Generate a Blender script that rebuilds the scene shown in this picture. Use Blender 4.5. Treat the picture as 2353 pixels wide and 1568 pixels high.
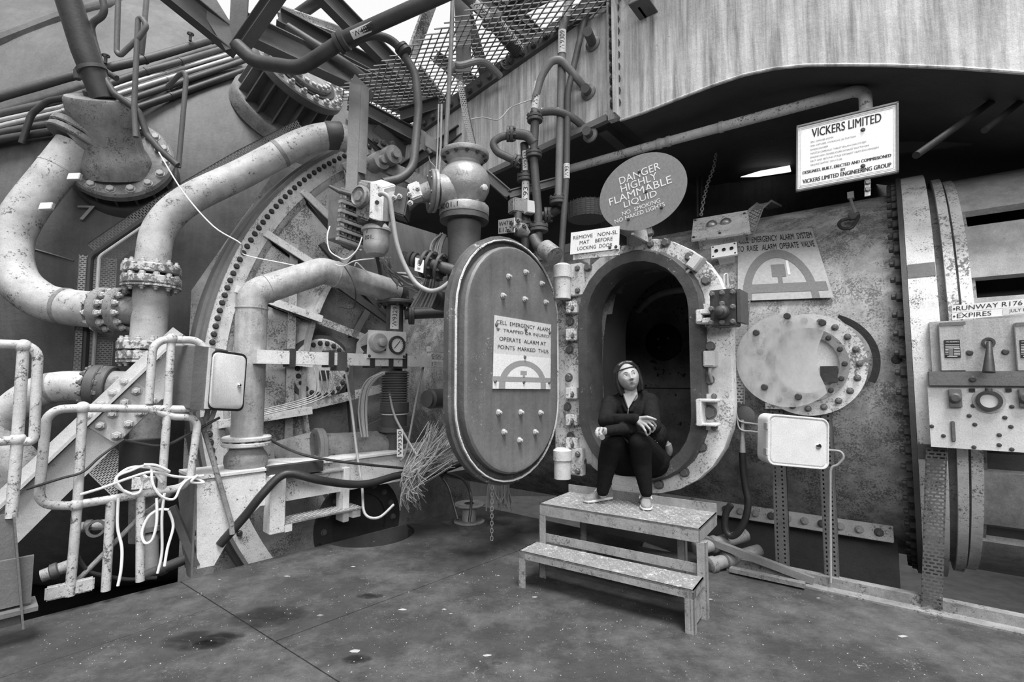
import bpy, bmesh, math, random
from mathutils import Vector as V, Matrix as MX
random.seed(7)
sc = bpy.context.scene
COL = sc.collection
for o in list(bpy.data.objects): bpy.data.objects.remove(o)
# ---------------------------------------------------------------- camera
F, CX, CY, TH, H = 1160.0, 1176.5, 784.0, math.atan(86 / 1160), 1.48
cam = bpy.data.cameras.new('camera'); cam.sensor_width = 36; cam.lens = 36 * F / 2353
cam.clip_start = .05; cam.clip_end = 200
co = bpy.data.objects.new('camera', cam); COL.objects.link(co)
co.location = (0, 0, H); co.rotation_euler = (math.pi / 2 + TH, 0, 0)
sc.camera = co
# ---------------------------------------------------------------- light
wd = bpy.data.worlds.new('sky'); sc.world = wd; wd.use_nodes = True
bg = wd.node_tree.nodes['Background']; bg.inputs[0].default_value = (1, 1, 1, 1); bg.inputs[1].default_value = .6
sun = bpy.data.lights.new('roof_light_sun', 'SUN'); sun.energy = 3.4; sun.angle = math.radians(24)
so = bpy.data.objects.new('roof_light_sun', sun); COL.objects.link(so)
so.rotation_euler = V((.10, -.36, .92)).to_track_quat('Z', 'Y').to_euler()
al = bpy.data.lights.new('front_fill_light', 'AREA'); al.shape = 'RECTANGLE'; al.size = 11; al.size_y = 3.2; al.energy = 480  # added fill lamp, high behind the camera, to brighten the chamber side
ao = bpy.data.objects.new('front_fill_light', al); COL.objects.link(ao); ao.location = (1.5, -6.6, 5.2)
ao.rotation_euler = (V((1.5, -6.6, 5.2)) - V((.6, 4.2, 1.0))).to_track_quat('Z', 'Y').to_euler()
vs = sc.view_settings
vs.view_transform = 'Standard'; vs.look = 'None'; vs.gamma = 1; vs.use_curve_mapping = False; vs.exposure = .7
# ---------------------------------------------------------------- rays and frames
def ray(px, py):
    a = (px - CX) / F; b = (CY - py) / F
    return V((a, math.cos(TH) - b * math.sin(TH), math.sin(TH) + b * math.cos(TH)))
EYE = V((0, 0, H))
def at(px, py, Y):
    d = ray(px, py); return EYE + d * (Y / d.y)
def fl(px, py, z=0.0):
    d = ray(px, py); return EYE + d * ((z - H) / d.z)
def hit(px, py, o, n):
    d = ray(px, py); return EYE + d * ((o - EYE).dot(n) / d.dot(n))
UZ = V((0, 0, 1))
class Fr:                                     # a vertical wall frame: a along the wall, b outwards, z up
    def __init__(s, o, u, n): s.o = V(o); s.u = V(u).normalized(); s.n = V(n).normalized()
    def __call__(s, a, b, z): return s.o + s.u * a + s.n * b + UZ * z
    def px(s, x, y, b=0.0): return hit(x, y, s.o + s.n * b, s.n)
    def loc(s, p): q = p - s.o; return q.dot(s.u), q.dot(s.n), q.z
W1 = Fr((1.10, 4.2, 0), (.79, -.613, 0), (-.613, -.79, 0))      # chamber side with the hatch
W2 = Fr((-2.17, 4.09, 0), (.679, .733, 0), (.733, -.679, 0))    # bulkhead side, origin on the deck edge
# ---------------------------------------------------------------- mesh builder
def perp(d):
    d = V(d).normalized(); a = UZ if abs(d.z) < .9 else V((1, 0, 0))
    x = d.cross(a).normalized(); return x, d.cross(x).normalized()
def fillet(pts, r, n=6):
    pts = [V(p) for p in pts]; out = [pts[0]]
    for i in range(1, len(pts) - 1):
        p = pts[i]; a = pts[i - 1] - p; b = pts[i + 1] - p; la, lb = a.length, b.length
        a = a / la; b = b / lb; ang = a.angle(b)
        if ang > 3.05: out.append(p); continue
        k = min(r / math.tan(ang / 2), la * .48, lb * .48); rr = k * math.tan(ang / 2)
        s = p + a * k; e = p + b * k; c = p + (a + b).normalized() * (rr / math.sin(ang / 2))
        v0, v1 = s - c, e - c; w = v0.angle(v1)
        for j in range(n + 1):
            t = j / n; out.append(c + (v0 * math.sin((1 - t) * w) + v1 * math.sin(t * w)) / max(math.sin(w), 1e-6))
    out.append(pts[-1]); return out
def curve(pts, k=6, closed=False):
    pts = [V(p) for p in pts]; n = len(pts); out = []
    for i in range(n if closed else n - 1):
        g = lambda j: pts[j % n] if closed else pts[min(max(j, 0), n - 1)]
        a, b, c, d = g(i - 1), g(i), g(i + 1), g(i + 2)
        for j in range(k):
            t = j / k
            out.append(.5 * ((2 * b) + (c - a) * t + (2 * a - 5 * b + 4 * c - d) * t * t + (3 * b - a - 3 * c + d) * t ** 3))
    if not closed: out.append(pts[-1])
    return out
class MB:
    def __init__(s): s.v = []; s.f = []
    def add(s, vs, fs):
        k = len(s.v); s.v += [V(p) for p in vs]; s.f += [tuple(i + k for i in f) for f in fs]; return s
    def hexa(s, p):      # 8 corners, bottom 4 then top 4
        return s.add(p, [(0, 1, 2, 3), (4, 5, 6, 7), (0, 1, 5, 4), (1, 2, 6, 5), (2, 3, 7, 6), (3, 0, 4, 7)])
    def box(s, c, x, y, z):
        c, x, y, z = V(c), V(x), V(y), V(z)
        return s.hexa([c - x - y - z, c + x - y - z, c + x + y - z, c - x + y - z, c - x - y + z, c + x - y + z, c + x + y + z, c - x + y + z])
    def fb(s, fr, a0, a1, b0, b1, z0, z1):
        return s.hexa([fr(a0, b0, z0), fr(a1, b0, z0), fr(a1, b1, z0), fr(a0, b1, z0), fr(a0, b0, z1), fr(a1, b0, z1), fr(a1, b1, z1), fr(a0, b1, z1)])
    def bar(s, p0, p1, w, h, up=UZ):
        p0, p1 = V(p0), V(p1); d = (p1 - p0); x = d.cross(V(up)).normalized(); y = x.cross(d).normalized()
        return s.box((p0 + p1) / 2, d / 2, x * w / 2, y * h / 2)
    def angle(s, p0, p1, w, up, side, t=.008):      # L section
        p0, p1 = V(p0), V(p1); d = (p1 - p0); up = V(up).normalized(); side = V(side).normalized(); c = (p0 + p1) / 2
        s.box(c + up * w / 2, d / 2, side * t / 2, up * w / 2); return s.box(c + side * w / 2, d / 2, up * t / 2, side * w / 2)
    def ibeam(s, p0, p1, w, h, up=UZ, t=.012):
        p0, p1 = V(p0), V(p1); d = (p1 - p0); x = d.cross(V(up)).normalized(); y = x.cross(d).normalized(); c = (p0 + p1) / 2
        s.box(c, d / 2, x * t / 2, y * h / 2)
        for k in (-1, 1): s.box(c + y * k * h / 2, d / 2, x * w / 2, y * t / 2)
        return s
    def tube(s, pts, r, n=12, closed=False, caps=True):
        pts = [V(p) for p in pts]; q = [pts[0]]
        for p in pts[1:]:
            if (p - q[-1]).length > 1e-5: q.append(p)
        pts = q; m = len(pts); rs = r if isinstance(r, (list, tuple)) else [r] * m; k = len(s.v)
        if len(rs) != m: rs = [rs[int(i * (len(rs) - 1) / max(m - 1, 1))] for i in range(m)]
        x = None
        for i, p in enumerate(pts):
            a = pts[(i - 1) % m] if (i or closed) else p; b = pts[(i + 1) % m] if (i < m - 1 or closed) else p
            d = (b - a).normalized()
            if x is None: x, y = perp(d)
            else:
                x = x - d * x.dot(d)
                x = x.normalized() if x.length > 1e-6 else perp(d)[0]
                y = d.cross(x)
            for j in range(n):
                w = 2 * math.pi * j / n; s.v.append(p + (x * math.cos(w) + y * math.sin(w)) * rs[i])
        for i in range(m if closed else m - 1):
            for j in range(n):
                a = k + i * n; b = k + ((i + 1) % m) * n; s.f.append((a + j, a + (j + 1) % n, b + (j + 1) % n, b + j))
        if caps and not closed: s.f.append(tuple(k + j for j in range(n))[::-1]); s.f.append(tuple(k + (m - 1) * n + j for j in range(n)))
        return s
    def cyl(s, p0, p1, r, r1=None, n=16): return s.tube([p0, p1], [r, r if r1 is None else r1], n)
    def lathe(s, o, ax, prof, n=24, sx=1.0):         # prof: (radius, height along ax)
        o = V(o); ax = V(ax).normalized(); x, y = perp(ax); k = len(s.v); m = len(prof)
        for r, h in prof:
            for j in range(n):
                w = 2 * math.pi * j / n; s.v.append(o + ax * h + (x * math.cos(w) * sx + y * math.sin(w)) * max(r, 1e-4))
        for i in range(m - 1):
            for j in range(n): s.f.append((k + i * n + j, k + i * n + (j + 1) % n, k + (i + 1) * n + (j + 1) % n, k + (i + 1) * n + j))
        s.f.append(tuple(k + j for j in range(n))[::-1]); s.f.append(tuple(k + (m - 1) * n + j for j in range(n)))
        return s
    def ring(s, o, ax, ri, ro, h, n=40, a0=0, a1=2 * math.pi, ref=None):   # annulus with depth h along ax, whole or an arc
        o = V(o); ax = V(ax).normalized()
        if ref is None: x, y = perp(ax)
        else: x = V(ref).normalized(); y = ax.cross(x)
        full = abs(a1 - a0) > 6.28; m = n if full else n + 1; k = len(s.v)
        for j in range(m):
            w = a0 + (a1 - a0) * j / n; d = x * math.cos(w) + y * math.sin(w)
            s.v += [o + d * ri, o + d * ro, o + d * ro + ax * h, o + d * ri + ax * h]
        for j in range(n):
            a = k + 4 * j; b = k + 4 * ((j + 1) % m)
            for e in range(4): s.f.append((a + e, a + (e + 1) % 4, b + (e + 1) % 4, b + e))
        if not full: s.f.append((k, k + 1, k + 2, k + 3)); e = k + 4 * (m - 1); s.f.append((e + 3, e + 2, e + 1, e))
        return s
    def ball(s, c, r, nu=16, nv=10, ax=(1, 1, 1)):
        c = V(c); k = len(s.v)
        for i in range(nv + 1):
            t = math.pi * i / nv
            for j in range(nu):
                w = 2 * math.pi * j / nu; rr = max(math.sin(t), 1e-4)
                s.v.append(c + V((rr * math.cos(w) * ax[0], rr * math.sin(w) * ax[1], math.cos(t) * ax[2])) * r)
        for i in range(nv):
            for j in range(nu): s.f.append((k + i * nu + j, k + (i + 1) * nu + j, k + (i + 1) * nu + (j + 1) % nu, k + i * nu + (j + 1) % nu))
        return s
    def prism(s, pts, d):      # flat outline pushed along d
        pts = [V(p) for p in pts]; d = V(d); n = len(pts)
        return s.add(pts + [p + d for p in pts], [tuple(range(n))[::-1], tuple(range(n, 2 * n))] + [(i, (i + 1) % n, n + (i + 1) % n, n + i) for i in range(n)])
    def loops(s, L, closed=True, cap=False):     # skin between rings of equal length
        n = len(L[0]); k = len(s.v)
        for l in L: s.v += [V(p) for p in l]
        for i in range(len(L) - 1):
            for j in range(n if closed else n - 1): s.f.append((k + i * n + j, k + i * n + (j + 1) % n, k + (i + 1) * n + (j + 1) % n, k + (i + 1) * n + j))
        if cap: s.f.append(tuple(k + j for j in range(n))[::-1]); s.f.append(tuple(k + (len(L) - 1) * n + j for j in range(n)))
        return s
    def mesh(s, name, m, sharp=35, bevel=0):
        me = bpy.data.meshes.new(name); me.from_pydata([tuple(p) for p in s.v], [], s.f)
        bm = bmesh.new(); bm.from_mesh(me); bmesh.ops.recalc_face_normals(bm, faces=bm.faces)
        if bevel:
            es = [e for e in bm.edges if len(e.link_faces) == 2 and e.calc_face_angle(0) > .6]
            bmesh.ops.bevel(bm, geom=es, offset=bevel, segments=2, affect='EDGES', clamp_overlap=True)
        bm.to_mesh(me); bm.free()
        me.shade_smooth(); me.set_sharp_from_angle(angle=math.radians(sharp))
        if m: me.materials.append(m)
        return me
    def build(s, name, m, parent=None, label=None, cat=None, group=None, kind=None, sharp=35, bevel=0):
        o = bpy.data.objects.new(name, s.mesh(name, m, sharp, bevel)); COL.objects.link(o)
        if parent is not None: o.parent = parent; o.matrix_parent_inverse = world(parent).inverted()
        tag(o, label, cat, group, kind); return o
def world(o):
    m = o.matrix_basis.copy()
    while o.parent: m = o.parent.matrix_basis @ o.matrix_parent_inverse @ m if False else (o.parent.matrix_basis @ (o.matrix_parent_inverse @ m)); o = o.parent
    return m
def tag(o, label=None, cat=None, group=None, kind=None):
    if label: o['label'] = label
    if cat: o['category'] = cat
    if group: o['group'] = group
    if kind or cat: o['kind'] = kind or 'thing'
    return o
def thing(name, label, cat, loc=(0, 0, 0), group=None, kind=None):
    o = bpy.data.objects.new(name, None); COL.objects.link(o); o.location = V(loc); o.empty_display_size = .1
    return tag(o, label, cat, group, kind)
# ---------------------------------------------------------------- materials (black and white)
MATS = {}
def mat(name, base, var=.3, sc_=3.0, chips=0.0, chipcol=.04, chs=45.0, rough=.6, metal=0.0, streak=0.0, bump=.15, spec=.4, dirt=0.0):
    m = bpy.data.materials.new(name); m.use_nodes = True; nt = m.node_tree; N = nt.nodes; L = nt.links
    b = N['Principled BSDF']; b.inputs['Roughness'].default_value = rough; b.inputs['Metallic'].default_value = metal
    b.inputs['Specular IOR Level'].default_value = spec
    tc = N.new('ShaderNodeTexCoord')
    def noise(scale, det=5, vec=None, rgh=.6):
        n = N.new('ShaderNodeTexNoise'); n.inputs['Scale'].default_value = scale; n.inputs['Detail'].default_value = det; n.inputs['Roughness'].default_value = rgh
        L.new(vec or tc.outputs['Object'], n.inputs['Vector']); return n.outputs['Fac']
    def ramp(fac, p0, c0, p1, c1):
        r = N.new('ShaderNodeValToRGB'); L.new(fac, r.inputs[0]); e = r.color_ramp.elements
        e[0].position, e[1].position = p0, p1; e[0].color = (c0,) * 3 + (1,); e[1].color = (c1,) * 3 + (1,); return r.outputs[0]
    def mix(fac, a, c, mode='MIX'):
        x = N.new('ShaderNodeMix'); x.data_type = 'RGBA'; x.blend_type = mode
        if isinstance(fac, float): x.inputs[0].default_value = fac
        else: L.new(fac, x.inputs[0])
        for v, i in ((a, 6), (c, 7)):
            if isinstance(v, (float, int)): x.inputs[i].default_value = (v, v, v, 1)
            else: L.new(v, x.inputs[i])
        return x.outputs[2]
    c = ramp(noise(sc_, 7, rgh=.68), .3, base * (1 - var), .7, base * (1 + var))
    if streak:
        mp = N.new('ShaderNodeMapping'); mp.inputs['Scale'].default_value = (1, 1, .06); L.new(tc.outputs['Object'], mp.inputs[0])
        c = mix(streak, c, ramp(noise(14, 6, mp.outputs[0], .7), .32, .12, .62, 1.15), 'MULTIPLY')
    if dirt: c = mix(ramp(noise(sc_ * .45, 8, rgh=.75), .46, 0, .66, dirt), c, chipcol)
    if chips:
        ad = N.new('ShaderNodeMath'); ad.operation = 'MULTIPLY_ADD'; ad.inputs[1].default_value = .62
        m2 = N.new('ShaderNodeMath'); m2.operation = 'MULTIPLY'; m2.inputs[1].default_value = .38; L.new(noise(max(sc_ * 1.1, 2.5), 5, rgh=.7), m2.inputs[0])
        L.new(noise(chs, 8, rgh=.8), ad.inputs[0]); L.new(m2.outputs[0], ad.inputs[2])
        fac = ramp(ad.outputs[0], .62 - chips * .26, 0, .645 - chips * .26, 1)
        c = mix(fac, c, chipcol)
    # fine grain
    c = mix(.35, c, ramp(noise(160, 2), .3, .55, .7, 1.45), 'MULTIPLY')
    L.new(c, b.inputs['Base Color'])
    if bump:
        bp = N.new('ShaderNodeBump'); bp.inputs['Strength'].default_value = bump; bp.inputs['Distance'].default_value = .02
        L.new(noise(24, 4), bp.inputs['Height']); L.new(bp.outputs[0], b.inputs['Normal'])
    MATS[name] = m; return m
def flat(name, base, rough=.5, metal=0.0, spec=.4):
    m = bpy.data.materials.new(name); m.use_nodes = True; b = m.node_tree.nodes['Principled BSDF']
    N = m.node_tree.nodes; n = N.new('ShaderNodeTexNoise'); n.inputs['Scale'].default_value = 30; r = N.new('ShaderNodeValToRGB')
    e = r.color_ramp.elements; e[0].position, e[1].position = .3, .7; e[0].color = (base * .88,) * 3 + (1,); e[1].color = (base * 1.1,) * 3 + (1,)
    m.node_tree.links.new(n.outputs['Fac'], r.inputs[0]); m.node_tree.links.new(r.outputs[0], b.inputs['Base Color'])
    b.inputs['Roughness'].default_value = rough; b.inputs['Metallic'].default_value = metal; b.inputs['Specular IOR Level'].default_value = spec
    MATS[name] = m; return m
WHITE = mat('white_paint', .62, .15, 5, chips=.22, chipcol=.06, chs=70, rough=.55)
RINGW = mat('pitted_white_paint', .66, .16, 6, chips=.3, chipcol=.1, chs=90, rough=.6)
PANELW = mat('weathered_white_panel', .64, .3, 3, chips=.36, chipcol=.17, chs=55, rough=.65)
CREAM = mat('cream_pipe_paint', .42, .28, 5, chips=.27, chipcol=.09, chs=40, rough=.5)
GREYP = mat('grey_pipe_paint', .17, .2, 4, chips=.1, chipcol=.08, chs=60, rough=.5)
DUSTY = mat('dusty_steel', .22, .4, 5, chips=.3, chipcol=.08, chs=50, rough=.6)
STEEL = mat('bare_steel', .34, .25, 8, rough=.38, metal=.7)
GALV = mat('galvanised_steel', .38, .2, 6, rough=.5, metal=.25)
RAIL = mat('chipped_rail_paint', .5, .2, 7, chips=.3, chipcol=.1, chs=45, rough=.5)
DARK = mat('dark_paint', .04, .3, 4, rough=.5)
DARK2 = mat('dark_grey_steelwork', .075, .25, 3, rough=.55)
MID = mat('mid_grey_paint', .13, .2, 3, rough=.55)
BLACK = mat('black_rubber', .022, .2, 8, rough=.45)
BOLT = mat('bolt_steel', .16, .35, 60, rough=.45, metal=.3, bump=0)
BOLTD = mat('dark_bolt', .05, .3, 60, rough=.5, bump=0)
BOLTL = mat('light_bolt', .42, .3, 60, rough=.5, bump=0)
VESSEL = mat('mottled_vessel_paint', .36, .4, 4, chips=.42, chipcol=.12, chs=75, rough=.6, streak=.35)
HULL = mat('streaked_hull_paint', .5, .22, 1.6, rough=.6, streak=.75, chips=.1, chipcol=.2)
COLLAR = mat('worn_collar', .07, .3, 6, chips=.08, chipcol=.4, chs=30, rough=.5)
LEAFM = mat('leaf_paint', .15, .2, 3, chips=.08, chipcol=.45, chs=60, rough=.5, streak=.2)
LEAFR = mat('leaf_rim_paint', .09, .35, 5, chips=.15, chipcol=.35, chs=30, rough=.5)
DOME = mat('dome_paint', .105, .5, .9, rough=.6, dirt=.55, chipcol=.09, streak=.25)
CASTM = mat('cast_iron_paint', .3, .2, 6, rough=.42, metal=.25, bump=.25)
FLOORM = mat('deck_plate', .043, .35, 3.2, chips=.12, chipcol=.2, chs=60, rough=.6, bump=.3, dirt=.4)
TREAD = mat('tread_plate_paint', .2, .3, 12, chips=.3, chipcol=.45, chs=45, rough=.5, bump=.2)
STEPM = mat('step_paint', .27, .2, 6, chips=.28, chipcol=.12, chs=50, rough=.55, streak=.2)
ENCL = mat('enclosure_paint', .58, .08, 10, chips=.02, chipcol=.1, rough=.45, bump=.04)
SIGNW = flat('sign_white', .74, .45); SIGND = flat('sign_dirty_white', .58, .5); SIGNG = flat('sign_grey', .3, .5); SIGNM = flat('sign_mid_grey', .17, .5)
INK = flat('ink_black', .015, .5); INKG = flat('ink_grey', .12, .5); INKW = flat('letter_white', .72, .5)
WHC = flat('white_cable', .75, .4); GRC = flat('grey_cable', .33, .45); BKC = flat('black_cable', .03, .4)
CHROME = flat('chrome', .75, .15, 1.0)
# ---------------------------------------------------------------- bolts
_bm = {}
def bolt(parent, p, n, size, m=None, nut=False, name='bolt'):
    m = m or BOLT; key = (m.name, nut)
    if key not in _bm:
        b = MB(); b.lathe((0, 0, 0), (0, 0, 1), [(.62, 0), (.62, .08), (.5, .08)], 12)
        b.lathe((0, 0, 0), (0, 0, 1), [(.5, .06), (.5, .42), (.42, .5)], 6)
        if nut: b.lathe((0, 0, 0), (0, 0, 1), [(.27, .45), (.27, .8), (.22, .86)], 8)
        _bm[key] = b.mesh('bolt', m, 30)
    o = bpy.data.objects.new(name, _bm[key]); COL.objects.link(o)
    n = V(n).normalized(); q = n.to_track_quat('Z', 'Y')
    o.parent = parent; o.matrix_parent_inverse = world(parent).inverted()
    o.matrix_basis = MX.Translation(V(p)) @ q.to_matrix().to_4x4() @ MX.Diagonal((size, size, size, 1)); return o
def flange(parent, p, ax, r, th, nb, bs, m, ri=0, bm_=None, rb=.84, nut=True, both=False, name='flange'):
    ax = V(ax).normalized(); b = MB()
    c = r * .04
    b.lathe(V(p), ax, [(r - c, 0), (r, c), (r, th - c), (r - c, th)], 36)
    fo = b.build(name, m, parent); x, y = perp(ax)
    for i in range(nb):
        w = 2 * math.pi * (i + .5) / nb; d = (x * math.cos(w) + y * math.sin(w)) * r * rb
        bolt(parent, V(p) + ax * th + d, ax, bs, bm_, nut)
        if both: bolt(parent, V(p) + d, -ax, bs, bm_, nut)
    return fo
# ---------------------------------------------------------------- lettering
_txt = {}
def prepare_text(strings):
    obs = []
    for s in strings:
        c = bpy.data.curves.new('t', 'FONT'); c.body = s; c.size = 1; c.resolution_u = 3
        o = bpy.data.objects.new('t', c); COL.objects.link(o); obs.append((s, o, c))
    bpy.context.view_layer.update(); dg = bpy.context.evaluated_depsgraph_get()
    for s, o, c in obs:
        e = o.evaluated_get(dg); me = e.to_mesh()
        vs_ = [v.co.copy() for v in me.vertices]; fs = [tuple(p.vertices) for p in me.polygons]; e.to_mesh_clear()
        x0 = min(v.x for v in vs_); x1 = max(v.x for v in vs_); y0 = min(v.y for v in vs_); y1 = max(v.y for v in vs_)
        _txt[s] = ([((v.x - x0) / (x1 - x0), (v.y - y0) / (y1 - y0)) for v in vs_], fs)
    for s, o, c in obs: bpy.data.objects.remove(o); bpy.data.curves.remove(c)
def lettering(parent, rows, fn, m, name='lettering'):
    """rows: (string, u0, u1, v0, v1) in the sign's own 0..1 square, v up; fn(u, v) -> point on the surface"""
    for s, u0, u1, v0, v1 in rows:       # each line of print is a part of its own
        vs_, fs = _txt[s]; me = bpy.data.meshes.new(name); me.from_pydata([tuple(fn(u0 + (u1 - u0) * x, v0 + (v1 - v0) * y)) for x, y in vs_], [], fs); me.materials.append(m)
        o = bpy.data.objects.new(name, me); COL.objects.link(o); o.parent = parent; o.matrix_parent_inverse = world(parent).inverted()
def quad(tl, tr, br, bl, Y):
    """an upright rectangle seen in perspective: TL depth Y, right side's depth from the ratio of the side lengths"""
    hl = bl[1] - tl[1]; hr = br[1] - tr[1]; Y2 = Y * hl / hr
    TL = at(*tl, Y); BL = at(*bl, Y); TR = at(*tr, Y2); BR = at(*br, Y2)
    ex = ((TR - TL) + (BR - BL)) / 2; ey = ((TL - BL) + (TR - BR)) / 2; o = (TL + TR + BL + BR) / 4 - ex / 2 - ey / 2
    n = ex.cross(ey).normalized()
    if n.dot(EYE - o) < 0: n = -n
    def fn(u, v, d=0.0): return o + ex * u + ey * v + n * d
    fn.n = n; fn.ex = ex; fn.ey = ey; return fn
def plate(b, fn, u0, u1, v0, v1, d0, d1):
    return b.hexa([fn(u0, v0, d0), fn(u1, v0, d0), fn(u1, v0, d1), fn(u0, v0, d1), fn(u0, v1, d0), fn(u1, v1, d0), fn(u1, v1, d1), fn(u0, v1, d1)])
def rrect(fn, u0, u1, v0, v1, ru, rv, d, n=5):
    out = []
    for cu, cv, a in ((u1 - ru, v1 - rv, 0), (u0 + ru, v1 - rv, 90), (u0 + ru, v0 + rv, 180), (u1 - ru, v0 + rv, 270)):
        for i in range(n + 1):
            w = math.radians(a + 90 * i / n); out.append(fn(cu + ru * math.cos(w), cv + rv * math.sin(w), d))
    return out
def P(*l): return [at(*p) for p in l]
def beyond(W_, pts, k=1.6):          # members that leave the picture carry on past its edge
    W_ = list(W_); out = lambda p: p[0] < -10 or p[0] > 2363 or p[1] < -10
    if out(pts[0]): W_[0] = W_[0] + (W_[0] - W_[1]).normalized() * k
    if out(pts[-1]): W_[-1] = W_[-1] + (W_[-1] - W_[-2]).normalized() * k
    return W_
prepare_text(['DANGER', 'HIGHLY', 'FLAMMABLE', 'LIQUID', 'NO  SMOKING', 'NO NAKED LIGHTS', 'VICKERS LIMITED', 'SPILL DIFFUSER SYSTEM', 'SPILL DIFFUSER HYDRAULIC ACTUATION',
 'ENGINE CHAMBER', 'NOZZLE CARRIAGE THRUST BALANCING SYSTEM', 'ENGINE HIGH TEMPERATURE EXHAUST DUCTWORK', 'FIRST AND SECOND STAGE EXHAUST HEAT EXCHANGERS', 'GROUND SUPPORT STRUCTURE',
 'DESIGNED, BUILT, ERECTED AND COMMISSIONED', 'BY', 'VICKERS LIMITED ENGINEERING GROUP', 'REMOVE   NON-SL', 'MAT    BEFORE', 'LOCKING  DOOR', 'CELL  EMERGENCY  ALARM  SYSTEM',
 'TO  RAISE   ALARM  OPERATE  VALVE', 'CELL  EMERGENCY  ALARM', 'IF  TRAPPED OR INJURED', 'OPERATE  ALARM AT', 'POINTS  MARKED  THUS', 'RUNWAY R176', 'EXPIRES', 'JULY 8', 'W4777', 'E1301',
 'W9329', 'W9330', 'W4860', 'W9310', 'W9312', 'W9314', 'W9313', 'W931', '4001.1', 'V.', '001.', '7', 'W 4788', 'W4901', 'W9309', 'S.W.L. REQUIREMENTS', '5 TONS', 'ALFA'])
# ---------------------------------------------------------------- deck
def clip(poly, p, n):           # keep the side where (x-p).n >= 0
    out = []
    for i in range(len(poly)):
        a, b = poly[i], poly[(i + 1) % len(poly)]; da, db = (a - p).dot(n), (b - p).dot(n)
        if da >= 0: out.append(a)
        if (da >= 0) != (db >= 0): out.append(a + (b - a) * (da / (da - db)))
    return out
floor = thing('floor', 'grey steel deck plates strewn with flakes and dust', None, kind='structure')
base = [W2(-7, 0, 0), W2(2.62, 0, 0), W1(4.6, -.32, 0), W1(4.6, 8, 0), W2(-7, 9, 0)]
g = .004
T1 = 2.47; Q1 = 1.377
near = clip(base, W1(0, T1 + g, 0), W1.n)
far = clip(base, W1(0, T1 - g, 0), -W1.n)
far_a = clip(far, W2(0, Q1 - g, 0), -W2.n); far_b = clip(far, W2(0, Q1 + g, 0), W2.n)
HC = W2(1.19, -.06, 0); HR = .43          # round cut-out at the deck edge
far_a = [p for p in far_a]
# insert the notch into the deck-edge side of plate far_a
na = []
e0, e1 = W2(1.19 - .42, 0, 0), W2(1.19 + .42, 0, 0)
for i, p in enumerate(far_a):
    q = far_a[(i + 1) % len(far_a)]; na.append(p)
    lp, lq = W2.loc(p), W2.loc(q)
    if abs(lp[1]) < 1e-3 and abs(lq[1]) < 1e-3:
        fw = lq[0] > lp[0]
        arc = [W2(1.19 - .42 * math.cos(math.pi * k / 18), .42 * math.sin(math.pi * k / 18), 0) for k in range(19)]
        na += arc if fw else arc[::-1]
near2 = clip(near, W1(-1.9 + .002, 0, 0), W1.u); near1 = clip(near, W1(-1.9 - .002, 0, 0), -W1.u)
for pl_ in (near2, near1, na, far_b):
    MB().prism([p + UZ * -.012 for p in pl_], UZ * .012).build('deck_plate', FLOORM, floor)
MB().fb(W2, -7, 2.6, -.012, -.002, -.2, -.004).build('edge_angle', DARK2, floor)
# kerb along the chamber side
k = MB(); k.fb(W1, .55, 4.5, -.36, -.29, -.02, .075); k.fb(W1, .55, 4.5, -.3, -.2, -.001, .012)
k.build('deck_kerb', DUSTY, None, 'low steel kerb along the deck edge below the chamber', 'kerb')
# pit beneath
pit = MB(); pit.add([V((-14, -6, -2.4)), V((12, -6, -2.4)), V((12, 18, -2.4)), V((-14, 18, -2.4))], [(0, 1, 2, 3)])
pit.build('ground', DARK, None, 'dark concrete pit floor below the deck', None, kind='structure')
duct = MB(); duct.ring(W2(1.19, -.02, -1.4), UZ, .44, .46, 1.33, 40); duct.build('sump_duct', DARK, None, 'dark round sump duct sunk below the cut-out in the deck', 'duct')
# hall walls, all round; the roof is open glazing
WALLM = mat('hall_wall', .055, .3, .6, rough=.8, streak=.4)
def wall(name, pts, lab):
    MB().add(pts, [(0, 1, 2, 3)]).build(name, WALLM, None, lab, None, kind='structure')
X0, X1, Y0, Y1, ZT = -13, 11, -7, 17, 7.5
wall('wall_back', [V((X0, Y1, -2.4)), V((X1, Y1, -2.4)), V((X1, Y1, ZT)), V((X0, Y1, ZT))], 'dim rear wall of the hall behind the machinery')
wall('wall_front', [V((X0, Y0, -2.4)), V((X1, Y0, -2.4)), V((X1, Y0, ZT - 2)), V((X0, Y0, ZT - 2))], 'grey wall of the hall behind the viewer')
wall('wall_left', [V((X0, Y0, -2.4)), V((X0, Y1, -2.4)), V((X0, Y1, ZT)), V((X0, Y0, ZT))], 'grey side wall of the hall beyond the dome')
wall('wall_right', [V((X1, Y0, -2.4)), V((X1, Y1, -2.4)), V((X1, Y1, ZT)), V((X1, Y0, ZT))], 'grey side wall of the hall beyond the chamber')
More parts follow.
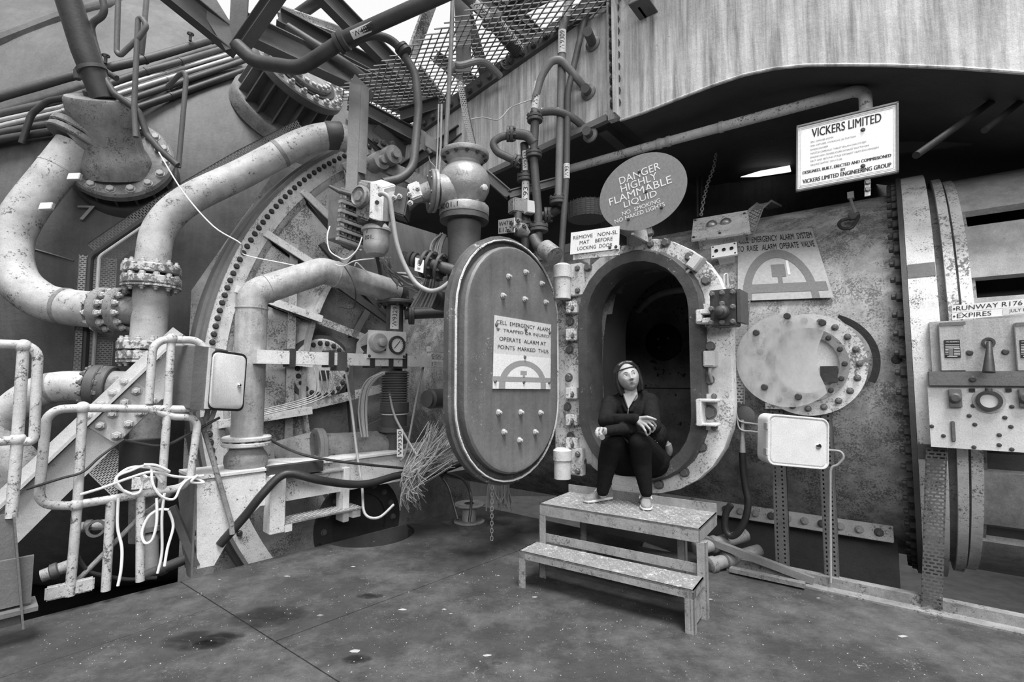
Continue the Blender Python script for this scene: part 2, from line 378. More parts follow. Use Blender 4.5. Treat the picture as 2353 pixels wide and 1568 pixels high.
# ================================================================ engine chamber (horizontal vessel) and hatch
AT, AZ, RV = -1.97, 1.55, 1.62
def cp(s, th, R=RV): return W1(s, AT + R * math.cos(th), AZ + R * math.sin(th))
def chit(px, py, R=RV):
    d = ray(px, py); o = EYE; q = W1(0, AT, AZ); dn, dz = d.dot(W1.n), d.z; on, oz = (o - q).dot(W1.n), (o - q).z
    A = dn * dn + dz * dz; B = 2 * (on * dn + oz * dz); Cc = on * on + oz * oz - R * R; D = max(B * B - 4 * A * Cc, 0)
    p = o + d * ((-B - math.sqrt(D)) / (2 * A)); return (p - W1.o).dot(W1.u), math.atan2(p.z - AZ, (p - q).dot(W1.n)), p
def cn(th): return W1.n * math.cos(th) + UZ * math.sin(th)
DS, DZ = -.05, 1.6
def stad(hw, hh, n=14, cs=DS, cz=DZ):
    o = []
    for cz_, a0 in ((hh - hw, 0), (-(hh - hw), 180)):
        for i in range(n + 1):
            w = math.radians(a0 + 180 * i / n); o.append((cs + hw * math.cos(w), cz + cz_ + hw * math.sin(w)))
    return o
def sloop(hw, hh, t, **k): return [W1(a, t, z) for a, z in stad(hw, hh, **k)]
ves = thing('engine_chamber', 'mottled grey horizontal pressure chamber with the open oval hatch', 'chamber', W1(.4, AT, 0))
b = MB(); ns, nt = 96, 90; s0, s1 = -3.8, 1.74
for i in range(ns + 1):
    for j in range(nt): b.v.append(cp(s0 + (s1 - s0) * i / ns, 2 * math.pi * j / nt))
for i in range(ns):
    for j in range(nt):
        s_ = s0 + (s1 - s0) * (i + .5) / ns; th = 2 * math.pi * (j + .5) / nt; z = AZ + RV * math.sin(th)
        if math.cos(th) > 0:
            dz = max(abs(z - DZ) - .45, 0)
            if (abs(s_ - DS)) ** 2 + dz ** 2 < .49 ** 2: continue
        b.f.append((i * nt + j, i * nt + (j + 1) % nt, (i + 1) * nt + (j + 1) % nt, (i + 1) * nt + j))
b.build('shell', VESSEL, ves)
for s_ in (s0, s1 - .02): MB().lathe(W1(s_, AT, AZ), W1.u, [(RV * 1.0, 0), (RV, .02)], 90).build('end_plate', DARK, ves)
# inside the chamber, seen through the hatch
INNER = mat('chamber_lining', .3, .5, 3, chips=.25, chipcol=.03, chs=12, rough=.6)
b = MB(); b.fb(W1, -2.1, 1.6, -2.45, -2.4, -.05, 3.1); b.build('inner_panel', INNER, ves)
MB().fb(W1, -2.1, 1.6, -2.4, -2.385, 1.35, 1.36).build('panel_joint', DARK, ves)
MB().lathe(W1(-.75, -2.4, 1.95), W1.n, [(.24, 0), (.24, .04), (.2, .06)], 30).build('blank_cover', DARK, ves)
for dx, dz in ((-.05, .04), (.08, .04), (-.04, -.07)): MB().ball(W1(-.75 + dx, -2.33, 1.95 + dz), .022, 10, 6).build('stud', BOLTL, ves)
MB().tube([W1(-.15, -2.3, .3), W1(-.16, -2.3, 2.6)], .013).build('inner_pipe', GREYP, ves)
MB().tube(curve([W1(-.75, -1.6, 2.28), W1(-.45, -1.4, 2.4), W1(-.1, -1.3, 2.42), W1(.2, -1.3, 2.36)]), .04).build('lamp_tube', GALV, ves)
# horizontal joint flange with bolts along the lower side
thb = chit(1700, 1172)[1]
b = MB(); sA, sB = chit(1545, 1150, RV + .1)[0], chit(2052, 1227, RV + .1)[0]
q0 = cp(0, thb, RV - .02); hz = q0.z; bt = W1.loc(q0)[1]
b.fb(W1, sA - .5, sB, bt - .1, bt + .09, hz - .075, hz + .055); b.fb(W1, sA - .5, sB, bt - .1, bt + .1, hz + .06, hz + .085)
b.build('joint_flange', WHITE, ves, bevel=.004)
for i in range(13):
    bolt(ves, W1(sA + .07 + (sB - sA - .16) * i / 12, bt + .09, hz - .01), W1.n, .052, BOLTL if i % 3 else BOLT, True)
b = MB(); b.fb(W1, -1.2, sB + .02, bt - .14, bt - .06, hz - 1.2, hz - .07); b.build('cradle_plate', DARK2, ves)
# end flange with its ring of nuts
b = MB(); b.ring(W1(1.72, AT, AZ), W1.u, 1.5, RV + .13, .03, 120); b.build('end_flange', DARK2, ves)
for i in range(38):
    th = -1.35 + 2.9 * i / 37
    bolt(ves, W1(1.72, AT + (RV + .065) * math.cos(th), AZ + (RV + .065) * math.sin(th)), -W1.u, .075, BOLTD, True, 'nut')
# hatch collar
b = MB(); b.loops([sloop(.50, .90, -.17), sloop(.425, .835, -.17), sloop(.425, .835, -.15), sloop(.44, .85, .04), sloop(.45, .86, .07), sloop(.535, .945, .07), sloop(.55, .96, .05), sloop(.56, .97, -.05)])
b.build('hatch_collar', COLLAR, ves)
b = MB(); b.loops([sloop(.5, .9, -.02), sloop(.73, 1.06, -.02), sloop(.735, 1.065, -.03), sloop(.735, 1.065, -.13), sloop(.60, .93, -.14)]); b.build('hatch_flange', PANELW, ves)
b = MB(); b.loops([sloop(.63, .96, -.12), sloop(.63, .96, -1.1)]); b.build('hatch_neck', MID, ves)
b = MB(); b.fb(W1, -.9, -.5, -.1, -.015, .72, 2.33); b.build('hinge_plate', PANELW, ves, bevel=.01)
for x, y in ((1323, 672), (1312, 740), (1310, 804), (1308, 868), (1305, 935), (1312, 1003), (1340, 1060), (1352, 615), (1402, 572), (1530, 558), (1585, 590), (1623, 645), (1632, 797), (1630, 873), (1613, 1028), (1573, 1085), (1515, 1113)):
    bolt(ves, W1.px(x, y, -.018), W1.n, .066, BOLT)
def pb(b, x0, y0, x1, y1, t0, t1):
    a0, _, z1 = W1.loc(W1.px(x0, y0, t1)); a1, _, z0 = W1.loc(W1.px(x1, y1, t1)); return b.fb(W1, a0, a1, t0, t1, z0, z1)
# clamp blocks on the hinge side
for y in (705, 768, 903, 965, 1018):
    cl = thing('clamp_block', 'small pale clamp block between leaf and hatch, %s' % {705: 'just below the upper hinge', 768: 'second from the upper hinge', 903: 'at the height of the seated head', 965: 'at the height of the forearm', 1018: 'just above the lower hinge'}[y], 'clamp', W1.px(1308, y, 0), 'clamp blocks down the hatch edge')
    b = MB(); pb(b, 1299, y - 12, 1324, y + 14, -.02, .05); pb(b, 1299, y - 12, 1309, y + 14, -.02, .09); b.build('block', PANELW, cl, bevel=.006)
    bolt(cl, W1.px(1313, y + 4, .05), W1.n, .05, BOLT)
# right-hand latches
for y0, y1, lab in ((700, 750, 'behind the black valve box'), (905, 990, 'low on the right of the hatch')):
    la = thing('hatch_latch', 'pale bolted hatch latch bracket ' + lab, 'latch', W1.px(1620, y1, 0), 'hatch latches')
    b = MB(); pb(b, 1600, y0, 1650, y1, -.02, .02); b.build('back_plate', PANELW, la)
    b = MB(); pb(b, 1598, y0 + 12, 1612, y1 - 10, .02, .16); pb(b, 1598, y0 + 12, 1646, y0 + 20, .02, .15); pb(b, 1598, y1 - 18, 1646, y1 - 9, .02, .15); b.build('jaw', WHITE, la, bevel=.006)
    for x in (1611, 1641):
        for y in (y0 + 6, y1 - 6): bolt(la, W1.px(x, y, .02), W1.n, .035, BOLT)
    bolt(la, W1.px(1631, (y0 + y1) / 2, .02), W1.n, .09, BOLT)
# top bracket above the hatch
tb = thing('lifting_bracket', 'white box-shaped bracket bolted at the top of the hatch', 'bracket', W1.px(1460, 575, 0))
b = MB(); pb(b, 1415, 527, 1496, 575, -.02, .0); b.build('back_plate', PANELW, tb)
b = MB(); a0, _, z0 = W1.loc(W1.px(1437, 565, .02)); a1, _, z1 = W1.loc(W1.px(1488, 528, .02)); b.fb(W1, a0, a0 + .02, 0, .3, z0, z1); b.fb(W1, a1 - .02, a1, 0, .3, z0, z1); b.fb(W1, a0, a1, 0, .3, z1 - .015, z1)
b.build('cheeks', WHITE, tb)
b = MB(); b.fb(W1, a0 - .05, a0 + .05, .1, .32, z0 - .02, z0 + .05); b.build('dog', DARK, tb)
for x, y in ((1421, 543), (1421, 566), (1495, 536), (1495, 562)): bolt(tb, W1.px(x, y, .0), W1.n, .05, BOLT)
# hinge arms
for y0, y1, lab in ((607, 680, 'upper'), (1030, 1092, 'lower')):
    h = thing('pivot_arm', 'pale rounded %s pivot arm carrying the open hatch leaf' % lab, 'pivot arm', W1.px(1290, y1, .05), 'pivot arms')
    a, _, zt = W1.loc(W1.px(1292, y0, .1)); zb = W1.loc(W1.px(1292, y1, .1))[2]
    b = MB(); b.fb(W1, a + .03, a + .17, -.02, .05, zb, zt); b.build('knuckle_plate', PANELW, h, bevel=.006)
    b = MB(); b.cyl(W1(a, .1, zb - .03), W1(a, .1, zb + (zt - zb) * .62), .075, n=20); b.build('knuckle', WHITE, h)
    b = MB(); b.loops([[W1(a + .08 * math.cos(w) * k_, .1 + .08 * math.sin(w) * k_, z) for w in [2 * math.pi * i / 20 for i in range(20)]] for k_, z in ((1, zb + (zt - zb) * .55), (1.05, zb + (zt - zb) * .56), (1.05, zt - .02), (.7, zt))], cap=True); b.build('hood', WHITE, h)
    for z in (zb + .04, zt - .05): bolt(h, W1(a + .13, .05, z), W1.n, .045, BOLT)
# ---------------------------------------------------------------- hatch leaf, swung open
LH = W1(-.815, .10, 0)
LF = Fr(LH, (-.655, -.756, 0), (.756, -.655, 0))
LC, LZ = .615, 1.64
def ll(hw, hh, d): return [LF(LC + (a - DS), d, z - DZ + LZ) for a, z in stad(hw, hh, 18)]
leaf = thing('hatch_leaf', 'heavy grey oval hatch leaf swung open, alarm notice on its face', 'hatch', LF(LC, 0, LZ - 1.03))
b = MB(); b.loops([ll(.61, .96, -.09), ll(.665, 1.015, -.08), ll(.67, 1.02, -.02), ll(.65, 1.0, -.01), ll(.645, .995, .012), ll(.62, .97, .015), ll(.615, .965, -.02), ll(.58, .93, -.02), ll(.57, .92, -.02)], cap=True); b.build('rim', LEAFR, leaf)
b = MB(); b.loops([ll(.573, .923, -.03), ll(.573, .923, .045), ll(.558, .908, .06), ll(.54, .89, .062), ll(.49, .84, .05), ll(.35, .70, .05)], cap=True); b.build('face_panel', LEAFM, leaf)
b = MB(); b.loops([ll(.625, .975, .013), ll(.627, .977, .024), ll(.637, .987, .024), ll(.639, .989, .01)]); b.build('seal_strip', RINGW, leaf)
b = MB(); b.loops([ll(.63, .98, -.09), ll(.35, .7, -.2)], cap=True); b.build('outer_dish', LEAFR, leaf)
for x, y in ((1207, 626), (1168, 636), (1244, 652), (1155, 680), (1205, 688), (1253, 695), (1145, 948), (1196, 948), (1241, 949), (1157, 993), (1229, 993), (1193, 1012)):
    p = hit(x, y, LF(0, .052, 0), LF.n)
    bolt(leaf, p, LF.n, .042, BOLTL, True)
def quad_on(fr, d, tl, tr, br, bl):
    TL, TR, BR, BL = [hit(*q, fr(0, d, 0), fr.n) for q in (tl, tr, br, bl)]
    ex = ((TR - TL) + (BR - BL)) / 2; ey = ((TL - BL) + (TR - BR)) / 2; o = (TL + TR + BL + BR) / 4 - ex / 2 - ey / 2; n = fr.n
    def fn(u, v, e=0.0): return o + ex * u + ey * v + n * e
    fn.n = n; fn.ex = ex; fn.ey = ey; return fn
def arcpts(fn, cu, cv, ru, rv, a0, a1, d, n=16): return [fn(cu + ru * math.cos(math.radians(a0 + (a1 - a0) * i / n)), cv + rv * math.sin(math.radians(a0 + (a1 - a0) * i / n)), d) for i in range(n + 1)]
fn = quad_on(LF, .055, (1135, 727), (1266, 744), (1263, 897), (1132, 891))
sg = thing('alarm_notice', 'white alarm notice with half-round symbol screwed to the hatch leaf', 'sign', fn(.5, 0))
b = MB(); plate(b, fn, 0, 1, 0, 1, 0, .004); b.build('board', SIGND, sg)
b = MB(); plate(b, fn, 0, 1, 0, .47, .003, .006); b.build('white_band', SIGNW, sg)
b = MB(); o_, i_ = arcpts(fn, .5, .06, .41, .35, 0, 180, .0065), arcpts(fn, .5, .06, .31, .27, 0, 180, .0065)
b.loops([o_, i_], closed=False); plate(b, fn, .09, .19, 0, .08, .005, .0068); plate(b, fn, .81, .91, 0, .08, .005, .0068); plate(b, fn, 0, 1, .10, .17, .005, .0069)
plate(b, fn, .48, .52, .16, .2, .005, .0069); plate(b, fn, .44, .55, .2, .26, .005, .0069); b.build('symbol', SIGNG, sg)
lettering(sg, [('CELL  EMERGENCY  ALARM', .03, .97, .885, .94), ('IF  TRAPPED OR INJURED', .04, .96, .775, .83), ('OPERATE  ALARM AT', .08, .9, .66, .715), ('POINTS  MARKED  THUS', .06, .95, .545, .6)], lambda u, v: fn(u, v, .0065), INK)
for u, v in ((.03, .87), (.52, .86), (.97, .87), (.51, .46), (.03, .1), (.5, .1), (.97, .1)): bolt(sg, fn(u, v, .004), LF.n, .026, BOLT, name='screw')
# ---------------------------------------------------------------- REMOVE MAT notice
fn = quad((1312, 535), (1423, 519), (1421, 572), (1310, 585), 3.95)
sg = thing('mat_notice', 'white notice about removing the mat before locking, above the hatch', 'sign', fn(.5, 0))
b = MB(); plate(b, fn, 0, 1, 0, 1, -.012, 0); b.build('board', SIGNW, sg)
lettering(sg, [('REMOVE   NON-SL', .06, .97, .66, .82), ('MAT    BEFORE', .2, .88, .4, .56), ('LOCKING  DOOR', .16, .88, .14, .3)], lambda u, v: fn(u, v, .002), INK)
for u in (.83, .95): bolt(sg, fn(u, .1, 0), fn.n, .02, BOLTD, name='screw')
b = MB(); plate(b, fn, .05, 1.0, -.25, .2, -.03, -.012); plate(b, fn, .1, .2, -.25, .2, -.2, -.012); b.build('mounting_bar', PANELW, sg)
# ---------------------------------------------------------------- DANGER disc
c = at(1474, 441, 3.85); dn_ = (V((-.5, -.86, -.05))).normalized(); dx_ = UZ.cross(dn_).normalized(); dy_ = dn_.cross(dx_)
dx_, dy_ = dx_ * .99 + dy_ * .03, dy_
Rx, Ry = .35, .295
rot = math.radians(9); ax1 = dx_ * math.cos(rot) + dy_ * math.sin(rot); ax2 = -dx_ * math.sin(rot) + dy_ * math.cos(rot)
dg_ = thing('danger_sign', 'grey round DANGER sign with white lettering above the hatch', 'sign', c - UZ * Ry)
b = MB(); b.prism([c + ax1 * Rx * math.cos(w) + ax2 * Ry * math.sin(w) for w in [2 * math.pi * i / 64 for i in range(64)]], dn_ * -.006); b.build('disc', flat('danger_grey', .2, .5), dg_)
df = lambda u, v: c + ax1 * (u - .5) * 2 * Rx + ax2 * (v - .5) * 2 * Ry + dn_ * .003
lettering(dg_, [('DANGER', .28, .75, .70, .80), ('HIGHLY', .28, .70, .585, .685), ('FLAMMABLE', .12, .84, .47, .57), ('LIQUID', .28, .66, .355, .455), ('NO  SMOKING', .24, .68, .275, .33), ('NO NAKED LIGHTS', .14, .72, .205, .26)] * 1, lambda u, v: df(u, v), INKW)
MB().bar(c - dn_ * .02 - ax2 * .34, c - dn_ * .02 + ax2 * .05, .04, .02, dn_).build('stem', DUSTY, dg_)
for u, v in ((.52, .77), (.55, .48), (.3, .2), (.68, .2)): bolt(dg_, df(u, v), dn_, .02, BOLTD, name='rivet')
# ---------------------------------------------------------------- VICKERS board
fn = quad((1830, 290), (2065, 233), (2065, 396), (1829, 440), 3.35)
vb = thing('maker_board', 'large white framed maker board with black lettering beneath the duct', 'sign', fn(.5, 0))
b = MB(); plate(b, fn, 0, 1, 0, 1, -.015, -.004); b.build('board', SIGNW, vb)
b = MB()
for e in ((0, 1, 0, .025), (0, 1, .975, 1), (0, .018, 0, 1), (.982, 1, 0, 1)): plate(b, fn, *e, -.02, .006)
b.build('frame', MID, vb)
b = MB()
for e in ((.03, .97, .05, .054), (.03, .97, .946, .95), (.03, .033, .05, .95), (.967, .97, .05, .95), (.045, .955, .07, .073), (.045, .955, .927, .93), (.045, .047, .07, .93), (.953, .955, .07, .93)): plate(b, fn, *e, -.004, -.0025)
b.build('border_line', SIGNG, vb)
L_ = [('VICKERS LIMITED', .16, .84, .77, .9), ('DESIGNED, BUILT, ERECTED AND COMMISSIONED', .07, .93, .235, .285), ('BY', .455, .5, .175, .215), ('VICKERS LIMITED ENGINEERING GROUP', .07, .93, .1, .16)]
lettering(vb, L_ + [(s_, a_ + .004, b_ + .004, c_, d_) for s_, a_, b_, c_, d_ in L_], lambda u, v: fn(u, v, -.002), INK)
sm = [('SPILL DIFFUSER SYSTEM', .38), ('SPILL DIFFUSER HYDRAULIC ACTUATION', .6), ('ENGINE CHAMBER', .33), ('NOZZLE CARRIAGE THRUST BALANCING SYSTEM', .7), ('ENGINE HIGH TEMPERATURE EXHAUST DUCTWORK', .73), ('FIRST AND SECOND STAGE EXHAUST HEAT EXCHANGERS', .82), ('GROUND SUPPORT STRUCTURE', .47)]
lettering(vb, [(s_, .15, u1_, .69 - .058 * i, .715 - .058 * i) for i, (s_, u1_) in enumerate(sm)], lambda u, v: fn(u, v, -.002), INKG, 'small_print')
for u, v in ((.67, .715), (.67, .19)): bolt(vb, fn(u, v, -.004), fn.n, .022, BOLTD, name='screw')
b = MB(); plate(b, fn, .69, .745, -.24, .1, -.03, -.018); b.build('strap', SIGND, vb)
for v in (-.05, -.15): bolt(vb, fn(.717, v, -.018), fn.n, .03, BOLT)
# ---------------------------------------------------------------- long lagged pipe under the duct
pp = P((1300, 391, 5.2), (1480, 340, 4.7), (1988, 203, 3.62), (1990, 262, 3.55))
t_ = thing('lagged_pipe', 'long pale pipe sloping up under the duct to the maker board', 'pipe', pp[0])
MB().tube(fillet(pp, .09), .043, 14).build('pipe_run', CREAM, t_)
for k_ in (.38, .43, .7): 
    q = pp[1].lerp(pp[2], k_ - .3); MB().cyl(q, q + (pp[2] - pp[1]).normalized() * .03, .05, n=14).build('pipe_clip', GALV, t_)
# ---------------------------------------------------------------- alarm sign curved onto the vessel
def on_ves(tl, tr, br, bl, R):
    def fn(u, v):
        x = (tl[0] * (1 - u) + tr[0] * u) * v + (bl[0] * (1 - u) + br[0] * u) * (1 - v); y = (tl[1] * (1 - u) + tr[1] * u) * v + (bl[1] * (1 - u) + br[1] * u) * (1 - v)
        return chit(x, y, R)[2]
    return fn
cor = ((1695, 541), (1866, 525), (1916, 684), (1695, 692))
fa = on_ves(*cor, RV + .03); fb_ = on_ves(*cor, RV + .026); fc = on_ves(*cor, RV + .033)
sg = thing('curved_alarm_sign', 'grey curved sheet-metal alarm sign with arch symbol on the chamber side', 'sign', fa(.5, 0))
n_ = 16; b = MB(); G = [[fa(i / n_, j / n_) for i in range(n_ + 1)] for j in range(n_ + 1)]; B_ = [[fb_(i / n_, j / n_) for i in range(n_ + 1)] for j in range(n_ + 1)]
b.loops(G, closed=False); b.loops(B_, closed=False); b.loops([G[0], B_[0]], closed=False); b.loops([G[-1], B_[-1]], closed=False); b.loops([[r[0] for r in G], [r[0] for r in B_]], closed=False); b.loops([[r[-1] for r in G], [r[-1] for r in B_]], closed=False)
b.build('sheet', flat('sheet_aluminium', .42, .4, .2), sg)
b = MB()
arch = lambda ru, rv, k_=24: [(.46 + ru * math.cos(math.pi * i / k_), .12 + rv * math.sin(math.pi * i / k_) ** .9) for i in range(k_ + 1)]
b.loops([[fc(*q) for q in arch(.40, .62)], [fc(*q) for q in arch(.31, .50)]], closed=False)
def grid(u0, u1, v0, v1, k_=8): b.loops([[fc(u0 + (u1 - u0) * i / k_, v0) for i in range(k_ + 1)], [fc(u0 + (u1 - u0) * i / k_, v1) for i in range(k_ + 1)]], closed=False)
grid(.06, .97, .11, .24); grid(.06, .15, .0, .12); grid(.78, .86, 0, .12); grid(.45, .5, .24, .34); grid(.39, .55, .34, .52)
b.build('arch_symbol', SIGNM, sg)
b = MB(); grid(.57, .6, .36, .57); b.build('lever_mark', SIGNW, sg)
lettering(sg, [('CELL  EMERGENCY  ALARM  SYSTEM', .02, .97, .87, .955), ('TO  RAISE   ALARM  OPERATE  VALVE', .0, .97, .745, .83)], fc, INK)
# ---------------------------------------------------------------- plate with two domes, socket plate
def surf_quad(tl, tr, br, bl, off):
    s_, th, p = chit((tl[0] + tr[0] + br[0] + bl[0]) / 4, (tl[1] + tr[1] + br[1] + bl[1]) / 4, RV + off); n = cn(th)
    TL, TR, BR, BL = [hit(*q, p, n) for q in (tl, tr, br, bl)]; ex = ((TR - TL) + (BR - BL)) / 2; ey = ((TL - BL) + (TR - BR)) / 2; o = (TL + TR + BL + BR) / 4 - ex / 2 - ey / 2
    def fn(u, v, e=0.0): return o + ex * u + ey * v + n * e
    fn.n = n; return fn
fn = surf_quad((1590, 504), (1722, 483), (1720, 533), (1592, 552), .12)
t_ = thing('boss_plate', 'flaking pale plate with two domed caps above the curved sign', 'plate', fn(.5, 0))
b = MB(); plate(b, fn, 0, 1, 0, 1, -.02, 0); plate(b, fn, .1, .9, .1, .9, -.14, -.02); b.build('plate', PANELW, t_)
for u, v in ((.36, .55), (.61, .56)): MB().lathe(fn(u, v), fn.n, [(.05, 0), (.05, .012), (.04, .03), (.022, .042), (.005, .046)], 20).build('dome_cap', STEEL, t_)
for u, v in ((.04, .1), (.04, .9), (.94, .85), (.5, .12)): bolt(t_, fn(u, v), fn.n, .022, BOLTD, name='screw')
fn = surf_quad((1634, 566), (1693, 556), (1694, 584), (1635, 594), .12)
t_ = thing('socket_plate', 'small white plate with three dark sockets beside the curved sign', 'plate', fn(.5, 0))
b = MB(); plate(b, fn, 0, 1, 0, 1, -.015, 0); plate(b, fn, .2, .8, .2, .8, -.12, -.015); b.build('plate', SIGNW, t_)
for u in (.2, .5, .8): MB().lathe(fn(u, .5), fn.n, [(.016, 0), (.016, .012), (.011, .012), (.011, .004)], 14).build('socket', BLACK, t_)
for u, v in ((.07, .12), (.07, .88), (.92, .88), (.92, .12)): bolt(t_, fn(u, v), fn.n, .014, BOLTD, name='screw')
# ---------------------------------------------------------------- perforated trays
PERF = mat('perforated_tray', .42, .15, 8, rough=.5, metal=.2)
def tray(name, label, rows, w, m, back=None, grp=None, parent=None, holes=True, lip=.02):
    """rows: list of (centre point, across vector (unit), outward normal): real slots left open in the strip"""
    t_ = parent or thing(name, label, 'cable tray', rows[0][0], grp); b = MB(); pts = [r[0] for r in rows]
    L_ = [0]
    for i in range(1, len(pts)): L_.append(L_[-1] + (pts[i] - pts[i - 1]).length)
    def ev(l):
        for i in range(1, len(L_)):
            if l <= L_[i] or i == len(L_) - 1:
                k_ = (l - L_[i - 1]) / (L_[i] - L_[i - 1]); return pts[i - 1].lerp(pts[i], k_), rows[i - 1][1].lerp(rows[i][1], k_).normalized(), rows[i - 1][2].lerp(rows[i][2], k_).normalized()
    nrow = max(2, int(L_[-1] / .022)); nc = max(3, int(w / .04)); cw = w / nc
    def strip(l0, l1, a0, a1):
        p0, x0, n0 = ev(l0); p1, x1, n1 = ev(l1); b.add([p0 + x0 * a0, p0 + x0 * a1, p1 + x1 * a1, p1 + x1 * a0], [(0, 1, 2, 3)])
    for i in range(nrow):
        l0 = L_[-1] * i / nrow; l1 = L_[-1] * (i + 1) / nrow; lm = l0 + (l1 - l0) * .5; sh = (i % 2) * .5
        strip(l0, lm, -w / 2, w / 2)
        x = -w / 2
        for c_ in range(nc + 1):
            a = -w / 2 + (c_ + sh) * cw - cw * .3; strip(lm, l1, max(x, -w / 2) if c_ == 0 else max(a, -w / 2), min(-w / 2 + (c_ + sh) * cw, w / 2) if a < w / 2 else w / 2) if a < w / 2 else None
        strip(lm, l1, -w / 2, -w / 2 + .008); strip(lm, l1, w / 2 - .008, w / 2)
    o = b.build('perforated_strip', m, t_, sharp=60)
    b = MB()
    for sgn in (-1, 1): b.loops([[r[0] + r[1] * sgn * w / 2 + r[2] * e for r in rows] for e in (0, lip)], closed=False)
    b.build('side_lip', m, t_); return t_
r_ = []
for x, y in ((1708, 690), (1704, 760), (1698, 840), (1694, 928)): p = W1.px(x, y, -.22); r_.append((p, W1.u.copy(), W1.n.copy()))
tray('perforated_tray', 'narrow perforated tray hanging beside the black valve box', r_, .105, PERF)
r_ = []
for i, th in enumerate([math.radians(a) for a in (44, 47, 52, 60, 70, 84)]):
    s_ = chit(1733, 500, RV + .03)[0]; r_.append((cp(s_ + .02 * i, th, RV + (.015, .03, .07, .13, .14, .1)[i]), W1.u.copy(), cn(th)))
tray('perforated_tray', 'short perforated tray arching over the top of the chamber', r_, .13, PERF)
# ---------------------------------------------------------------- black valve box, switches
t_ = thing('valve_box', 'black bolted valve box with a round knob beside the hatch', 'valve box', W1.px(1660, 750, .02))
b = MB(); pb(b, 1630, 668, 1690, 748, .0, .16); b.build('box', DARK, t_, bevel=.006)
b = MB(); pb(b, 1692, 665, 1703, 740, -.1, .13); b.build('side_block', DARK2, t_)
for x, y in ((1636, 676), (1659, 673), (1684, 671), (1635, 710), (1684, 705), (1634, 742), (1659, 741), (1684, 739), (1659, 698)): bolt(t_, W1.px(x, y, .16), W1.n, .034, BOLT)
p = W1.px(1660, 718, .16); MB().lathe(p, W1.n, [(.05, 0), (.052, .02), (.045, .05), (.03, .06), (.03, .09), (.012, .1)], 22).build('knob', BOLTD, t_)
MB().tube(fillet(P((1664, 665, 3.88), (1664, 632, 3.9), (1671, 628, 3.9), (1673, 662, 3.88)), .02), .008, 8).build('feed_pipe', GALV, t_)
for nm, (x0, y0, x1, y1), lab in (('limit_switch', (1621, 808, 1645, 842), 'pale box-shaped limit switch half way down the hatch flange'), ('limit_switch', (1588, 588, 1612, 618), 'pale tilted limit switch on the upper curve of the hatch flange')):
    t_ = thing(nm, lab, 'switch', W1.px(x0, y1, 0), 'limit switches')
    p = W1.px((x0 + x1) / 2, (y0 + y1) / 2, .03); tilt = 0 if y0 > 700 else -.7
    ux = W1.u * math.cos(tilt) + UZ * math.sin(tilt); uz = -W1.u * math.sin(tilt) + UZ * math.cos(tilt)
    MB().box(p, ux * .042, uz * .06, W1.n * .05).build('body', SIGND, t_, bevel=.006); MB().box(p + W1.n * .052, ux * .03, uz * .05, W1.n * .004).build('lid', ENCL, t_)
    MB().cyl(p - ux * .04, p - ux * .07, .015).build('plunger', GALV, t_)
    MB().tube(curve([p - uz * .06, p - uz * .1 + W1.n * .03, p - uz * .18 - W1.n * .02]), [.012, .006]).build('lead', GRC, t_)
# ---------------------------------------------------------------- porthole
pc = W1.px(1853, 838, -.30); ph = thing('porthole', 'round bolted porthole flange on the chamber side', 'porthole', pc - UZ * .38)
b = MB(); b.ring(pc - W1.n * .16, W1.n, .23, .375, .17, 64); b.build('flange', PANELW, ph)
b = MB(); b.ring(pc, W1.n, .21, .27, .03, 64); b.build('inner_ring', DUSTY, ph)
b = MB(); b.lathe(pc - W1.n * .05, W1.n, [(.225, 0), (.225, .04)], 48); b.build('glass', flat('porthole_glass', .8, .12), ph)
b = MB(); b.ring(pc - W1.n * .4, W1.n, .34, .36, .3, 48); b.build('neck', MID, ph)
for i in range(20):
    w = 2 * math.pi * i / 20; bolt(ph, pc + W1.n * .01 + (W1.u * math.cos(w) + UZ * math.sin(w)) * .325, W1.n, .038, BOLT, True)
for i in range(14):
    w = 2 * math.pi * i / 14; bolt(ph, pc + W1.n * .03 + (W1.u * math.cos(w) + UZ * math.sin(w)) * .24, W1.n, .03, BOLTD)
b = MB(); pb(b, 1884, 842, 1925, 878, -.29, -.25); b.build('block', DARK, ph)
# broken clear cover
GL = bpy.data.materials.new('scratched_acrylic'); GL.use_nodes = True; nt_ = GL.node_tree; pr = nt_.nodes['Principled BSDF']
pr.inputs['Base Color'].default_value = (.62, .62, .62, 1); pr.inputs['Roughness'].default_value = .22; pr.inputs['Alpha'].default_value = .6
nz = nt_.nodes.new('ShaderNodeTexNoise'); nz.inputs['Scale'].default_value = 5; nz.inputs['Detail'].default_value = 6; rp = nt_.nodes.new('ShaderNodeValToRGB'); rp.color_ramp.elements[0].position = .35; rp.color_ramp.elements[1].position = .7
rp.color_ramp.elements[0].color = (.25,) * 3 + (1,); rp.color_ramp.elements[1].color = (.62,) * 3 + (1,); nt_.links.new(nz.outputs['Fac'], rp.inputs[0]); nt_.links.new(rp.outputs[0], pr.inputs['Alpha'])
cc = W1.px(1806, 828, -.2); cv = thing('broken_cover', 'scratched clear plastic disc, broken away on its right, over the porthole', 'cover', cc - UZ * .35)
edge = [W1.px(x, y, -.2) for x, y in ((1909, 733), (1893, 762), (1879, 800), (1877, 830), (1884, 862), (1895, 885), (1903, 905))]
ang = lambda p: math.atan2((p - cc).z, (p - cc).dot(W1.u)); a0, a1 = ang(edge[0]), ang(edge[-1]) + 2 * math.pi; Rd = .345
rim_ = [cc + (W1.u * math.cos(a0 + (a1 - a0) * i / 48) + UZ * math.sin(a0 + (a1 - a0) * i / 48)) * Rd for i in range(49)]
MB().prism(rim_ + edge[::-1][1:-1], W1.n * .008).build('disc', GL, cv)
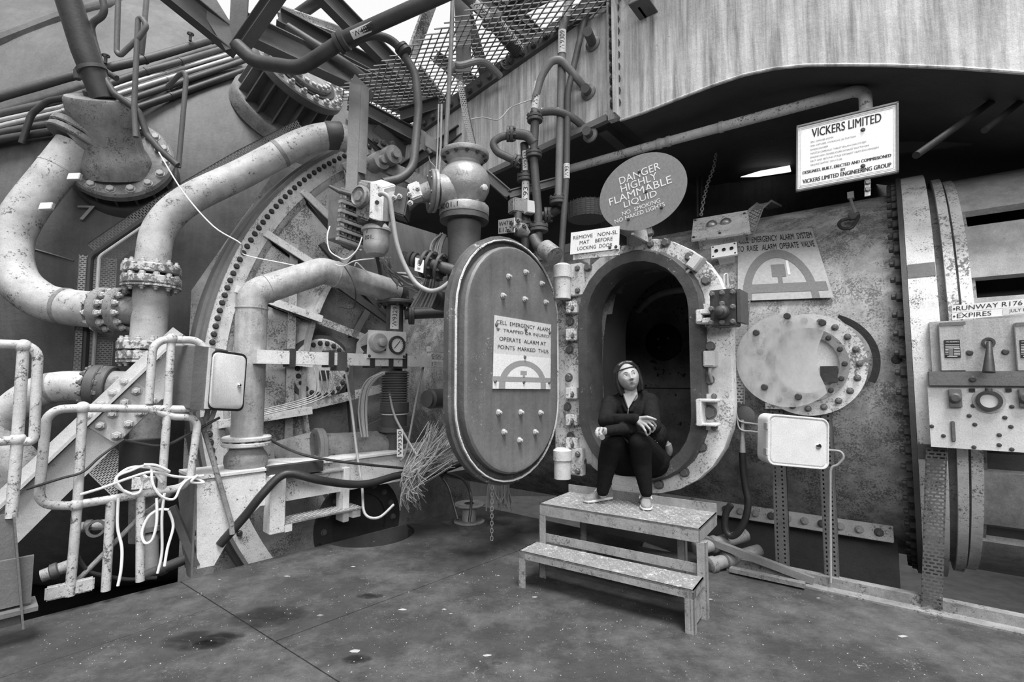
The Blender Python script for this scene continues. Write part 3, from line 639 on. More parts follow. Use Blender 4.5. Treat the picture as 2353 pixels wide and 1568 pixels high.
for x, y in ((1809, 727), (1738, 765), (1757, 890), (1835, 912), (1890, 742)):
    p = W1.px(x, y, -.19); MB().lathe(p - W1.n * .1, W1.n, [(.012, 0), (.012, .1), (.024, .1), (.024, .112), (.018, .12)], 16).build('stud', BOLTD, cv)
b = MB(); GA = []
for i in range(25):
    w = math.radians(62 - 82 * i / 24); r_ = .40 + .02 * math.sin(i / 24 * 3); d = W1.u * math.cos(w) + UZ * math.sin(w); q = pc + W1.u * .03 + UZ * .0; wd_ = .045 if i > 2 else .02 + .01 * i
    GA.append([q + d * (r_ - wd_), q + d * r_, q + d * r_ + W1.n * .012, q + d * (r_ - wd_) + W1.n * .012])
b.loops(GA, closed=True, cap=True); b.build('loose_gasket', BLACK, None, 'black strip of torn gasket curling off the porthole', 'gasket')
# ---------------------------------------------------------------- white junction box on slotted posts
fn = quad((1762, 950), (1905, 963), (1904, 1081), (1760, 1068), 3.44)
jb = thing('junction_box', 'white junction box with rounded lid mounted low on the chamber side', 'cabinet', fn(.5, 0))
b = MB(); b.loops([rrect(fn, .01, .99, .01, .99, .12, .14, d) for d in (-.13, -.01)], cap=True); b.build('body', ENCL, jb)
b = MB(); b.loops([rrect(fn, e, 1 - e, e, 1 - e, .13 - e, .15 - e, d) for e, d in ((.0, -.012), (.0, .004), (.012, .012), (.03, .012), (.045, .002), (.055, .002), (.07, .009))], cap=True); b.build('lid', ENCL, jb)
MB().lathe(fn(.82, .45, .009), fn.n, [(.018, 0), (.018, .006), (.012, .008)], 16).build('lock', CHROME, jb)
for v in (.25, .75): b = MB(); plate(b, fn, -.012, .012, v - .06, v + .06, -.03, .012); b.build('lid_hinge', GALV, jb)
SLOT = mat('slotted_post', .13, .2, 8, rough=.5, metal=.2)
for x, lab in ((1783, 'left'), (1893, 'right')):
    top = W1.px(x, 925, -.33); fo = W1.px(x - (-4 if x > 1850 else 0), 1340, -.33)
    t_ = thing('slotted_post', '%s slotted steel post carrying the white junction box' % lab, 'post', fo, 'slotted posts')
    a = W1.loc(top)[0]; z0, z1 = W1.loc(fo)[2], W1.loc(top)[2]; hw_ = .042; b = MB(); h_ = .032; n_ = int((z1 - z0) / h_)
    for sgn in (-1, 1): b.fb(W1, a + sgn * hw_ - .002, a + sgn * hw_ + .002, -.375, -.33, z0, z1)
    for xa, xb in ((-hw_, -.030), (-.020, .016), (.028, hw_)): b.fb(W1, a + xa, a + xb, -.334, -.33, z0, z1)
    for i in range(n_):
        z = z0 + h_ * i
        b.fb(W1, a - .030, a - .020, -.334, -.33, z, z + h_ * .5); b.fb(W1, a + .016, a + .028, -.334, -.33, z + .01, z + .01 + h_ * .55)
    b.build('slotted_face', SLOT, t_)
    MB().fb(W1, a - hw_, a + hw_, -.42, -.41, z0, z1).build('back_face', BLACK, t_)
    b = MB(); b.fb(W1, a - .07, a + .07, -.33, -.3, z1 - .05, z1 + .02); b.build('cleat', PANELW, t_)
# hose and small leads
t_ = thing('black_hose', 'thick black hose looping down the chamber side left of the junction box', 'hose', W1.px(1690, 1240, -.2))
MB().tube(curve([W1.px(x, y, -.28) for x, y in ((1706, 1040), (1708, 1080), (1713, 1120), (1719, 1155), (1712, 1195), (1695, 1225), (1678, 1232), (1666, 1215), (1668, 1180), (1680, 1160))]), .026, 12).build('hose_run', BLACK, t_)
MB().tube([W1.px(1706, x, -.28) for x in (965, 1000, 1042)], [.012, .016, .024], 12).build('hose_union', GALV, t_)
for k_, (yy, e) in enumerate(((972, 978), (990, 996))):
    MB().tube(curve([W1.px(x, y, -.26) for x, y in ((1688, 925), (1692, 950), (1700, yy - 4), (1730, yy + 2), (1762, e))]), .007, 8).build('conduit', GALV, None, ('upper' if k_ == 0 else 'lower') + ' thin conduit entering the left of the white junction box', 'conduit', 'junction box conduits')
MB().tube(curve([W1.px(x, y, -.27) for x, y in ((1903, 1035), (1930, 1038), (1938, 1052), (1925, 1068), (1910, 1078), (1908, 1120), (1909, 1340))]), .008, 8).build('cable', GRC, None, 'grey cable curling out of the right of the junction box and down', 'cable')
p = W1.px(1713, 955, -.34); MB().lathe(p, W1.n, [(.07, 0), (.075, .02), (.06, .03), (.02, .035)], 24).build('blanked_boss', MID, None, 'round blanked boss on the chamber above the black hose', 'boss')
# hook and boss on the chamber
t_ = thing('safety_hook', 'dark spring hook hanging on the upper chamber side', 'hook', chit(1940, 525, RV + .05)[2])
MB().tube([chit(x, y, RV + .05)[2] for x, y in ((1955, 458), (1958, 470), (1966, 490))], .012, 8).build('link', GALV, t_)
MB().tube(curve([chit(x, y, RV + .06)[2] for x, y in ((1970, 490), (1972, 500), (1958, 522), (1938, 526), (1928, 517), (1934, 507), (1955, 502))]), .013, 10).build('hook', DARK, t_)
b = MB(); q = chit(1962, 498, RV + .06)[2]; b.box(q, W1.u * .04, UZ * .03, W1.n * .012); b.build('catch', DARK2, t_, bevel=.008)
q = chit(1955, 450, RV + .03); b = MB(); b.box(q[2], W1.u * .025, UZ * .03, W1.n * .03); b.build('eye_plate', SIGND, t_)
q = chit(2060, 827, RV); b = MB(); b.lathe(q[2], cn(q[1]), [(.03, 0), (.025, .015), (.012, .02)], 16); b.build('boss', DARK, None, 'small dark threaded boss right of the porthole', 'boss')
# ---------------------------------------------------------------- slatted barrel at the right
br = thing('slatted_barrel', 'pale barrel-shaped casing of wide slats at the right edge', 'casing', W1(2.6, AT, 0))
for s_, w_, R_, m in ((1.752, .15, RV + .12, RINGW), (1.95, .055, RV + .06, PANELW), (2.02, .06, RV + .03, PANELW), (3.1, .1, RV + .05, PANELW)):
    b = MB(); b.ring(W1(s_, AT, AZ), W1.u, RV - .12, R_, w_, 120); b.build('hoop', m, br)
b = MB(); b.ring(W1(1.9, AT, AZ), W1.u, RV - .2, RV - .005, .2, 120); b.build('drum_band', DUSTY, br)
SLATM = mat('slat_paint', .36, .2, 5, chips=.14, chipcol=.2, chs=40, rough=.6, streak=.25)
def slat(x0, y0, x1, y1, m=SLATM, R=RV + .02, name='slat'):
    t0 = chit(x0, y0, R)[1]; t1 = chit(x1, y1, R)[1]; b = MB(); k_ = 6
    G = [[cp(2.05, t0 + (t1 - t0) * i / k_, R), cp(3.2, t0 + (t1 - t0) * i / k_, R), cp(3.2, t0 + (t1 - t0) * i / k_, R - .05), cp(2.05, t0 + (t1 - t0) * i / k_, R - .05)] for i in range(k_ + 1)]
    b.loops(G, cap=True); b.build(name, m, br)
b = MB(); b.ring(W1(2.05, AT, AZ), W1.u, RV - .3, RV - .25, 1.2, 80); b.build('inner_drum', DARK, br)
slat(2106, 368, 2140, 407); slat(2149, 420, 2168, 494); slat(2173, 528, 2186, 643); slat(2188, 689, 2192, 770); slat(2192, 840, 2192, 1010)
SLATD = mat('slat_paint_worn', .34, .2, 5, rough=.6, streak=.4)
slat(2186, 1036, 2183, 1075, DARK2, RV - .02); slat(2183, 1078, 2172, 1193, SLATD); slat(2170, 1197, 2166, 1228, DARK2, RV - .03); slat(2165, 1230, 2158, 1318, SLATD); slat(2156, 1345, 2150, 1400, SLATD)
# taped patches on the hoops
for y0, y1 in ((609, 640), (1018, 1052)):
    t0 = chit(2125, y0, RV + .1)[1]; t1 = chit(2125, y1, RV + .1)[1]
    b = MB(); b.loops([[cp(s_, t0 + (t1 - t0) * i / 5, RV + .124) for i in range(6)] for s_ in (1.754, 1.90)], closed=False); b.build('tape', MID, br)
# tubes over the barrel
for pts, r_, lab in ((((2105, 357, 3.0), (2200, 290, 3.2), (2365, 172, 3.4)), .022, 'thin dark tube rising right over the slatted casing'), (((2262, 300, 3.1), (2365, 218, 3.2)), .02, 'short dark tube at the right edge above the slats')):
    MB().tube(beyond(P(*pts), pts), r_, 12).build('dark_tube', BLACK, None, lab, 'tube')
for i, (pts, m) in enumerate(((((2065, 318, 4.6), (2365, 262, 3.9)), PANELW), (((2065, 334, 4.5), (2365, 280, 3.8)), SIGNW), (((2065, 342, 4.4), (2365, 300, 3.7)), DARK2))):
    MB().bar(*beyond(P(*pts), pts), .05, (.09, .06, .1)[i]).build('background_channel', m, None, ('topmost pale', 'narrow bright', 'lowest dark')[i] + ' channel behind the maker board at the far right', 'channel', 'channels behind the casing')
# perforated stanchion
r_ = []
for y in (1030, 1120, 1220, 1320, 1395): p = W1.px(2152 - (y - 1030) * .03, y, -.27); r_.append((p, W1.u.copy(), W1.n.copy()))
tray('perforated_stanchion', 'dark perforated stanchion standing on the kerb at the right', r_, .105, mat('dull_tray', .1, .3, 9, rough=.5), lip=-.05)
# ---------------------------------------------------------------- control panel
TP = -.2
cpn = thing('control_panel', 'white control panel with lever, gauge and placards at the right edge', 'control panel', W1.px(2240, 1035, TP))
PANM = mat('control_panel_paint', .58, .1, 6, chips=.05, chipcol=.12, rough=.3, bump=.05)
PANU = mat('control_panel_upper_paint', .4, .15, 5, chips=.1, chipcol=.15, rough=.5, streak=.3)
b = MB(); pb(b, 2135, 740, 2420, 853, TP - .12, TP); b.build('upper_plate', PANU, cpn)
b = MB(); pb(b, 2131, 888, 2420, 1045, TP - .1, TP); b.build('lower_plate', PANM, cpn)
b = MB(); pb(b, 2132, 854, 2420, 889, TP - .1, TP + .03); b.build('cross_bar', MID, cpn, bevel=.004)
for x0, x1 in ((2156, 2221), (2330, 2400)):
    b = MB(); pb(b, x0, 742, x1, 852, TP, TP + .03); pl_ = b.build('placard_holder', PANU, cpn, bevel=.003)
    b = MB(); pb(b, x0 + 3, 742, x1 - 2, 747, TP + .03, TP + .034); b.build('label_slot', MID, pl_)
    b = MB(); xa = x0 + 13; pb(b, xa, 782, xa + 39, 822, TP + .03, TP + .034); pc_ = b.build('placard', INK, cpn)
    fq = quad_on(W1, TP + .0345, (xa, 782), (xa + 39, 782), (xa + 39, 822), (xa, 822))
    lettering(pc_, [('S.W.L. REQUIREMENTS', .12, .88, .86, .95)], fq, INKW)
    b = MB()
    for i in range(7): plate(b, fq, .08, .92 if i < 3 else .28, .72 - i * .09, .75 - i * .09, .0005, .001)
    for i in range(5): plate(b, fq, .6, .95, .5 - i * .09, .53 - i * .09, .0005, .001)
    plate(b, fq, .2, .8, .05, .09, .0005, .001); b.build('print_lines', INKW, pc_)
    b = MB(); plate(b, fq, .3, .55, .1, .58, .0004, .0008); b.build('print_block', SIGNM, pc_)
p = W1.px(2271, 788, TP); MB().ring(p, W1.n, .018, .032, .012, 20).build('lever_socket', BOLTD, cpn)
MB().tube([p + W1.n * .03, W1.px(2273, 800, TP + .07), W1.px(2272, 856, TP + .1)], [.012, .014, .03], 12).build('lever', DARK, cpn)
for x, y, s_ in ((2228, 811, .035), (2310, 809, .035), (2235, 872, .035)): MB().lathe(W1.px(x, y, TP + (.03 if y > 850 else 0)), W1.n, [(s_ / 2, 0), (s_ / 2, .006), (s_ / 3, .01)], 12).build('stud', BOLTD, cpn)
for x in (2179, 2340): b = MB(); pb(b, x, 895, x + 33, 937, TP, TP + .025); sw_ = b.build('switch_plate', MID, cpn, bevel=.003); MB().lathe(W1.px(x + 16, 915, TP + .025), W1.n, [(.03, 0), (.03, .012), (.02, .02)], 18).build('rotary_switch', DARK2, sw_)
p = W1.px(2272, 921, TP); gz = MB(); gz.ring(p, W1.n, .042, .06, .03, 28); go = gz.build('gauge', DARK, cpn); MB().lathe(p + W1.n * .008, W1.n, [(.045, 0), (.045, .01)], 24).build('gauge_face', SIGND, go)
MB().ring(p, W1.n, .058, .075, .008, 28).build('gauge_bezel', GALV, go)
MB().cyl(W1.px(2272, 893, TP + .01), W1.px(2272, 906, TP + .01), .016).build('gauge_stem', DARK2, go)
b = MB(); pb(b, 2184, 968, 2197, 1016, TP, TP + .014); b.build('slot_cover', MID, cpn, bevel=.004)
for x, y in ((2234, 896), (2318, 896)): b = MB(); pb(b, x - 7, y - 3, x + 7, y + 5, TP, TP + .012); b.build('catch', BLACK, cpn)
for x, y in ((2227, 956), (2309, 960), (2141, 980), (2168, 1002), (2240, 976), (2323, 981), (2296, 1000), (2296, 1023), (2238, 1028), (2325, 1033), (2236, 933), (2325, 935)): MB().lathe(W1.px(x, y, TP), W1.n, [(.012, 0), (.012, .004), (.006, .006)], 8).build('stud', BOLTD, cpn)
fn = quad((2188, 703), (2353, 687), (2353, 703), (2188, 719), 3.0)
for (y0, y1, rows, lab) in (((702, 687), (719, 704), [('RUNWAY R176', .06, .98, .2, .82)], 'upper white strip label with runway lettering over the control panel'), ((720, 705), (736, 722), [('EXPIRES', .07, .56, .2, .85)], 'lower white strip label with expiry lettering over the control panel')):
    fn = quad_on(W1, -.26, (2188, y0[0]), (2353, y0[1]), (2353, y1[1]), (2188, y1[0]))
    t_ = thing('strip_label', lab, 'label', fn(.5, 0), 'strip labels'); b = MB(); plate(b, fn, 0, 1.2, 0, 1, -.01, 0); b.build('strip', SIGNW, t_)
    lettering(t_, rows, lambda u, v: fn(u, v, .002), INK); MB().lathe(fn(.03, .5), W1.n, [(.006, 0), (.006, .003), (.003, .004)], 8).build('pin', BOLTD, t_)
    if rows[0][0] == 'EXPIRES':
        b = MB(); plate(b, fn, .72, 1.1, .1, .95, .001, .003); b.build('sticker', SIGND, t_); lettering(t_, [('JULY 8', .8, 1.02, .25, .8)], lambda u, v: fn(u, v, .004), INK)
# ================================================================ access steps
FS = Fr((.203, 3.89, 0), (.826, -.563, 0), (-.563, -.826, 0))
st = thing('access_steps', 'two-tread steel access steps in front of the hatch', 'steps', FS(.58, 0, 0))
b = MB(); b.fb(FS, 0, 1.17, -.475, 0, .528, .54); b.build('upper_tread', TREAD, st)
b = MB(); b.fb(FS, 0, 1.17, -.008, .0, .455, .54); b.fb(FS, 1.162, 1.17, -.475, 0, .455, .54); b.fb(FS, 0, .008, -.475, 0, .455, .54); b.build('upper_skirt', STEPM, st)
b = MB(); b.fb(FS, .0, 1.17, -.483, -.475, .5, .60); b.build('toe_board', STEPM, st)
b = MB(); b.fb(FS, -.03, 1.19, 0.0, .235, .24, .252); b.build('lower_tread', TREAD, st)
b = MB(); b.fb(FS, -.03, 1.19, .227, .235, .2, .252); b.fb(FS, 1.18, 1.19, .0, .235, .2, .252); b.fb(FS, -.03, -.022, .0, .235, .2, .252); b.build('lower_skirt', STEPM, st)
LOZ = mat('worn_lozenge', .34, .2, 20, rough=.4)
def loz(z, a0, a1, b0, b1, nm):
    b = MB(); s = .032
    for i in range(int((a1 - a0) / s)):
        for j in range(int((b1 - b0) / s)):
            a = a0 + s * (i + .5); c = b0 + s * (j + .5); k = .012; d = (1, .35) if (i + j) % 2 else (.35, 1)
            b.add([FS(a - k * d[0], c - k * d[1], z), FS(a + k * .3 * d[1], c - k * .3 * d[0], z), FS(a + k * d[0], c + k * d[1], z), FS(a - k * .3 * d[1], c + k * .3 * d[0], z), FS(a, c, z + .007)], [(0, 1, 4), (1, 2, 4), (2, 3, 4), (3, 0, 4)])
    b.build(nm, LOZ, st, kind='stuff')
loz(.54, .01, 1.16, -.47, -.01, 'raised_pattern'); loz(.252, -.02, 1.18, .01, .225, 'raised_pattern')
for a, c, z1 in ((.0, 0, .46), (1.15, 0, .46), (.12, -.44, .53), (.90, -.44, .53)):
    b = MB(); s = 1 if a < .5 else -1
    b.fb(FS, a, a + .055, c - .008, c, 0, z1); b.fb(FS, a if s > 0 else a + .047, (a if s > 0 else a + .047) + .008, c - .055, c, 0, z1); b.build('leg', STEPM, st)
for a, c in ((-.03, .235), (1.135, .235)):
    b = MB(); b.fb(FS, a, a + .055, c - .008, c, 0, .24); b.fb(FS, a if a < .5 else a + .047, (a if a < .5 else a + .047) + .008, c - .05, c, 0, .24); b.build('leg', STEPM, st)
b = MB(); b.fb(FS, .0, 1.17, -.03, -.022, .26, .32); b.build('back_rail', STEPM, st)
b = MB(); b.fb(FS, 1.165, 1.173, -.03, .235, .02, .235); b.build('side_gusset', STEPM, st)
# ================================================================ big dome vessel, back left
SC_, SR = V((-7.6, 11.6, 3.3)), 6.0
def sph(px, py, off=0.0):
    d = ray(px, py); o = EYE - SC_; A = d.dot(d); B = 2 * o.dot(d); R = SR + off; Cc = o.dot(o) - R * R; D = B * B - 4 * A * Cc
    if D < 0: k = -B / (2 * A)
    else: k = (-B - math.sqrt(D)) / (2 * A)
    return EYE + d * k
dome = thing('dome_vessel', 'huge rounded pressure vessel filling the back left', 'vessel', SC_ - UZ * (SR - .3))
b = MB(); b.ball(SC_, SR, 96, 60); b.build('shell', DOME, dome)
b = MB(); b.tube([sph(x, y, .0) for x, y in ((-420, 330), (-200, 195), (-60, 118), (0, 92), (120, 45), (240, 12), (330, -15), (480, -60))], .09, 10); b.build('seam_band', DOME, dome)
b = MB(); b.tube([sph(x, y, .0) for x, y in ((60, 568), (110, 582), (170, 600))], .012, 6); b.build('weld_bead', DOME, dome)
c7 = [sph(x, y, .07) for x, y in ((178, 472), (219, 473), (219, 506), (178, 505))]
f7 = lambda u, v: c7[3].lerp(c7[2], u).lerp(c7[0].lerp(c7[1], u), v)
lettering(dome, [('7', 0, 1, 0, 1)], f7, SIGNG, 'painted_seven')
N1 = V((.36, -.9, .30)).normalized(); N2 = V((.70, -.50, .52)).normalized()
# ---- flanged stub with ribs (right)
p0 = sph(640, 262, -.05); st2 = thing('ribbed_nozzle', 'stubby ribbed nozzle with bolted cap on the dome, upper left of centre', 'nozzle', p0)
b = MB(); b.lathe(p0, N2, [(.72, -.1), (.72, .09), (.70, .12)], 40); b.build('pad_ring', DUSTY, st2)
b = MB(); b.lathe(p0, N2, [(.5, 0), (.5, .7)], 40); b.build('drum', MID, st2)
b = MB(); b.lathe(p0, N2, [(.66, .66), (.68, .68), (.68, .78), (.66, .8), (.55, .8)], 48); b.build('top_flange', GREYP, st2)
b = MB(); b.lathe(p0, N2, [(.42, .8), (.42, .87), (.40, .89)], 40); b.build('cap', DUSTY, st2)
b = MB(); b.ring(p0 + N2 * .79, N2, .43, .5, .03, 40); b.build('gasket', BLACK, st2)
x2, y2 = perp(N2)
for i in range(18):
    w = 2 * math.pi * i / 18; d = x2 * math.cos(w) + y2 * math.sin(w); t = d.cross(N2)
    MB().hexa([p0 + d * .48 + t * .012 + N2 * .05, p0 + d * .68 + t * .012 + N2 * .05, p0 + d * .68 - t * .012 + N2 * .05, p0 + d * .48 - t * .012 + N2 * .05, p0 + d * .48 + t * .012 + N2 * .68, p0 + d * .65 + t * .012 + N2 * .68, p0 + d * .65 - t * .012 + N2 * .68, p0 + d * .48 - t * .012 + N2 * .68]).build('rib', GREYP, st2)
for i in range(20):
    w = 2 * math.pi * i / 20; d = x2 * math.cos(w) + y2 * math.sin(w); bolt(st2, p0 + N2 * .8 + d * .595, N2, .1, BOLTL, True); bolt(st2, p0 + N2 * .88 + d * .35, N2, .085, BOLTL)
# ---- nozzle with valve (left)
p1 = sph(292, 405, -.05); nz1 = thing('flanged_nozzle', 'large bolted nozzle flange on the dome under the angle valve', 'nozzle', p1)
b = MB(); b.lathe(p1, N1, [(.58, -.1), (.58, .07), (.56, .1)], 48); b.build('pad_ring', DARK2, nz1)
b = MB(); b.lathe(p1, N1, [(.42, 0), (.4, .3)], 40); b.build('neck', DARK2, nz1)
b = MB(); b.lathe(p1, N1, [(.56, .26), (.585, .28), (.585, .36), (.56, .39), (.5, .40)], 56); b.build('flange', DUSTY, nz1)
x1, y1 = perp(N1)
for i in range(16):
    w = 2 * math.pi * i / 16; d = x1 * math.cos(w) + y1 * math.sin(w); bolt(nz1, p1 + N1 * .395 + d * .5, N1, .085, BOLTL)
    t = d.cross(N1); MB().hexa([p1 + d * .38 + t * .012, p1 + d * .55 + t * .012, p1 + d * .55 - t * .012, p1 + d * .38 - t * .012, p1 + d * .38 + t * .012 + N1 * .27, p1 + d * .53 + t * .012 + N1 * .27, p1 + d * .53 - t * .012 + N1 * .27, p1 + d * .38 - t * .012 + N1 * .27]).build('rib', DARK2, nz1)
va = thing('angle_valve', 'dusty barrel-bodied angle valve bolted to the dome nozzle, upper left', 'valve', p1 + N1 * .4)
q1 = at(230, 224, 5.62); axv = V((.12, -.5, .78)).normalized(); hv = .62; q0 = q1 - axv * hv
b = MB(); b.lathe(q0, axv, [(.40, -.25), (.40, -.08), (.37, -.02), (.32, .06), (.31, hv * .45), (.34, hv * .6), (.35, hv * .7), (.35, hv - .04), (.33, hv), (.2, hv + .01)], 36); b.build('body', DUSTY, va)
MB().lathe(q1, axv, [(.15, -.02), (.15, .06), (.1, .08)], 24).build('gland', DARK, va)
p2 = at(186, 322, 5.75); d2_ = (at(60, 470, 5.5) - p2).normalized()
MB().cyl(q0 + axv * .35, p2, .24, n=24).build('side_neck', DUSTY, va)
flange(va, p2 - d2_ * .09, d2_, .33, .08, 10, .07, DUSTY, bm_=BOLT); flange(va, p2 + d2_ * .0, d2_, .32, .07, 0, .07, DUSTY)
for i in range(10):
    w = math.radians(200 + 14 * i); d = x1 * math.cos(w) + y1 * math.sin(w); bolt(va, p1 + N1 * .42 + d * .44, N1, .075, BOLT, True)
# ---- pipes
def run(name, label, pts, rpx, m, fil=.15, cat='pipe', n=16, pieces=(), grp=None, smooth=False, split=None):
    W_ = beyond([at(*p) for p in pts], pts); r = rpx * sum(p[2] for p in pts) / len(pts) / F
    path = curve(W_, 6) if smooth else fillet(W_, fil)
    t_ = thing(name, label, cat, min(W_, key=lambda v: v.z), grp)
    MB().tube(path, r, n).build('pipe_run', m, t_)
    for k_, dr, ln, mm in pieces:      # collars at a fraction of the run
        L = [0]
        for i in range(1, len(path)): L.append(L[-1] + (path[i] - path[i - 1]).length)
        tl = k_ * L[-1]
        for i in range(1, len(path)):
            if tl <= L[i]: q = path[i - 1].lerp(path[i], (tl - L[i - 1]) / (L[i] - L[i - 1])); d = (path[i] - path[i - 1]).normalized(); break
        MB().lathe(q - d * ln / 2, d, [(r, 0), (r + dr, .1 * ln), (r + dr, .9 * ln), (r, ln)], 24).build('collar', mm, t_)
    return t_, r, path
t_, r, pa = run('bend_pipe', 'thick pale S-shaped pipe curving down the far left', ((172, 338, 5.72), (120, 405, 5.6), (55, 490, 5.45), (25, 560, 5.38), (38, 640, 5.33), (95, 690, 5.3), (160, 706, 5.3), (222, 713, 5.3)), 41, CREAM, smooth=True, n=24, pieces=((.12, .004, .03, CREAM), (.88, .006, .05, DUSTY)))
ax = (at(300, 716, 5.32) - at(222, 713, 5.3)).normalized()
flange(t_, at(232, 713, 5.3), ax, .24, .09, 12, .065, DUSTY, both=True, bm_=BOLTL)
for p in ((172, 407, 5.45), (108, 475, 5.3)):
    q = at(*p); MB().box(q, V((.05, .02, .01)), V((-.01, .03, 0)), V((0, .01, .04))).build('clip_box', SIGND, t_, bevel=.005)
tp = thing('tee_pipe', 'upright pale tee pipe with pairs of chipped dark flanges', 'pipe', at(338, 1000, 5.3))
MB().tube([at(350, 640, 5.32), at(340, 800, 5.3), at(338, 835, 5.3)], .165, 24).build('riser', CREAM, tp)
MB().cyl(at(250, 713, 5.3), at(345, 716, 5.32), .15, n=24).build('branch', DUSTY, tp)
FLD = mat('chipped_flange_paint', .14, .2, 4, chips=.5, chipcol=.55, chs=16, rough=.5)
flange(tp, at(290, 713, 5.32), -ax, .235, .09, 12, .06, DUSTY, both=True, bm_=BOLTL)
for y in (655, 825): flange(tp, at(348 if y < 700 else 339, y + 3, 5.3), UZ, .27, .09, 12, .06, FLD, bm_=BOLTL, nut=False); flange(tp, at(348 if y < 700 else 339, y + 3, 5.3) - UZ * .015, -UZ, .27, .0001, 12, .06, FLD, bm_=BOLTL)
flange(tp, at(339, 806, 5.3), UZ, .27, .09, 12, .06, FLD, bm_=BOLTL)
MB().tube([at(338, 830, 5.3), at(336, 1240, 5.3)], .15, 24).build('lower_riser', DUSTY, tp)
t_, r, pa = run('swept_pipe', 'long pale pipe sweeping from the bulkhead down to the tee', ((800, 322, 6.2), (760, 312, 6.1), (690, 330, 5.95), (560, 398, 5.7), (430, 462, 5.45), (368, 525, 5.36), (352, 595, 5.32), (350, 622, 5.32)), 33, CREAM, smooth=True, n=24, pieces=((.06, .01, .2, DARK2), (.3, .004, .05, DUSTY)))
flange(t_, at(349, 632, 5.32), UZ, .27, .09, 12, .06, FLD, bm_=BOLTL)
t_, r, pa = run('elbow_pipe', 'thick pale pipe curving up to a flange at the lower left edge', ((-60, 1120, 4.85), (-15, 1010, 4.85), (30, 940, 4.87), (90, 900, 4.9), (150, 888, 4.95), (205, 890, 5.0)), 35, CREAM, smooth=True, n=24, pieces=((.9, .004, .04, DUSTY),))
ax = (at(290, 893, 5.08) - at(205, 890, 5.0)).normalized()
flange(t_, at(213, 890, 5.0), ax, .22, .09, 12, .065, DARK2, both=True, bm_=BOLT); flange(t_, at(236, 891, 5.03), ax, .215, .09, 0, .06, DARK2)
MB().cyl(at(236, 891, 5.03), at(295, 893, 5.08), .17, n=24).build('stub', DUSTY, t_)
# large wrapped pipe further down
t_, r, pa = run('lower_bend_pipe', 'dim thick pipe bend behind the handrail at the lower left', ((-60, 1010, 4.6), (0, 1040, 4.6), (30, 1120, 4.6), (20, 1220, 4.6)), 45, DUSTY, smooth=True, n=20)
# bundle of service pipes across the dome
for i, (pts, rp, m, lab) in enumerate((
    (((-420, 385), (-200, 290), (-20, 228), (90, 196), (175, 172), (330, 137), (490, 90), (560, 70)), 10, DARK2, 'topmost dark service pipe of the bundle across the dome'),
    (((-420, 420), (-200, 326), (-20, 268), (170, 222), (310, 172), (400, 146), (540, 104)), 8, DARK2, 'second dark service pipe of the bundle across the dome'),
    (((-420, 434), (-200, 340), (-20, 282), (170, 238), (315, 187), (550, 117)), 4.5, GALV, 'thin shiny service pipe in the middle of the bundle'),
    (((-420, 448), (-200, 354), (-20, 296), (170, 250), (318, 202), (555, 127)), 5.5, GALV, 'bright galvanised service pipe with a union in the bundle'),
    (((-420, 462), (-200, 368), (-20, 310), (170, 272), (318, 222), (570, 136)), 7, DARK2, 'fifth dark service pipe of the bundle, below the bright one'),
    (((-420, 478), (-200, 384), (-20, 326), (170, 292), (318, 247), (590, 152)), 8, DARK, 'lowest dark service pipe of the bundle across the dome'))):
    W_ = [sph(x, y, .12) for x, y in pts]; t_ = thing('service_pipe', lab, 'pipe', W_[0], 'service pipe bundle'); MB().tube(curve(W_, 5), rp * 6.6 / F, 12).build('pipe_run', m, t_)
    for k_ in (.58, .72, .86):
        q = curve(W_, 20); j = int(k_ * (len(q) - 2)); MB().lathe(q[j], (q[j + 1] - q[j]), [(rp * 6.9 / F, 0), (rp * 7.6 / F, .004), (rp * 7.6 / F, .03), (rp * 6.9 / F, .034)], 14).build('pipe_clip', m, t_)
# thick pipe coming down into the angle valve, and small bent pipes
run('down_pipe', 'thick dark pipe descending from the top into the angle valve', ((148, -30, 5.3), (195, 120, 5.42), (240, 232, 5.55)), 27, DARK, n=20, pieces=((.88, .02, .05, DARK2),))
run('bent_tube', 'dark bent tube snaking past the angle valve to its right', ((232, -20, 5.4), (243, 32, 5.42), (208, 55, 5.45), (213, 85, 5.47), (240, 180, 5.5), (262, 215, 5.5), (318, 255, 5.55), (338, 310, 5.6), (368, 345, 5.6), (408, 380, 5.65)), 7.5, DARK2, fil=.12)
run('bent_tube', 'grey hairpin tube standing right of the dark bent tube', ((312, 315, 5.5), (308, 250, 5.5), (318, 30, 5.5), (338, 60, 5.5), (318, 88, 5.5), (276, 128, 5.5), (268, 120, 5.5), (272, -20, 5.5)), 6, MID, fil=.06)
run('bent_tube', 'grey hooked tube standing on the dome right of the valve flange', ((410, 385, 5.9), (428, 180, 5.9), (424, 165, 5.9), (412, 172, 5.95), (385, 200, 6.1)), 5.5, MID, fil=.08)
run('bent_tube', 'slim upright tube at the top left behind the hairpin', ((338, -20, 5.9), (330, 80, 5.9), (325, 125, 5.95)), 6, GREYP)
run('looped_tube', 'dark hooped tube over the service pipes at the left', ((50, 330, 5.75), (72, 262, 5.75), (110, 232, 5.75), (168, 222, 5.8)), 7, DARK, fil=.2)
run('looped_tube', 'short dark hoop of tube left of the angle valve top', ((178, 182, 5.75), (176, 160, 5.75), (192, 152, 5.75), (230, 156, 5.75), (268, 180, 5.75)), 7, DARK2, fil=.08)
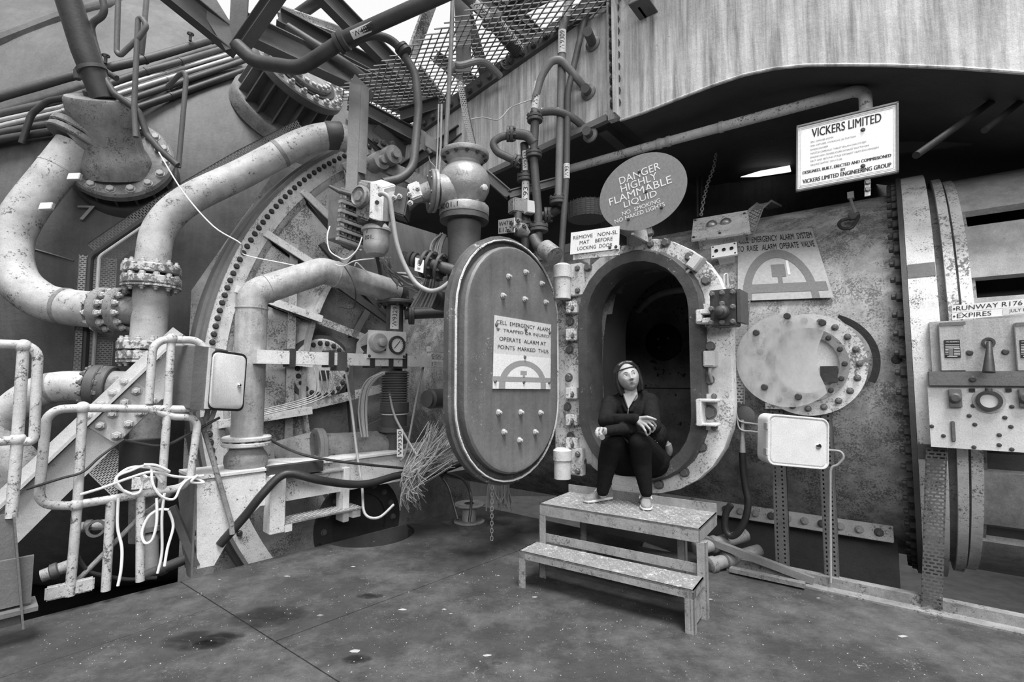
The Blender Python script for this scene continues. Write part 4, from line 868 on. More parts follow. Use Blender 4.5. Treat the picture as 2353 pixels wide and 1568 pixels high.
# hand valves on the bundle
for x, y, lab in ((437, 80, 'small hand valve on the topmost service pipe'), (242, 132, 'small hand valve behind the thick dark pipe')):
    q = sph(x, y + 14, .2); t_ = thing('hand_valve', lab, 'valve', q, 'hand valves'); MB().cyl(q, q + UZ * .1, .02).build('stem', DARK, t_); MB().ring(q + UZ * .1, UZ, .03, .045, .015, 20).build('handwheel', DARK, t_); MB().bar(q + UZ * .107 + V((.04, 0, 0)), q + UZ * .107 - V((.04, 0, 0)), .012, .01).build('spoke', DARK, t_)
# perforated cable tray on the dome
def trow(l, off, ax_=None):
    out = []
    W_ = [at(*p) for p in l]
    for i, p in enumerate(W_):
        d = (W_[min(i + 1, len(W_) - 1)] - W_[max(i - 1, 0)]).normalized(); n = (EYE - p).normalized(); a = d.cross(n).normalized(); out.append((p, a, n))
    return out
TRD = mat('dull_cable_tray', .2, .25, 8, rough=.55)
def tray2(*a, **k): return tray(*a, **k)
t_ = tray('cable_tray', 'wide perforated cable tray rising from the floor and slanting up right', trow(((207, 900, 5.5), (216, 800, 5.5), (220, 700, 5.5), (226, 590, 5.5)), 0), .33, TRD)
tray('cable_tray', '', trow(((228, 586, 5.52), (330, 515, 5.6), (450, 440, 5.75), (560, 375, 5.95), (700, 302, 6.2)), 0), .30, TRD, parent=t_)
for k_, dx in enumerate((-14, 6)):
    MB().tube(fillet(P((205 + dx, 900, 5.44), (222 + dx, 590, 5.44), (440 + dx, 440, 5.66), (640 + dx, 340, 5.95)), .1), (.03, .018)[k_], 8).build('cable', (BKC, GRC)[k_], None, ('thick black', 'thinner grey')[k_] + ' cable lying in the slanting perforated tray', 'cable', 'cables in the slanting tray')
tray('cable_tray', 'perforated tray lying low behind the diagonal girder', trow(((215, 1040, 5.2), (300, 1120, 5.0)), 0), .3, TRD)
# ---------------------------------------------------------------- diagonal girder
GIRD = mat('girder_paint', .5, .12, 5, chips=.1, chipcol=.1, chs=70, rough=.55)
g0, g1 = at(452, 792, 4.75), at(-30, 1262, 4.1); g1 = g1 + (g1 - g0).normalized() * 1.5; gd = (g1 - g0).normalized(); gn = (EYE - (g0 + g1) / 2); gn = (gn - gd * gn.dot(gd)).normalized(); gu = gd.cross(gn).normalized()
if gu.z < 0: gu = -gu
gi = thing('diagonal_girder', 'pale box girder slanting down to the lower left with bolted splice', 'girder', g1)
b = MB(); b.box((g0 + g1) / 2 - gn * .12, (g1 - g0) / 2, gu * .13, gn * .11); b.build('web_box', GIRD, gi)
b = MB(); b.box((g0 + g1) / 2 + gu * .15 - gn * .06, (g1 - g0) / 2, gu * .012, gn * .13); b.box((g0 + g1) / 2 + gu * .2 - gn * .1, (g1 - g0) / 2, gu * .05, gn * .012); b.build('top_flange', GIRD, gi)
sp = at(285, 945, 4.5); k_ = (sp - g0).dot(gd)
b = MB(); b.box(g0 + gd * k_ + gn * .0, gd * .25, gu * .125, gn * .012); b.build('splice_plate', GIRD, gi, bevel=.003)
for i in range(4):
    for j in (-1, 1): bolt(gi, g0 + gd * (k_ - .19 + .126 * i) + gu * .075 * j + gn * .012, gn, .075, BOLTL, True)
    bolt(gi, g0 + gd * (k_ - .19 + .126 * i) + gu * .2 - gn * .088, gn, .06, BOLTL, True)
# ---------------------------------------------------------------- handrails
def rail(b, pts, q=.06, r=.027, fil=.1): b.tube(fillet([W2.px(x, y, q) for x, y in pts], fil, 7), r, 14)
hr = thing('handrail', 'chipped pale tubular handrail with rounded loops along the deck edge', 'handrail', W2.px(165, 1372, .06))
b = MB(); rail(b, ((342, 928), (352, 780), (470, 782), (472, 935), (420, 941), (190, 938), (108, 942), (88, 1160), (160, 1163), (290, 1142), (435, 1118), (456, 960), (400, 958), (345, 942))); b.build('rail_loop', RAIL, hr)
for pts in (((190, 938), (178, 1160), (160, 1370)), ((394, 780), (385, 938), (374, 1090), (372, 1125)), ((255, 1150), (243, 1358)), ((323, 1140), (322, 1336))):
    b = MB(); rail(b, pts, fil=.01); b.build('post', RAIL, hr)
for x, y in ((190, 938), (176, 1161), (394, 779)): q = W2.px(x, y, .06); MB().ball(q, .042, 14, 10).build('clamp', RAIL, hr)
q = W2.px(160, 1372, .06); b = MB(); b.box(q + UZ * .05, W2.u * .12, W2.n * .012, UZ * .045); b.build('foot_plate', RAIL, hr, bevel=.01)
MB().tube([W2.px(400, 1128, .0), W2.px(315, 1195, .0), W2.px(168, 1345, .0)], .016, 10).build('brace', DUSTY, hr)
h2 = thing('handrail', 'nearest handrail end with a rounded return at the left edge', 'handrail', W2.px(48, 1432, .3))
q_ = [W2.px(x, y, .3) for x, y in ((88, 794), (78, 1018), (38, 1012))]
b = MB(); b.tube(fillet([q_[0] - W2.u * 3.2] + q_ + [q_[2] - W2.u * 3.0], .08, 7), .026, 14); b.build('rail_loop', RAIL, h2)
b = MB(); rail(b, ((54, 796), (40, 1010), (26, 1190)), .3, .028, .01); b.build('post', RAIL, h2)
for x, y in ((54, 796), (40, 1010)): MB().ball(W2.px(x, y, .3), .04, 14, 10).build('clamp', RAIL, h2)
b = MB(); p0_, p1_ = W2.px(30, 1180, .3), W2.px(50, 1432, .3); b.angle(p0_, p1_, .11, W2.n, -W2.u, .01); b.build('angle_stanchion', MID, h2)
b = MB(); b.box(W2.px(5, 1405, .3), W2.u * .14, W2.n * .1, UZ * .012); b.box(W2.px(0, 1345, .34), W2.u * .13, W2.n * .012, UZ * .13); b.build('foot_box', MID, h2)
# white cable thrown over the rail
def cab(pts, r, m, name, lab, q=None, cat='cable', k=6, grp=None, Y=None):
    W_ = [W2.px(p[0], p[1], q) for p in pts] if q is not None else ([at(p[0], p[1], Y) for p in pts] if Y else [at(*p) for p in pts])
    return MB().tube(curve(W_, k), r, 8).build(name, m, None, lab, cat, grp)
wc = thing('white_cable', 'tangled coil of white cable thrown over the handrail', 'cable', W2.px(330, 1150, .12))
for i, pts in enumerate((((185, 1137), (240, 1120), (300, 1098), (350, 1085), (400, 1095), (450, 1100), (468, 1110), (440, 1108), (455, 1092)), ((300, 1135), (268, 1118), (270, 1095), (300, 1075), (345, 1075), (390, 1085), (360, 1070), (330, 1068)), ((330, 1100), (322, 1130), (300, 1137), (280, 1125), (268, 1098), (300, 1082), (340, 1072), (372, 1110), (350, 1078)), ((348, 1075), (352, 1115), (372, 1142), (400, 1147), (415, 1120), (435, 1100), (468, 1093)),
        ((338, 1098), (325, 1090), (330, 1108), (340, 1100), (328, 1104)), ((272, 1145), (270, 1210), (280, 1260), (278, 1310), (271, 1347)), ((360, 1145), (360, 1200), (350, 1240), (333, 1248), (326, 1225), (340, 1190), (365, 1172), (388, 1172)), ((378, 1135), (372, 1190), (372, 1270), (362, 1318)), ((388, 1175), (398, 1210), (385, 1260), (378, 1302)))):
    MB().tube(curve([W2.px(x, y, .12 + .02 * math.sin(i * 2.1 + j)) for j, (x, y) in enumerate(pts)], 7), .009, 8).build('cable_strand', WHC, wc)
cab(((365, 350, 5.2), (420, 440, 5.1), (490, 520, 5.0), (553, 560, 5.0), (560, 585, 5.3), (650, 605, 5.1), (685, 612, 5.0)), .007, WHC, 'white_wire', 'thin white wire sagging from the dome nozzle to the bulkhead ring')
cab(((285, 1010), (230, 1050), (190, 1085), (140, 1100), (60, 1125)), .008, BKC, 'thin_lead', 'thin black lead draped across the diagonal girder', q=.1)
cab(((505, 960), (430, 1000), (370, 1025), (285, 1012)), .01, BKC, 'thin_lead', 'thin black lead running under the grey cabinet to the girder', q=.0)
cab(((170, 1260), (200, 1310), (250, 1325), (300, 1332), (360, 1328)), .012, BKC, 'deck_cable', 'dark cable trailing along the deck edge behind the rail posts', q=.0)
# ---------------------------------------------------------------- grey cabinet at the rail
fn = quad((487, 803), (567, 815), (556, 946), (477, 943), 3.8)
cb = thing('wall_cabinet', 'pale grey enclosure with black-sealed door beside the handrail', 'cabinet', fn(.5, 0))
b = MB(); b.loops([rrect(fn, -.42, .5, .0, 1.03, .05, .03, d) for d in (-.25, -.02)], cap=True); b.build('body', MID, cb)
b = MB(); plate(b, fn, -.05, .08, .02, 1.02, -.2, .0); b.build('side_face', ENCL, cb)
b = MB(); b.loops([rrect(fn, 0, 1, 0, 1, .18, .1, d) for d in (-.02, .012)], cap=True); b.build('door_seal', BLACK, cb)
b = MB(); b.loops([rrect(fn, .0 + e, .95 - e, .04 + e, .96 - e, .16, .09, d) for e, d in ((0, .005), (0, .018), (.012, .022))], cap=True); b.build('door', ENCL, cb)
MB().lathe(fn(.78, .45, .022), fn.n, [(.016, 0), (.016, .01), (.008, .02)], 14).build('door_lock', CHROME, cb)
for k_, dx in enumerate((0, 14)): MB().tube(curve(P((466 + dx, 800, 3.95), (478 + dx, 845, 3.92), (483 + dx, 900, 3.92), (478 + dx, 945, 3.95), (462 + dx, 985, 4.0))), .018, 10).build('flexible_conduit', GRC, None, ('left', 'right')[k_] + ' of two flexible conduits hanging at the cabinet side', 'conduit', 'cabinet conduits')
b = MB(); b.fb(W2, W2.loc(W2.px(402, 800, -.1))[0], W2.loc(W2.px(417, 800, -.1))[0], -.12, -.08, W2.loc(W2.px(402, 945, -.1))[2], W2.loc(W2.px(402, 790, -.1))[2]); b.build('back_post', WHITE, None, 'white upright strip behind the handrail loop', 'post')
b = MB(); b.fb(W2, W2.loc(W2.px(420, 800, -.1))[0], W2.loc(W2.px(447, 800, -.1))[0], -.2, -.1, W2.loc(W2.px(402, 935, -.1))[2], W2.loc(W2.px(402, 795, -.1))[2]); b.build('back_post', DARK2, None, 'dark upright strip behind the handrail loop', 'post')
# ---------------------------------------------------------------- base beam with hanging steps
bs = thing('base_beam', 'chipped white base beam on the deck edge carrying the mitred pipe', 'beam', W2.px(480, 1300, 0))
def w2l(x, y, q=0): return W2.loc(W2.px(x, y, q))
zt = w2l(480, 1093)[2]; zb = w2l(560, 1162)[2]; ra = w2l(452, 1150)[0]; rb = 2.75
b = MB(); b.fb(W2, ra, rb, -.42, -.02, zb + .02, zt - .02); b.build('web', WHITE, bs); b = MB(); b.fb(W2, ra - .01, rb, -.46, .01, zt - .02, zt); b.build('top_flange', WHITE, bs)
b = MB(); b.prism([W2.px(x, y, .0) for x, y in ((452, 1112), (625, 1085), (625, 1160), (598, 1163), (535, 1225), (492, 1300), (453, 1308))], W2.n * -.02); b.build('gusset_leg', WHITE, bs)
b = MB(); b.prism([W2(w2l(453, 1112)[0], -x, z) for x, z in ((0, zt - .02), (.42, zt - .02), (.42, zt - .2), (.1, 0), (0, 0))], W2.u * -.015); b.build('end_plate', MID, bs)
b = MB(); b.fb(W2, ra + .25, rb, -.3, -.02, zb - .03, zb + .02); b.build('bottom_flange', WHITE, bs)
b = MB(); b.bar(W2.px(395, 1165, -.1), W2.px(452, 1300, -.02), .05, .05); b.build('strut', DARK2, bs)
hs = thing('hanging_step', 'white hanging step unit with chequered treads below the base beam', 'steps', W2.px(640, 1220, .1))
rl, rr = w2l(620, 1150, .05)[0], w2l(805, 1130, .05)[0]
b = MB(); b.fb(W2, rl - .02, rl + .10, -.02, .12, w2l(640, 1225, .1)[2], w2l(640, 1092, .1)[2]); b.build('stringer', WHITE, hs, bevel=.006); b = MB(); b.fb(W2, rr - .06, rr, -.1, .04, w2l(800, 1200, .05)[2], w2l(800, 1075, .05)[2]); b.build('stringer', WHITE, hs, bevel=.006)
zs = w2l(660, 1206, .12)[2]; b = MB(); b.fb(W2, rl + .1, rr + .08, -.12, .12, zs, zs + .012); b.build('tread', TREAD, hs); b = MB(); b.fb(W2, rl + .1, rl + .16, .08, .12, zs - .06, zs); b.fb(W2, rr + .0, rr + .08, -.06, .1, zs - .07, zs); b.build('tread_bracket', WHITE, hs)
b = MB(); s = .032
for i in range(int((rr - rl) / s)):
    for j in range(7):
        a = rl + .12 + s * (i + .5); c = -.11 + s * (j + .5); k_ = .012; d = (1, .35) if (i + j) % 2 else (.35, 1)
        b.add([W2(a - k_ * d[0], c - k_ * d[1], zs + .012), W2(a + k_ * .3 * d[1], c - k_ * .3 * d[0], zs + .012), W2(a + k_ * d[0], c + k_ * d[1], zs + .012), W2(a - k_ * .3 * d[1], c + k_ * .3 * d[0], zs + .012), W2(a, c, zs + .018)], [(0, 1, 4), (1, 2, 4), (2, 3, 4), (3, 0, 4)])
b.build('raised_pattern', LOZ, hs, kind='stuff')
zs2 = w2l(760, 1085, 0)[2]; b = MB(); b.fb(W2, rl + .1, rr - .06, -.2, .03, zs2, zs2 + .012); b.build('upper_tread', TREAD, hs)
b = MB(); b.fb(W2, rl - .02, rl + .45, -.02, .06, zs2 + .03, zs2 + .12); b.build('dark_panel', DARK, hs)
# black hose over the steps
MB().tube(curve(P((505, 1252, 4.0), (560, 1190, 4.05), (600, 1140, 4.08), (640, 1098, 4.15), (672, 1089, 4.2), (730, 1103, 4.3), (800, 1113, 4.5), (850, 1111, 4.65), (920, 1092, 4.9), (1000, 1085, 5.2), (1060, 1065, 5.4))), .034, 12).build('black_hose', BLACK, None, 'thick black hose draped over the hanging step towards the corner', 'hose')
# ================================================================ bulkhead ring
BQ, BR0, BZ, RR = -2.0, 4.28, 1.42, 4.07
BC = W2(BR0, BQ, BZ)
def bd(a): a = math.radians(a); return W2.u * math.cos(a) + UZ * math.sin(a)
def bp(R, a, q=0.0): return BC + bd(a) * R + W2.n * q
bk = thing('bulkhead', 'great bolted white bulkhead ring with radial ribs behind the mitred pipe', 'bulkhead', W2(1.5, BQ, -2.0))
A0, A1 = 98, 222
def arc(b, ri, ro, q0, h, n=90, a0=A0, a1=A1): b.ring(BC + W2.n * q0, W2.n, ri, ro, h, n, math.radians(a0), math.radians(a1), W2.u)
b = MB(); arc(b, 3.80, 4.05, -.06, .06); b.build('bolted_band', RINGW, bk)
b = MB(); arc(b, 4.035, 4.075, -.12, .13); arc(b, 4.06, 4.11, -.3, .2); b.build('rim', GREYP, bk)
for i in range(70): bolt(bk, bp(3.955, 112 + 1.36 * i, 0), W2.n, .055, BOLTD)
ribs = [116.6 + 11.7 * i for i in range(8)]
for i in range(7):      # dished panels between the ribs
    L = []
    for k_ in range(9):
        a = ribs[i] + .35 + (11.0) * k_ / 8; L.append([bp(3.80, a, -.02), bp(3.74, a, -.05), bp(3.70, a, -.1), bp(2.98, a, -.14), bp(2.94, a, -.08), bp(2.9, a, -.05)])
    b = MB(); b.loops(L, closed=False); b.build('panel', PANELW, bk)
for a in ribs:
    t = bd(a + 90) * .016; b = MB()
    b.hexa([bp(3.86, a, 0) - t, bp(2.86, a, -.12) - t, bp(2.86, a, -.12) + t, bp(3.86, a, 0) + t, bp(3.84, a, .05) - t, bp(2.86, a, .22) - t, bp(2.86, a, .22) + t, bp(3.84, a, .05) + t]); ro = b.build('rib', DARK2, bk)
    t2 = bd(a + 90) * .045; b = MB(); b.hexa([bp(3.88, a, .03) - t2, bp(2.86, a, .2) - t2, bp(2.86, a, .2) + t2, bp(3.88, a, .03) + t2, bp(3.87, a, .055) - t2, bp(2.86, a, .225) - t2, bp(2.86, a, .225) + t2, bp(3.87, a, .055) + t2]); b.build('rib_cap', RINGW, ro)
b = MB(); arc(b, 2.84, 2.90, -.14, .18); b.build('inner_hoop', PANELW, bk)
BACKW = mat('bulkhead_wall', .42, .35, 2.2, chips=.3, chipcol=.12, chs=60, rough=.65, dirt=.6)
b = MB(); b.add([W2(.2, BQ - .3, -2.3), W2(4.6, BQ - .3, -2.3), W2(4.6, BQ - .3, 2.0), W2(2.3, BQ - .3, 3.2), W2(2.0, BQ - .3, 4.4), W2(1.2, BQ - .3, 4.4), W2(.2, BQ - .3, 2.5)], [(0, 1, 2, 3, 4, 5, 6)]); b.build('back_wall', BACKW, bk)
QB = BQ - .02
def w2bar(nm, x0, y0, x1, y1, w, m, q=QB, d=.14, cap=True, par=bk):
    p0, p1 = W2.px(x0, y0, q), W2.px(x1, y1, q); b = MB(); dd = (p1 - p0).normalized(); up = dd.cross(W2.n).normalized()
    b.box((p0 + p1) / 2 - W2.n * d / 2, (p1 - p0) / 2, up * .008, W2.n * d / 2)
    o = b.build(nm, DARK2, par)
    b = MB(); b.box((p0 + p1) / 2, (p1 - p0) / 2, up * w / 2, W2.n * .008); b.build('flange', m, o); return o
w2bar('stiffener', 632, 698, 900, 800, .10, PANELW); w2bar('stiffener', 676, 560, 660, 1110, .10, PANELW); w2bar('stiffener', 600, 958, 985, 868, .12, PANELW)
w2bar('stiffener', 690, 590, 905, 745, .10, MID); w2bar('stiffener', 800, 1015, 990, 925, .2, MID); w2bar('stiffener', 845, 715, 812, 775, .09, GREYP); w2bar('stiffener', 800, 800, 820, 1060, .09, MID); w2bar('stiffener', 915, 800, 945, 1000, .14, MID)
for x0, y0, x1, y1 in ((740, 560, 905, 745), (870, 560, 905, 740)): w2bar('stiffener', x0, y0, x1, y1, .08, MID)
mc = W2.px(742, 848, QB + .02); mh = thing('manhole_cover', 'round bolted blank cover on the bulkhead behind the trunking', 'cover', mc - UZ * .4)
b = MB(); b.lathe(mc - W2.n * .2, W2.n, [(.40, 0), (.40, .18), (.38, .2), (.30, .2)], 48); b.build('disc', PANELW, mh); b = MB(); b.ring(mc - W2.n * .1, W2.n, .40, .45, .06, 48); b.build('neck_ring', DARK2, mh)
for i in range(22): bolt(mh, mc + (W2.u * math.cos(i * .2856) + UZ * math.sin(i * .2856)) * .34, W2.n, .055, BOLTD)
b = MB(); q = W2.px(745, 862, QB + .06); b.box(q, W2.u * .06, UZ * .06, W2.n * .02); b.build('name_plate', DARK, mh)
# ---------------------------------------------------------------- trunking with gauge plate
tr = thing('cable_trunking', 'white square cable trunking running across in front of the bulkhead', 'trunking', W2.px(620, 840, -1.1))
TQ = 0.0
def t2(x, y): l = W2.loc(W2.px(x, y, TQ)); return l[0], l[2]
a0_, z1_ = t2(605, 806); a1_, z0_ = t2(992, 855)
zlo, zhi = t2(700, 838)[1], t2(700, 808)[1]
b = MB(); b.fb(W2, a0_ - .05, t2(775, 830)[0], TQ - .12, TQ, zlo, zhi); b.fb(W2, t2(795, 830)[0], a1_, TQ - .12, TQ, zlo, zhi); b.build('duct', WHITE, tr)
b = MB(); b.fb(W2, t2(775, 830)[0], t2(796, 830)[0], TQ - .13, TQ + .01, zlo - .05, zhi + .01); b.build('coupling', DARK2, tr)
for x in (665, 755, 850, 893, 925): b = MB(); aa = t2(x, 830)[0]; b.fb(W2, aa, aa + .05, TQ - .13, TQ + .012, zlo - .02, zhi + .02); b.build('tape_band', DARK, tr)
for dz in (.02, .11, .19): b = MB(); b.fb(W2, a1_, a1_ + .3, TQ - .1, TQ - .02, zlo - .02 + dz, zlo + .04 + dz); b.build('end_channel', PANELW, tr)
fn = quad_on(W2, TQ + .03, (848, 760), (934, 762), (931, 826), (846, 822))
gp = thing('gauge_plate', 'pale square plate with regulator knob and pressure gauge on the trunking', 'gauge', fn(.5, 0))
b = MB(); plate(b, fn, 0, 1, 0, 1, -.025, 0); b.build('plate', ENCL, gp)
pg = fn(.73, .5); MB().ring(pg, W2.n, .075, .092, .03, 32).build('gauge_rim', DARK, gp); MB().lathe(pg, W2.n, [(.078, 0), (.078, .012)], 32).build('gauge_dial', SIGNW, gp)
MB().bar(pg + W2.n * .014 - W2.u * .03 - UZ * .035, pg + W2.n * .014 + W2.u * .035 + UZ * .04, .006, .003, W2.n).build('gauge_needle', INK, gp)
b = MB()
for i in range(15): w = math.radians(-45 + 270 * i / 14); d = W2.u * math.cos(w) + UZ * math.sin(w); b.bar(pg + d * .06 + W2.n * .0135, pg + d * .072 + W2.n * .0135, .004, .002, W2.n)
b.build('dial_marks', INK, gp)
pk = fn(.2, .56); MB().lathe(pk, W2.n, [(.09, 0), (.095, .03), (.085, .07), (.04, .075), (.04, .12), (.015, .13)], 28).build('regulator', GALV, gp)
b = MB(); plate(b, fn, .4, .45, .28, .56, .0, .006); b.build('slot', INK, gp)
for u, v in ((.95, .6), (.96, .07), (.03, .08)): bolt(gp, fn(u, v), W2.n, .025, BOLTD, name='screw')
# ---------------------------------------------------------------- mitred pipe
mp = thing('mitred_pipe', 'thick grey mitred pipe rising from the base beam and bending right', 'pipe', at(567, 1070, 4.35))
LAG = mat('lagged_pipe_paint', .36, .25, 7, chips=.26, chipcol=.16, chs=80, rough=.6, streak=.3)
MP = P((567, 1012, 4.32), (580, 675, 4.32), (742, 622, 4.75), (830, 648, 5.05), (912, 672, 5.32)); rm = .125
MB().tube(fillet(MP, .12, 3), rm, 24).build('pipe_run', LAG, mp)
for p, q in ((MP[1], MP[0]), (MP[1], MP[2]), (MP[2], MP[3])):
    d = (q - p).normalized(); c = p + d * .13; MB().lathe(c - d * .006, d, [(rm, 0), (rm + .006, .002), (rm + .006, .01), (rm, .012)], 24).build('weld', LAG, mp)
e = MP[0]; flange(mp, e - UZ * .0, UZ, .19, .035, 0, .04, PANELW); flange(mp, e - UZ * .045, UZ, .19, .035, 10, .035, PANELW, bm_=BOLTL)
MB().lathe(e - UZ * .045, -UZ, [(.12, 0), (.13, .03), (.165, .08), (.17, .13), (.15, .2), (.15, .25)], 28).build('bell', DUSTY, mp)
# second pipe end: downcomer with flanges and bellows
dc = thing('downcomer', 'dark flanged downcomer with bellows hanging behind the trunking', 'pipe', at(905, 1000, 5.4))
MB().tube(fillet([MP[-1] - (MP[-1] - MP[-2]).normalized() * .1, at(912, 668, 5.35), at(910, 690, 5.38)], .05, 4), .13, 20).build('elbow', DARK2, dc)
flange(dc, at(910, 692, 5.38), -UZ, .21, .04, 10, .04, DARK2, bm_=BOLTD, both=True)
MB().tube([at(908, 690, 5.4), at(905, 860, 5.4)], .09, 20).build('stem', DARK2, dc)
bel = [(.13, 0)]
for i in range(14): bel += [(.155, .02 + .026 * i), (.125, .033 + .026 * i)]
MB().lathe(at(907, 853, 5.4), -UZ, bel, 24).build('bellows', GREYP, dc)
MB().lathe(at(907, 925, 5.4), -UZ, [(.15, 0), (.15, .1), (.13, .12), (.13, .25), (.17, .25), (.17, .3), (.1, .32), (.1, .7)], 24).build('lower_sleeve', DARK2, dc)
MB().ring(at(907, 946, 5.4), -UZ, .13, .136, .03, 24).build('bright_band', SIGNW, dc)
MB().tube([at(930, 722, 5.38), at(1030, 718, 5.5)], .06, 16).build('side_branch', DARK2, dc)
sb = (at(1030, 718, 5.5) - at(930, 722, 5.38)).normalized(); flange(dc, at(938, 722, 5.39), sb, .115, .03, 8, .03, DARK2, bm_=BOLTD); flange(dc, at(944, 722, 5.4), sb, .115, .03, 0, .03, DARK2)
def wrap_tag(s, a, c, r, lab, span=1.5):
    p0, p1 = at(*a), at(*c); d = (p1 - p0).normalized(); n = EYE - (p0 + p1) / 2; n = (n - d * n.dot(d)).normalized(); up = n.cross(d).normalized()
    def fn(u, v, e=0.0): w = (v - .5) * span; return p0.lerp(p1, u) + (n * math.cos(w) + up * math.sin(w)) * (r + e)
    t_ = thing('pipe_tag', lab, 'label', p0, 'pipe tags'); b = MB(); k_ = 8; b.loops([[fn(0, i / k_) for i in range(k_ + 1)], [fn(1, i / k_) for i in range(k_ + 1)]], closed=False); b.build('sleeve', SIGND, t_)
    lettering(t_, [(s, .08, .92, .25, .75)], lambda u, v: fn(u, v, .002), INK); return t_
def tag_label(s, x0, y0, x1, y1, Y, lab, vert=True, m=SIGND):
    fn = quad((x0, y0), (x1, y0), (x1, y1), (x0, y1), Y); t_ = thing('pipe_tag', lab, 'label', fn(.5, 0), 'pipe tags'); b = MB(); plate(b, fn, 0, 1, 0, 1, -.006, 0); b.build('tag', m, t_)
    lettering(t_, [(s, .06, .94, .2, .8)], (lambda u, v: fn(1 - v, u, .002)) if vert else (lambda u, v: fn(u, v, .002)), INK); return t_
wrap_tag('W9329', (906, 758, 5.4), (908, 704, 5.4), .093, 'white upright W9329 tag on the downcomer above the gauge plate', 1.0)
tag_label('W9330', 912, 987, 926, 1050, 4.95, 'white upright W9330 tag below the bellows')
# low horizontal pipe behind the beam
lp = thing('low_pipe', 'thick dusty pipe lying behind the base beam', 'pipe', at(700, 1060, 5.0))
MB().tube(P((640, 1045, 4.9), (722, 1030, 4.95)), [.13, .16], 20).build('reducer', DUSTY, lp); MB().tube(P((722, 1030, 4.95), (910, 1018, 5.5)), .135, 20).build('pipe_run', DUSTY, lp)
d_ = (at(910, 1018, 5.5) - at(722, 1030, 4.95)).normalized(); flange(lp, at(722, 1030, 4.95), d_, .19, .04, 8, .04, GREYP); flange(lp, at(731, 1030, 4.97), d_, .19, .04, 0, .04, GREYP)
# gusset and link arm, top of the bulkhead
gs = thing('link_arm', 'dusty steel link arm with pinned lugs at the top of the bulkhead ring', 'linkage', at(870, 360, 6.0))
for i, (x0, y0, x1, y1, Y, w) in enumerate(((862, 372, 985, 428, 5.9, .16), (835, 300, 960, 400, 6.1, .1))):
    p0_, p1_ = at(x0, y0, Y), at(x1, y1, Y + .2); MB().bar(p0_, p1_, .06, w).build('arm', (DUSTY, DARK2)[i], gs)
for x, y in ((868, 373), (895, 360)): q = at(x, y, 5.85); MB().lathe(q - W2.n * .1, W2.n, [(.11, 0), (.11, .2), (.05, .2), (.05, .25)], 24).build('pin_boss', DUSTY, gs)
b = MB(); b.prism(P((842, 318, 6.1), (885, 268, 6.1), (940, 330, 6.4), (930, 380, 6.4), (870, 350, 6.15)), W2.n * -.04); b.build('gusset', DARK2, gs)
for x, y in ((838, 330), (862, 325), (880, 330), (850, 363), (900, 332), (915, 350)): bolt(gs, at(x, y, 5.95), W2.n, .07, BOLTD)
b = MB(); b.lathe(at(835, 292, 6.3), V((.2, -.5, .8)), [(.22, 0), (.22, .06), (.15, .07), (.15, .2)], 28); b.build('clevis', DUSTY, gs)
# ================================================================ globe valve and actuator
gv = thing('globe_valve', 'large pale cast-iron globe valve standing above the open hatch leaf', 'valve', at(1067, 490, 4.5))
o = at(1067, 498, 4.5); k_ = 4.5 / F
MB().lathe(o, UZ, [(57 * k_, 0), (58 * k_, 2 * k_), (58 * k_, 20 * k_), (57 * k_, 22 * k_), (40 * k_, 23 * k_), (38 * k_, 30 * k_), (50 * k_, 45 * k_), (58 * k_, 62 * k_), (60 * k_, 82 * k_), (56 * k_, 100 * k_), (46 * k_, 114 * k_), (38 * k_, 122 * k_), (37 * k_, 128 * k_), (46 * k_, 140 * k_), (56 * k_, 142 * k_), (57 * k_, 144 * k_), (57 * k_, 152 * k_), (55 * k_, 154 * k_), (20 * k_, 155 * k_)], 40).build('body', CASTM, gv)
for i in range(12):
    w = i * math.pi / 6 + .2; bolt(gv, o + UZ * 23 * k_ + V((math.cos(w), math.sin(w), 0)) * 49 * k_, UZ, .035, BOLT); bolt(gv, o + UZ * 141 * k_ + V((math.cos(w), math.sin(w), 0)) * 49 * k_, -UZ, .03, BOLTD); bolt(gv, o + V((math.cos(w), math.sin(w), 0)) * 49 * k_, -UZ, .035, BOLTD, True)
MB().lathe(o - UZ * .005, -UZ, [(57 * k_, 0), (57 * k_, 12 * k_), (40 * k_, 13 * k_), (38 * k_, 60 * k_), (38 * k_, 330 * k_)], 32).build('lower_pipe', DARK2, gv)
MB().lathe(at(1112, 432, 4.28), V((.5, -.85, 0)), [(.03, -.02), (.03, .02), (.02, .025)], 6).build('plug', BOLTL, gv)
fx = (at(985, 440, 4.5) - at(1067, 440, 4.5)).normalized() + V((0, -.35, 0)); fx.normalize()
MB().cyl(at(1060, 440, 4.5), at(1000, 440, 4.38), .15, n=24).build('side_neck', CASTM, gv)
flange(gv, at(1003, 440, 4.4), fx, .19, .035, 8, .05, CASTM); flange(gv, at(994, 440, 4.37), fx, .19, .03, 0, .05, GREYP)
def cylmap(o_, R, c_ang, span, z0, z1):
    return lambda u, v: o_ + V((math.cos(c_ang + (u - .5) * span), math.sin(c_ang + (u - .5) * span), 0)) * R + UZ * (z0 + (z1 - z0) * v)
lettering(gv, [('4001.1', 0, 1, 0, 1)], cylmap(o, 58.6 * k_, math.radians(-125), .9, 5 * k_, 17 * k_), INK)
lettering(gv, [('ALFA', 0, 1, 0, 1)], cylmap(o, 60.6 * k_, math.radians(-90), .5, 78 * k_, 88 * k_), CASTM, 'cast_letters')
lk = thing('valve_coupling', 'bolted coupling linking actuator and globe valve', 'coupling', at(940, 470, 4.4))
MB().tube(P((990, 440, 4.36), (955, 450, 4.35), (925, 465, 4.33), (895, 470, 4.3)), [.09, .07, .11, .1], 20).build('shaft_housing', DUSTY, lk)
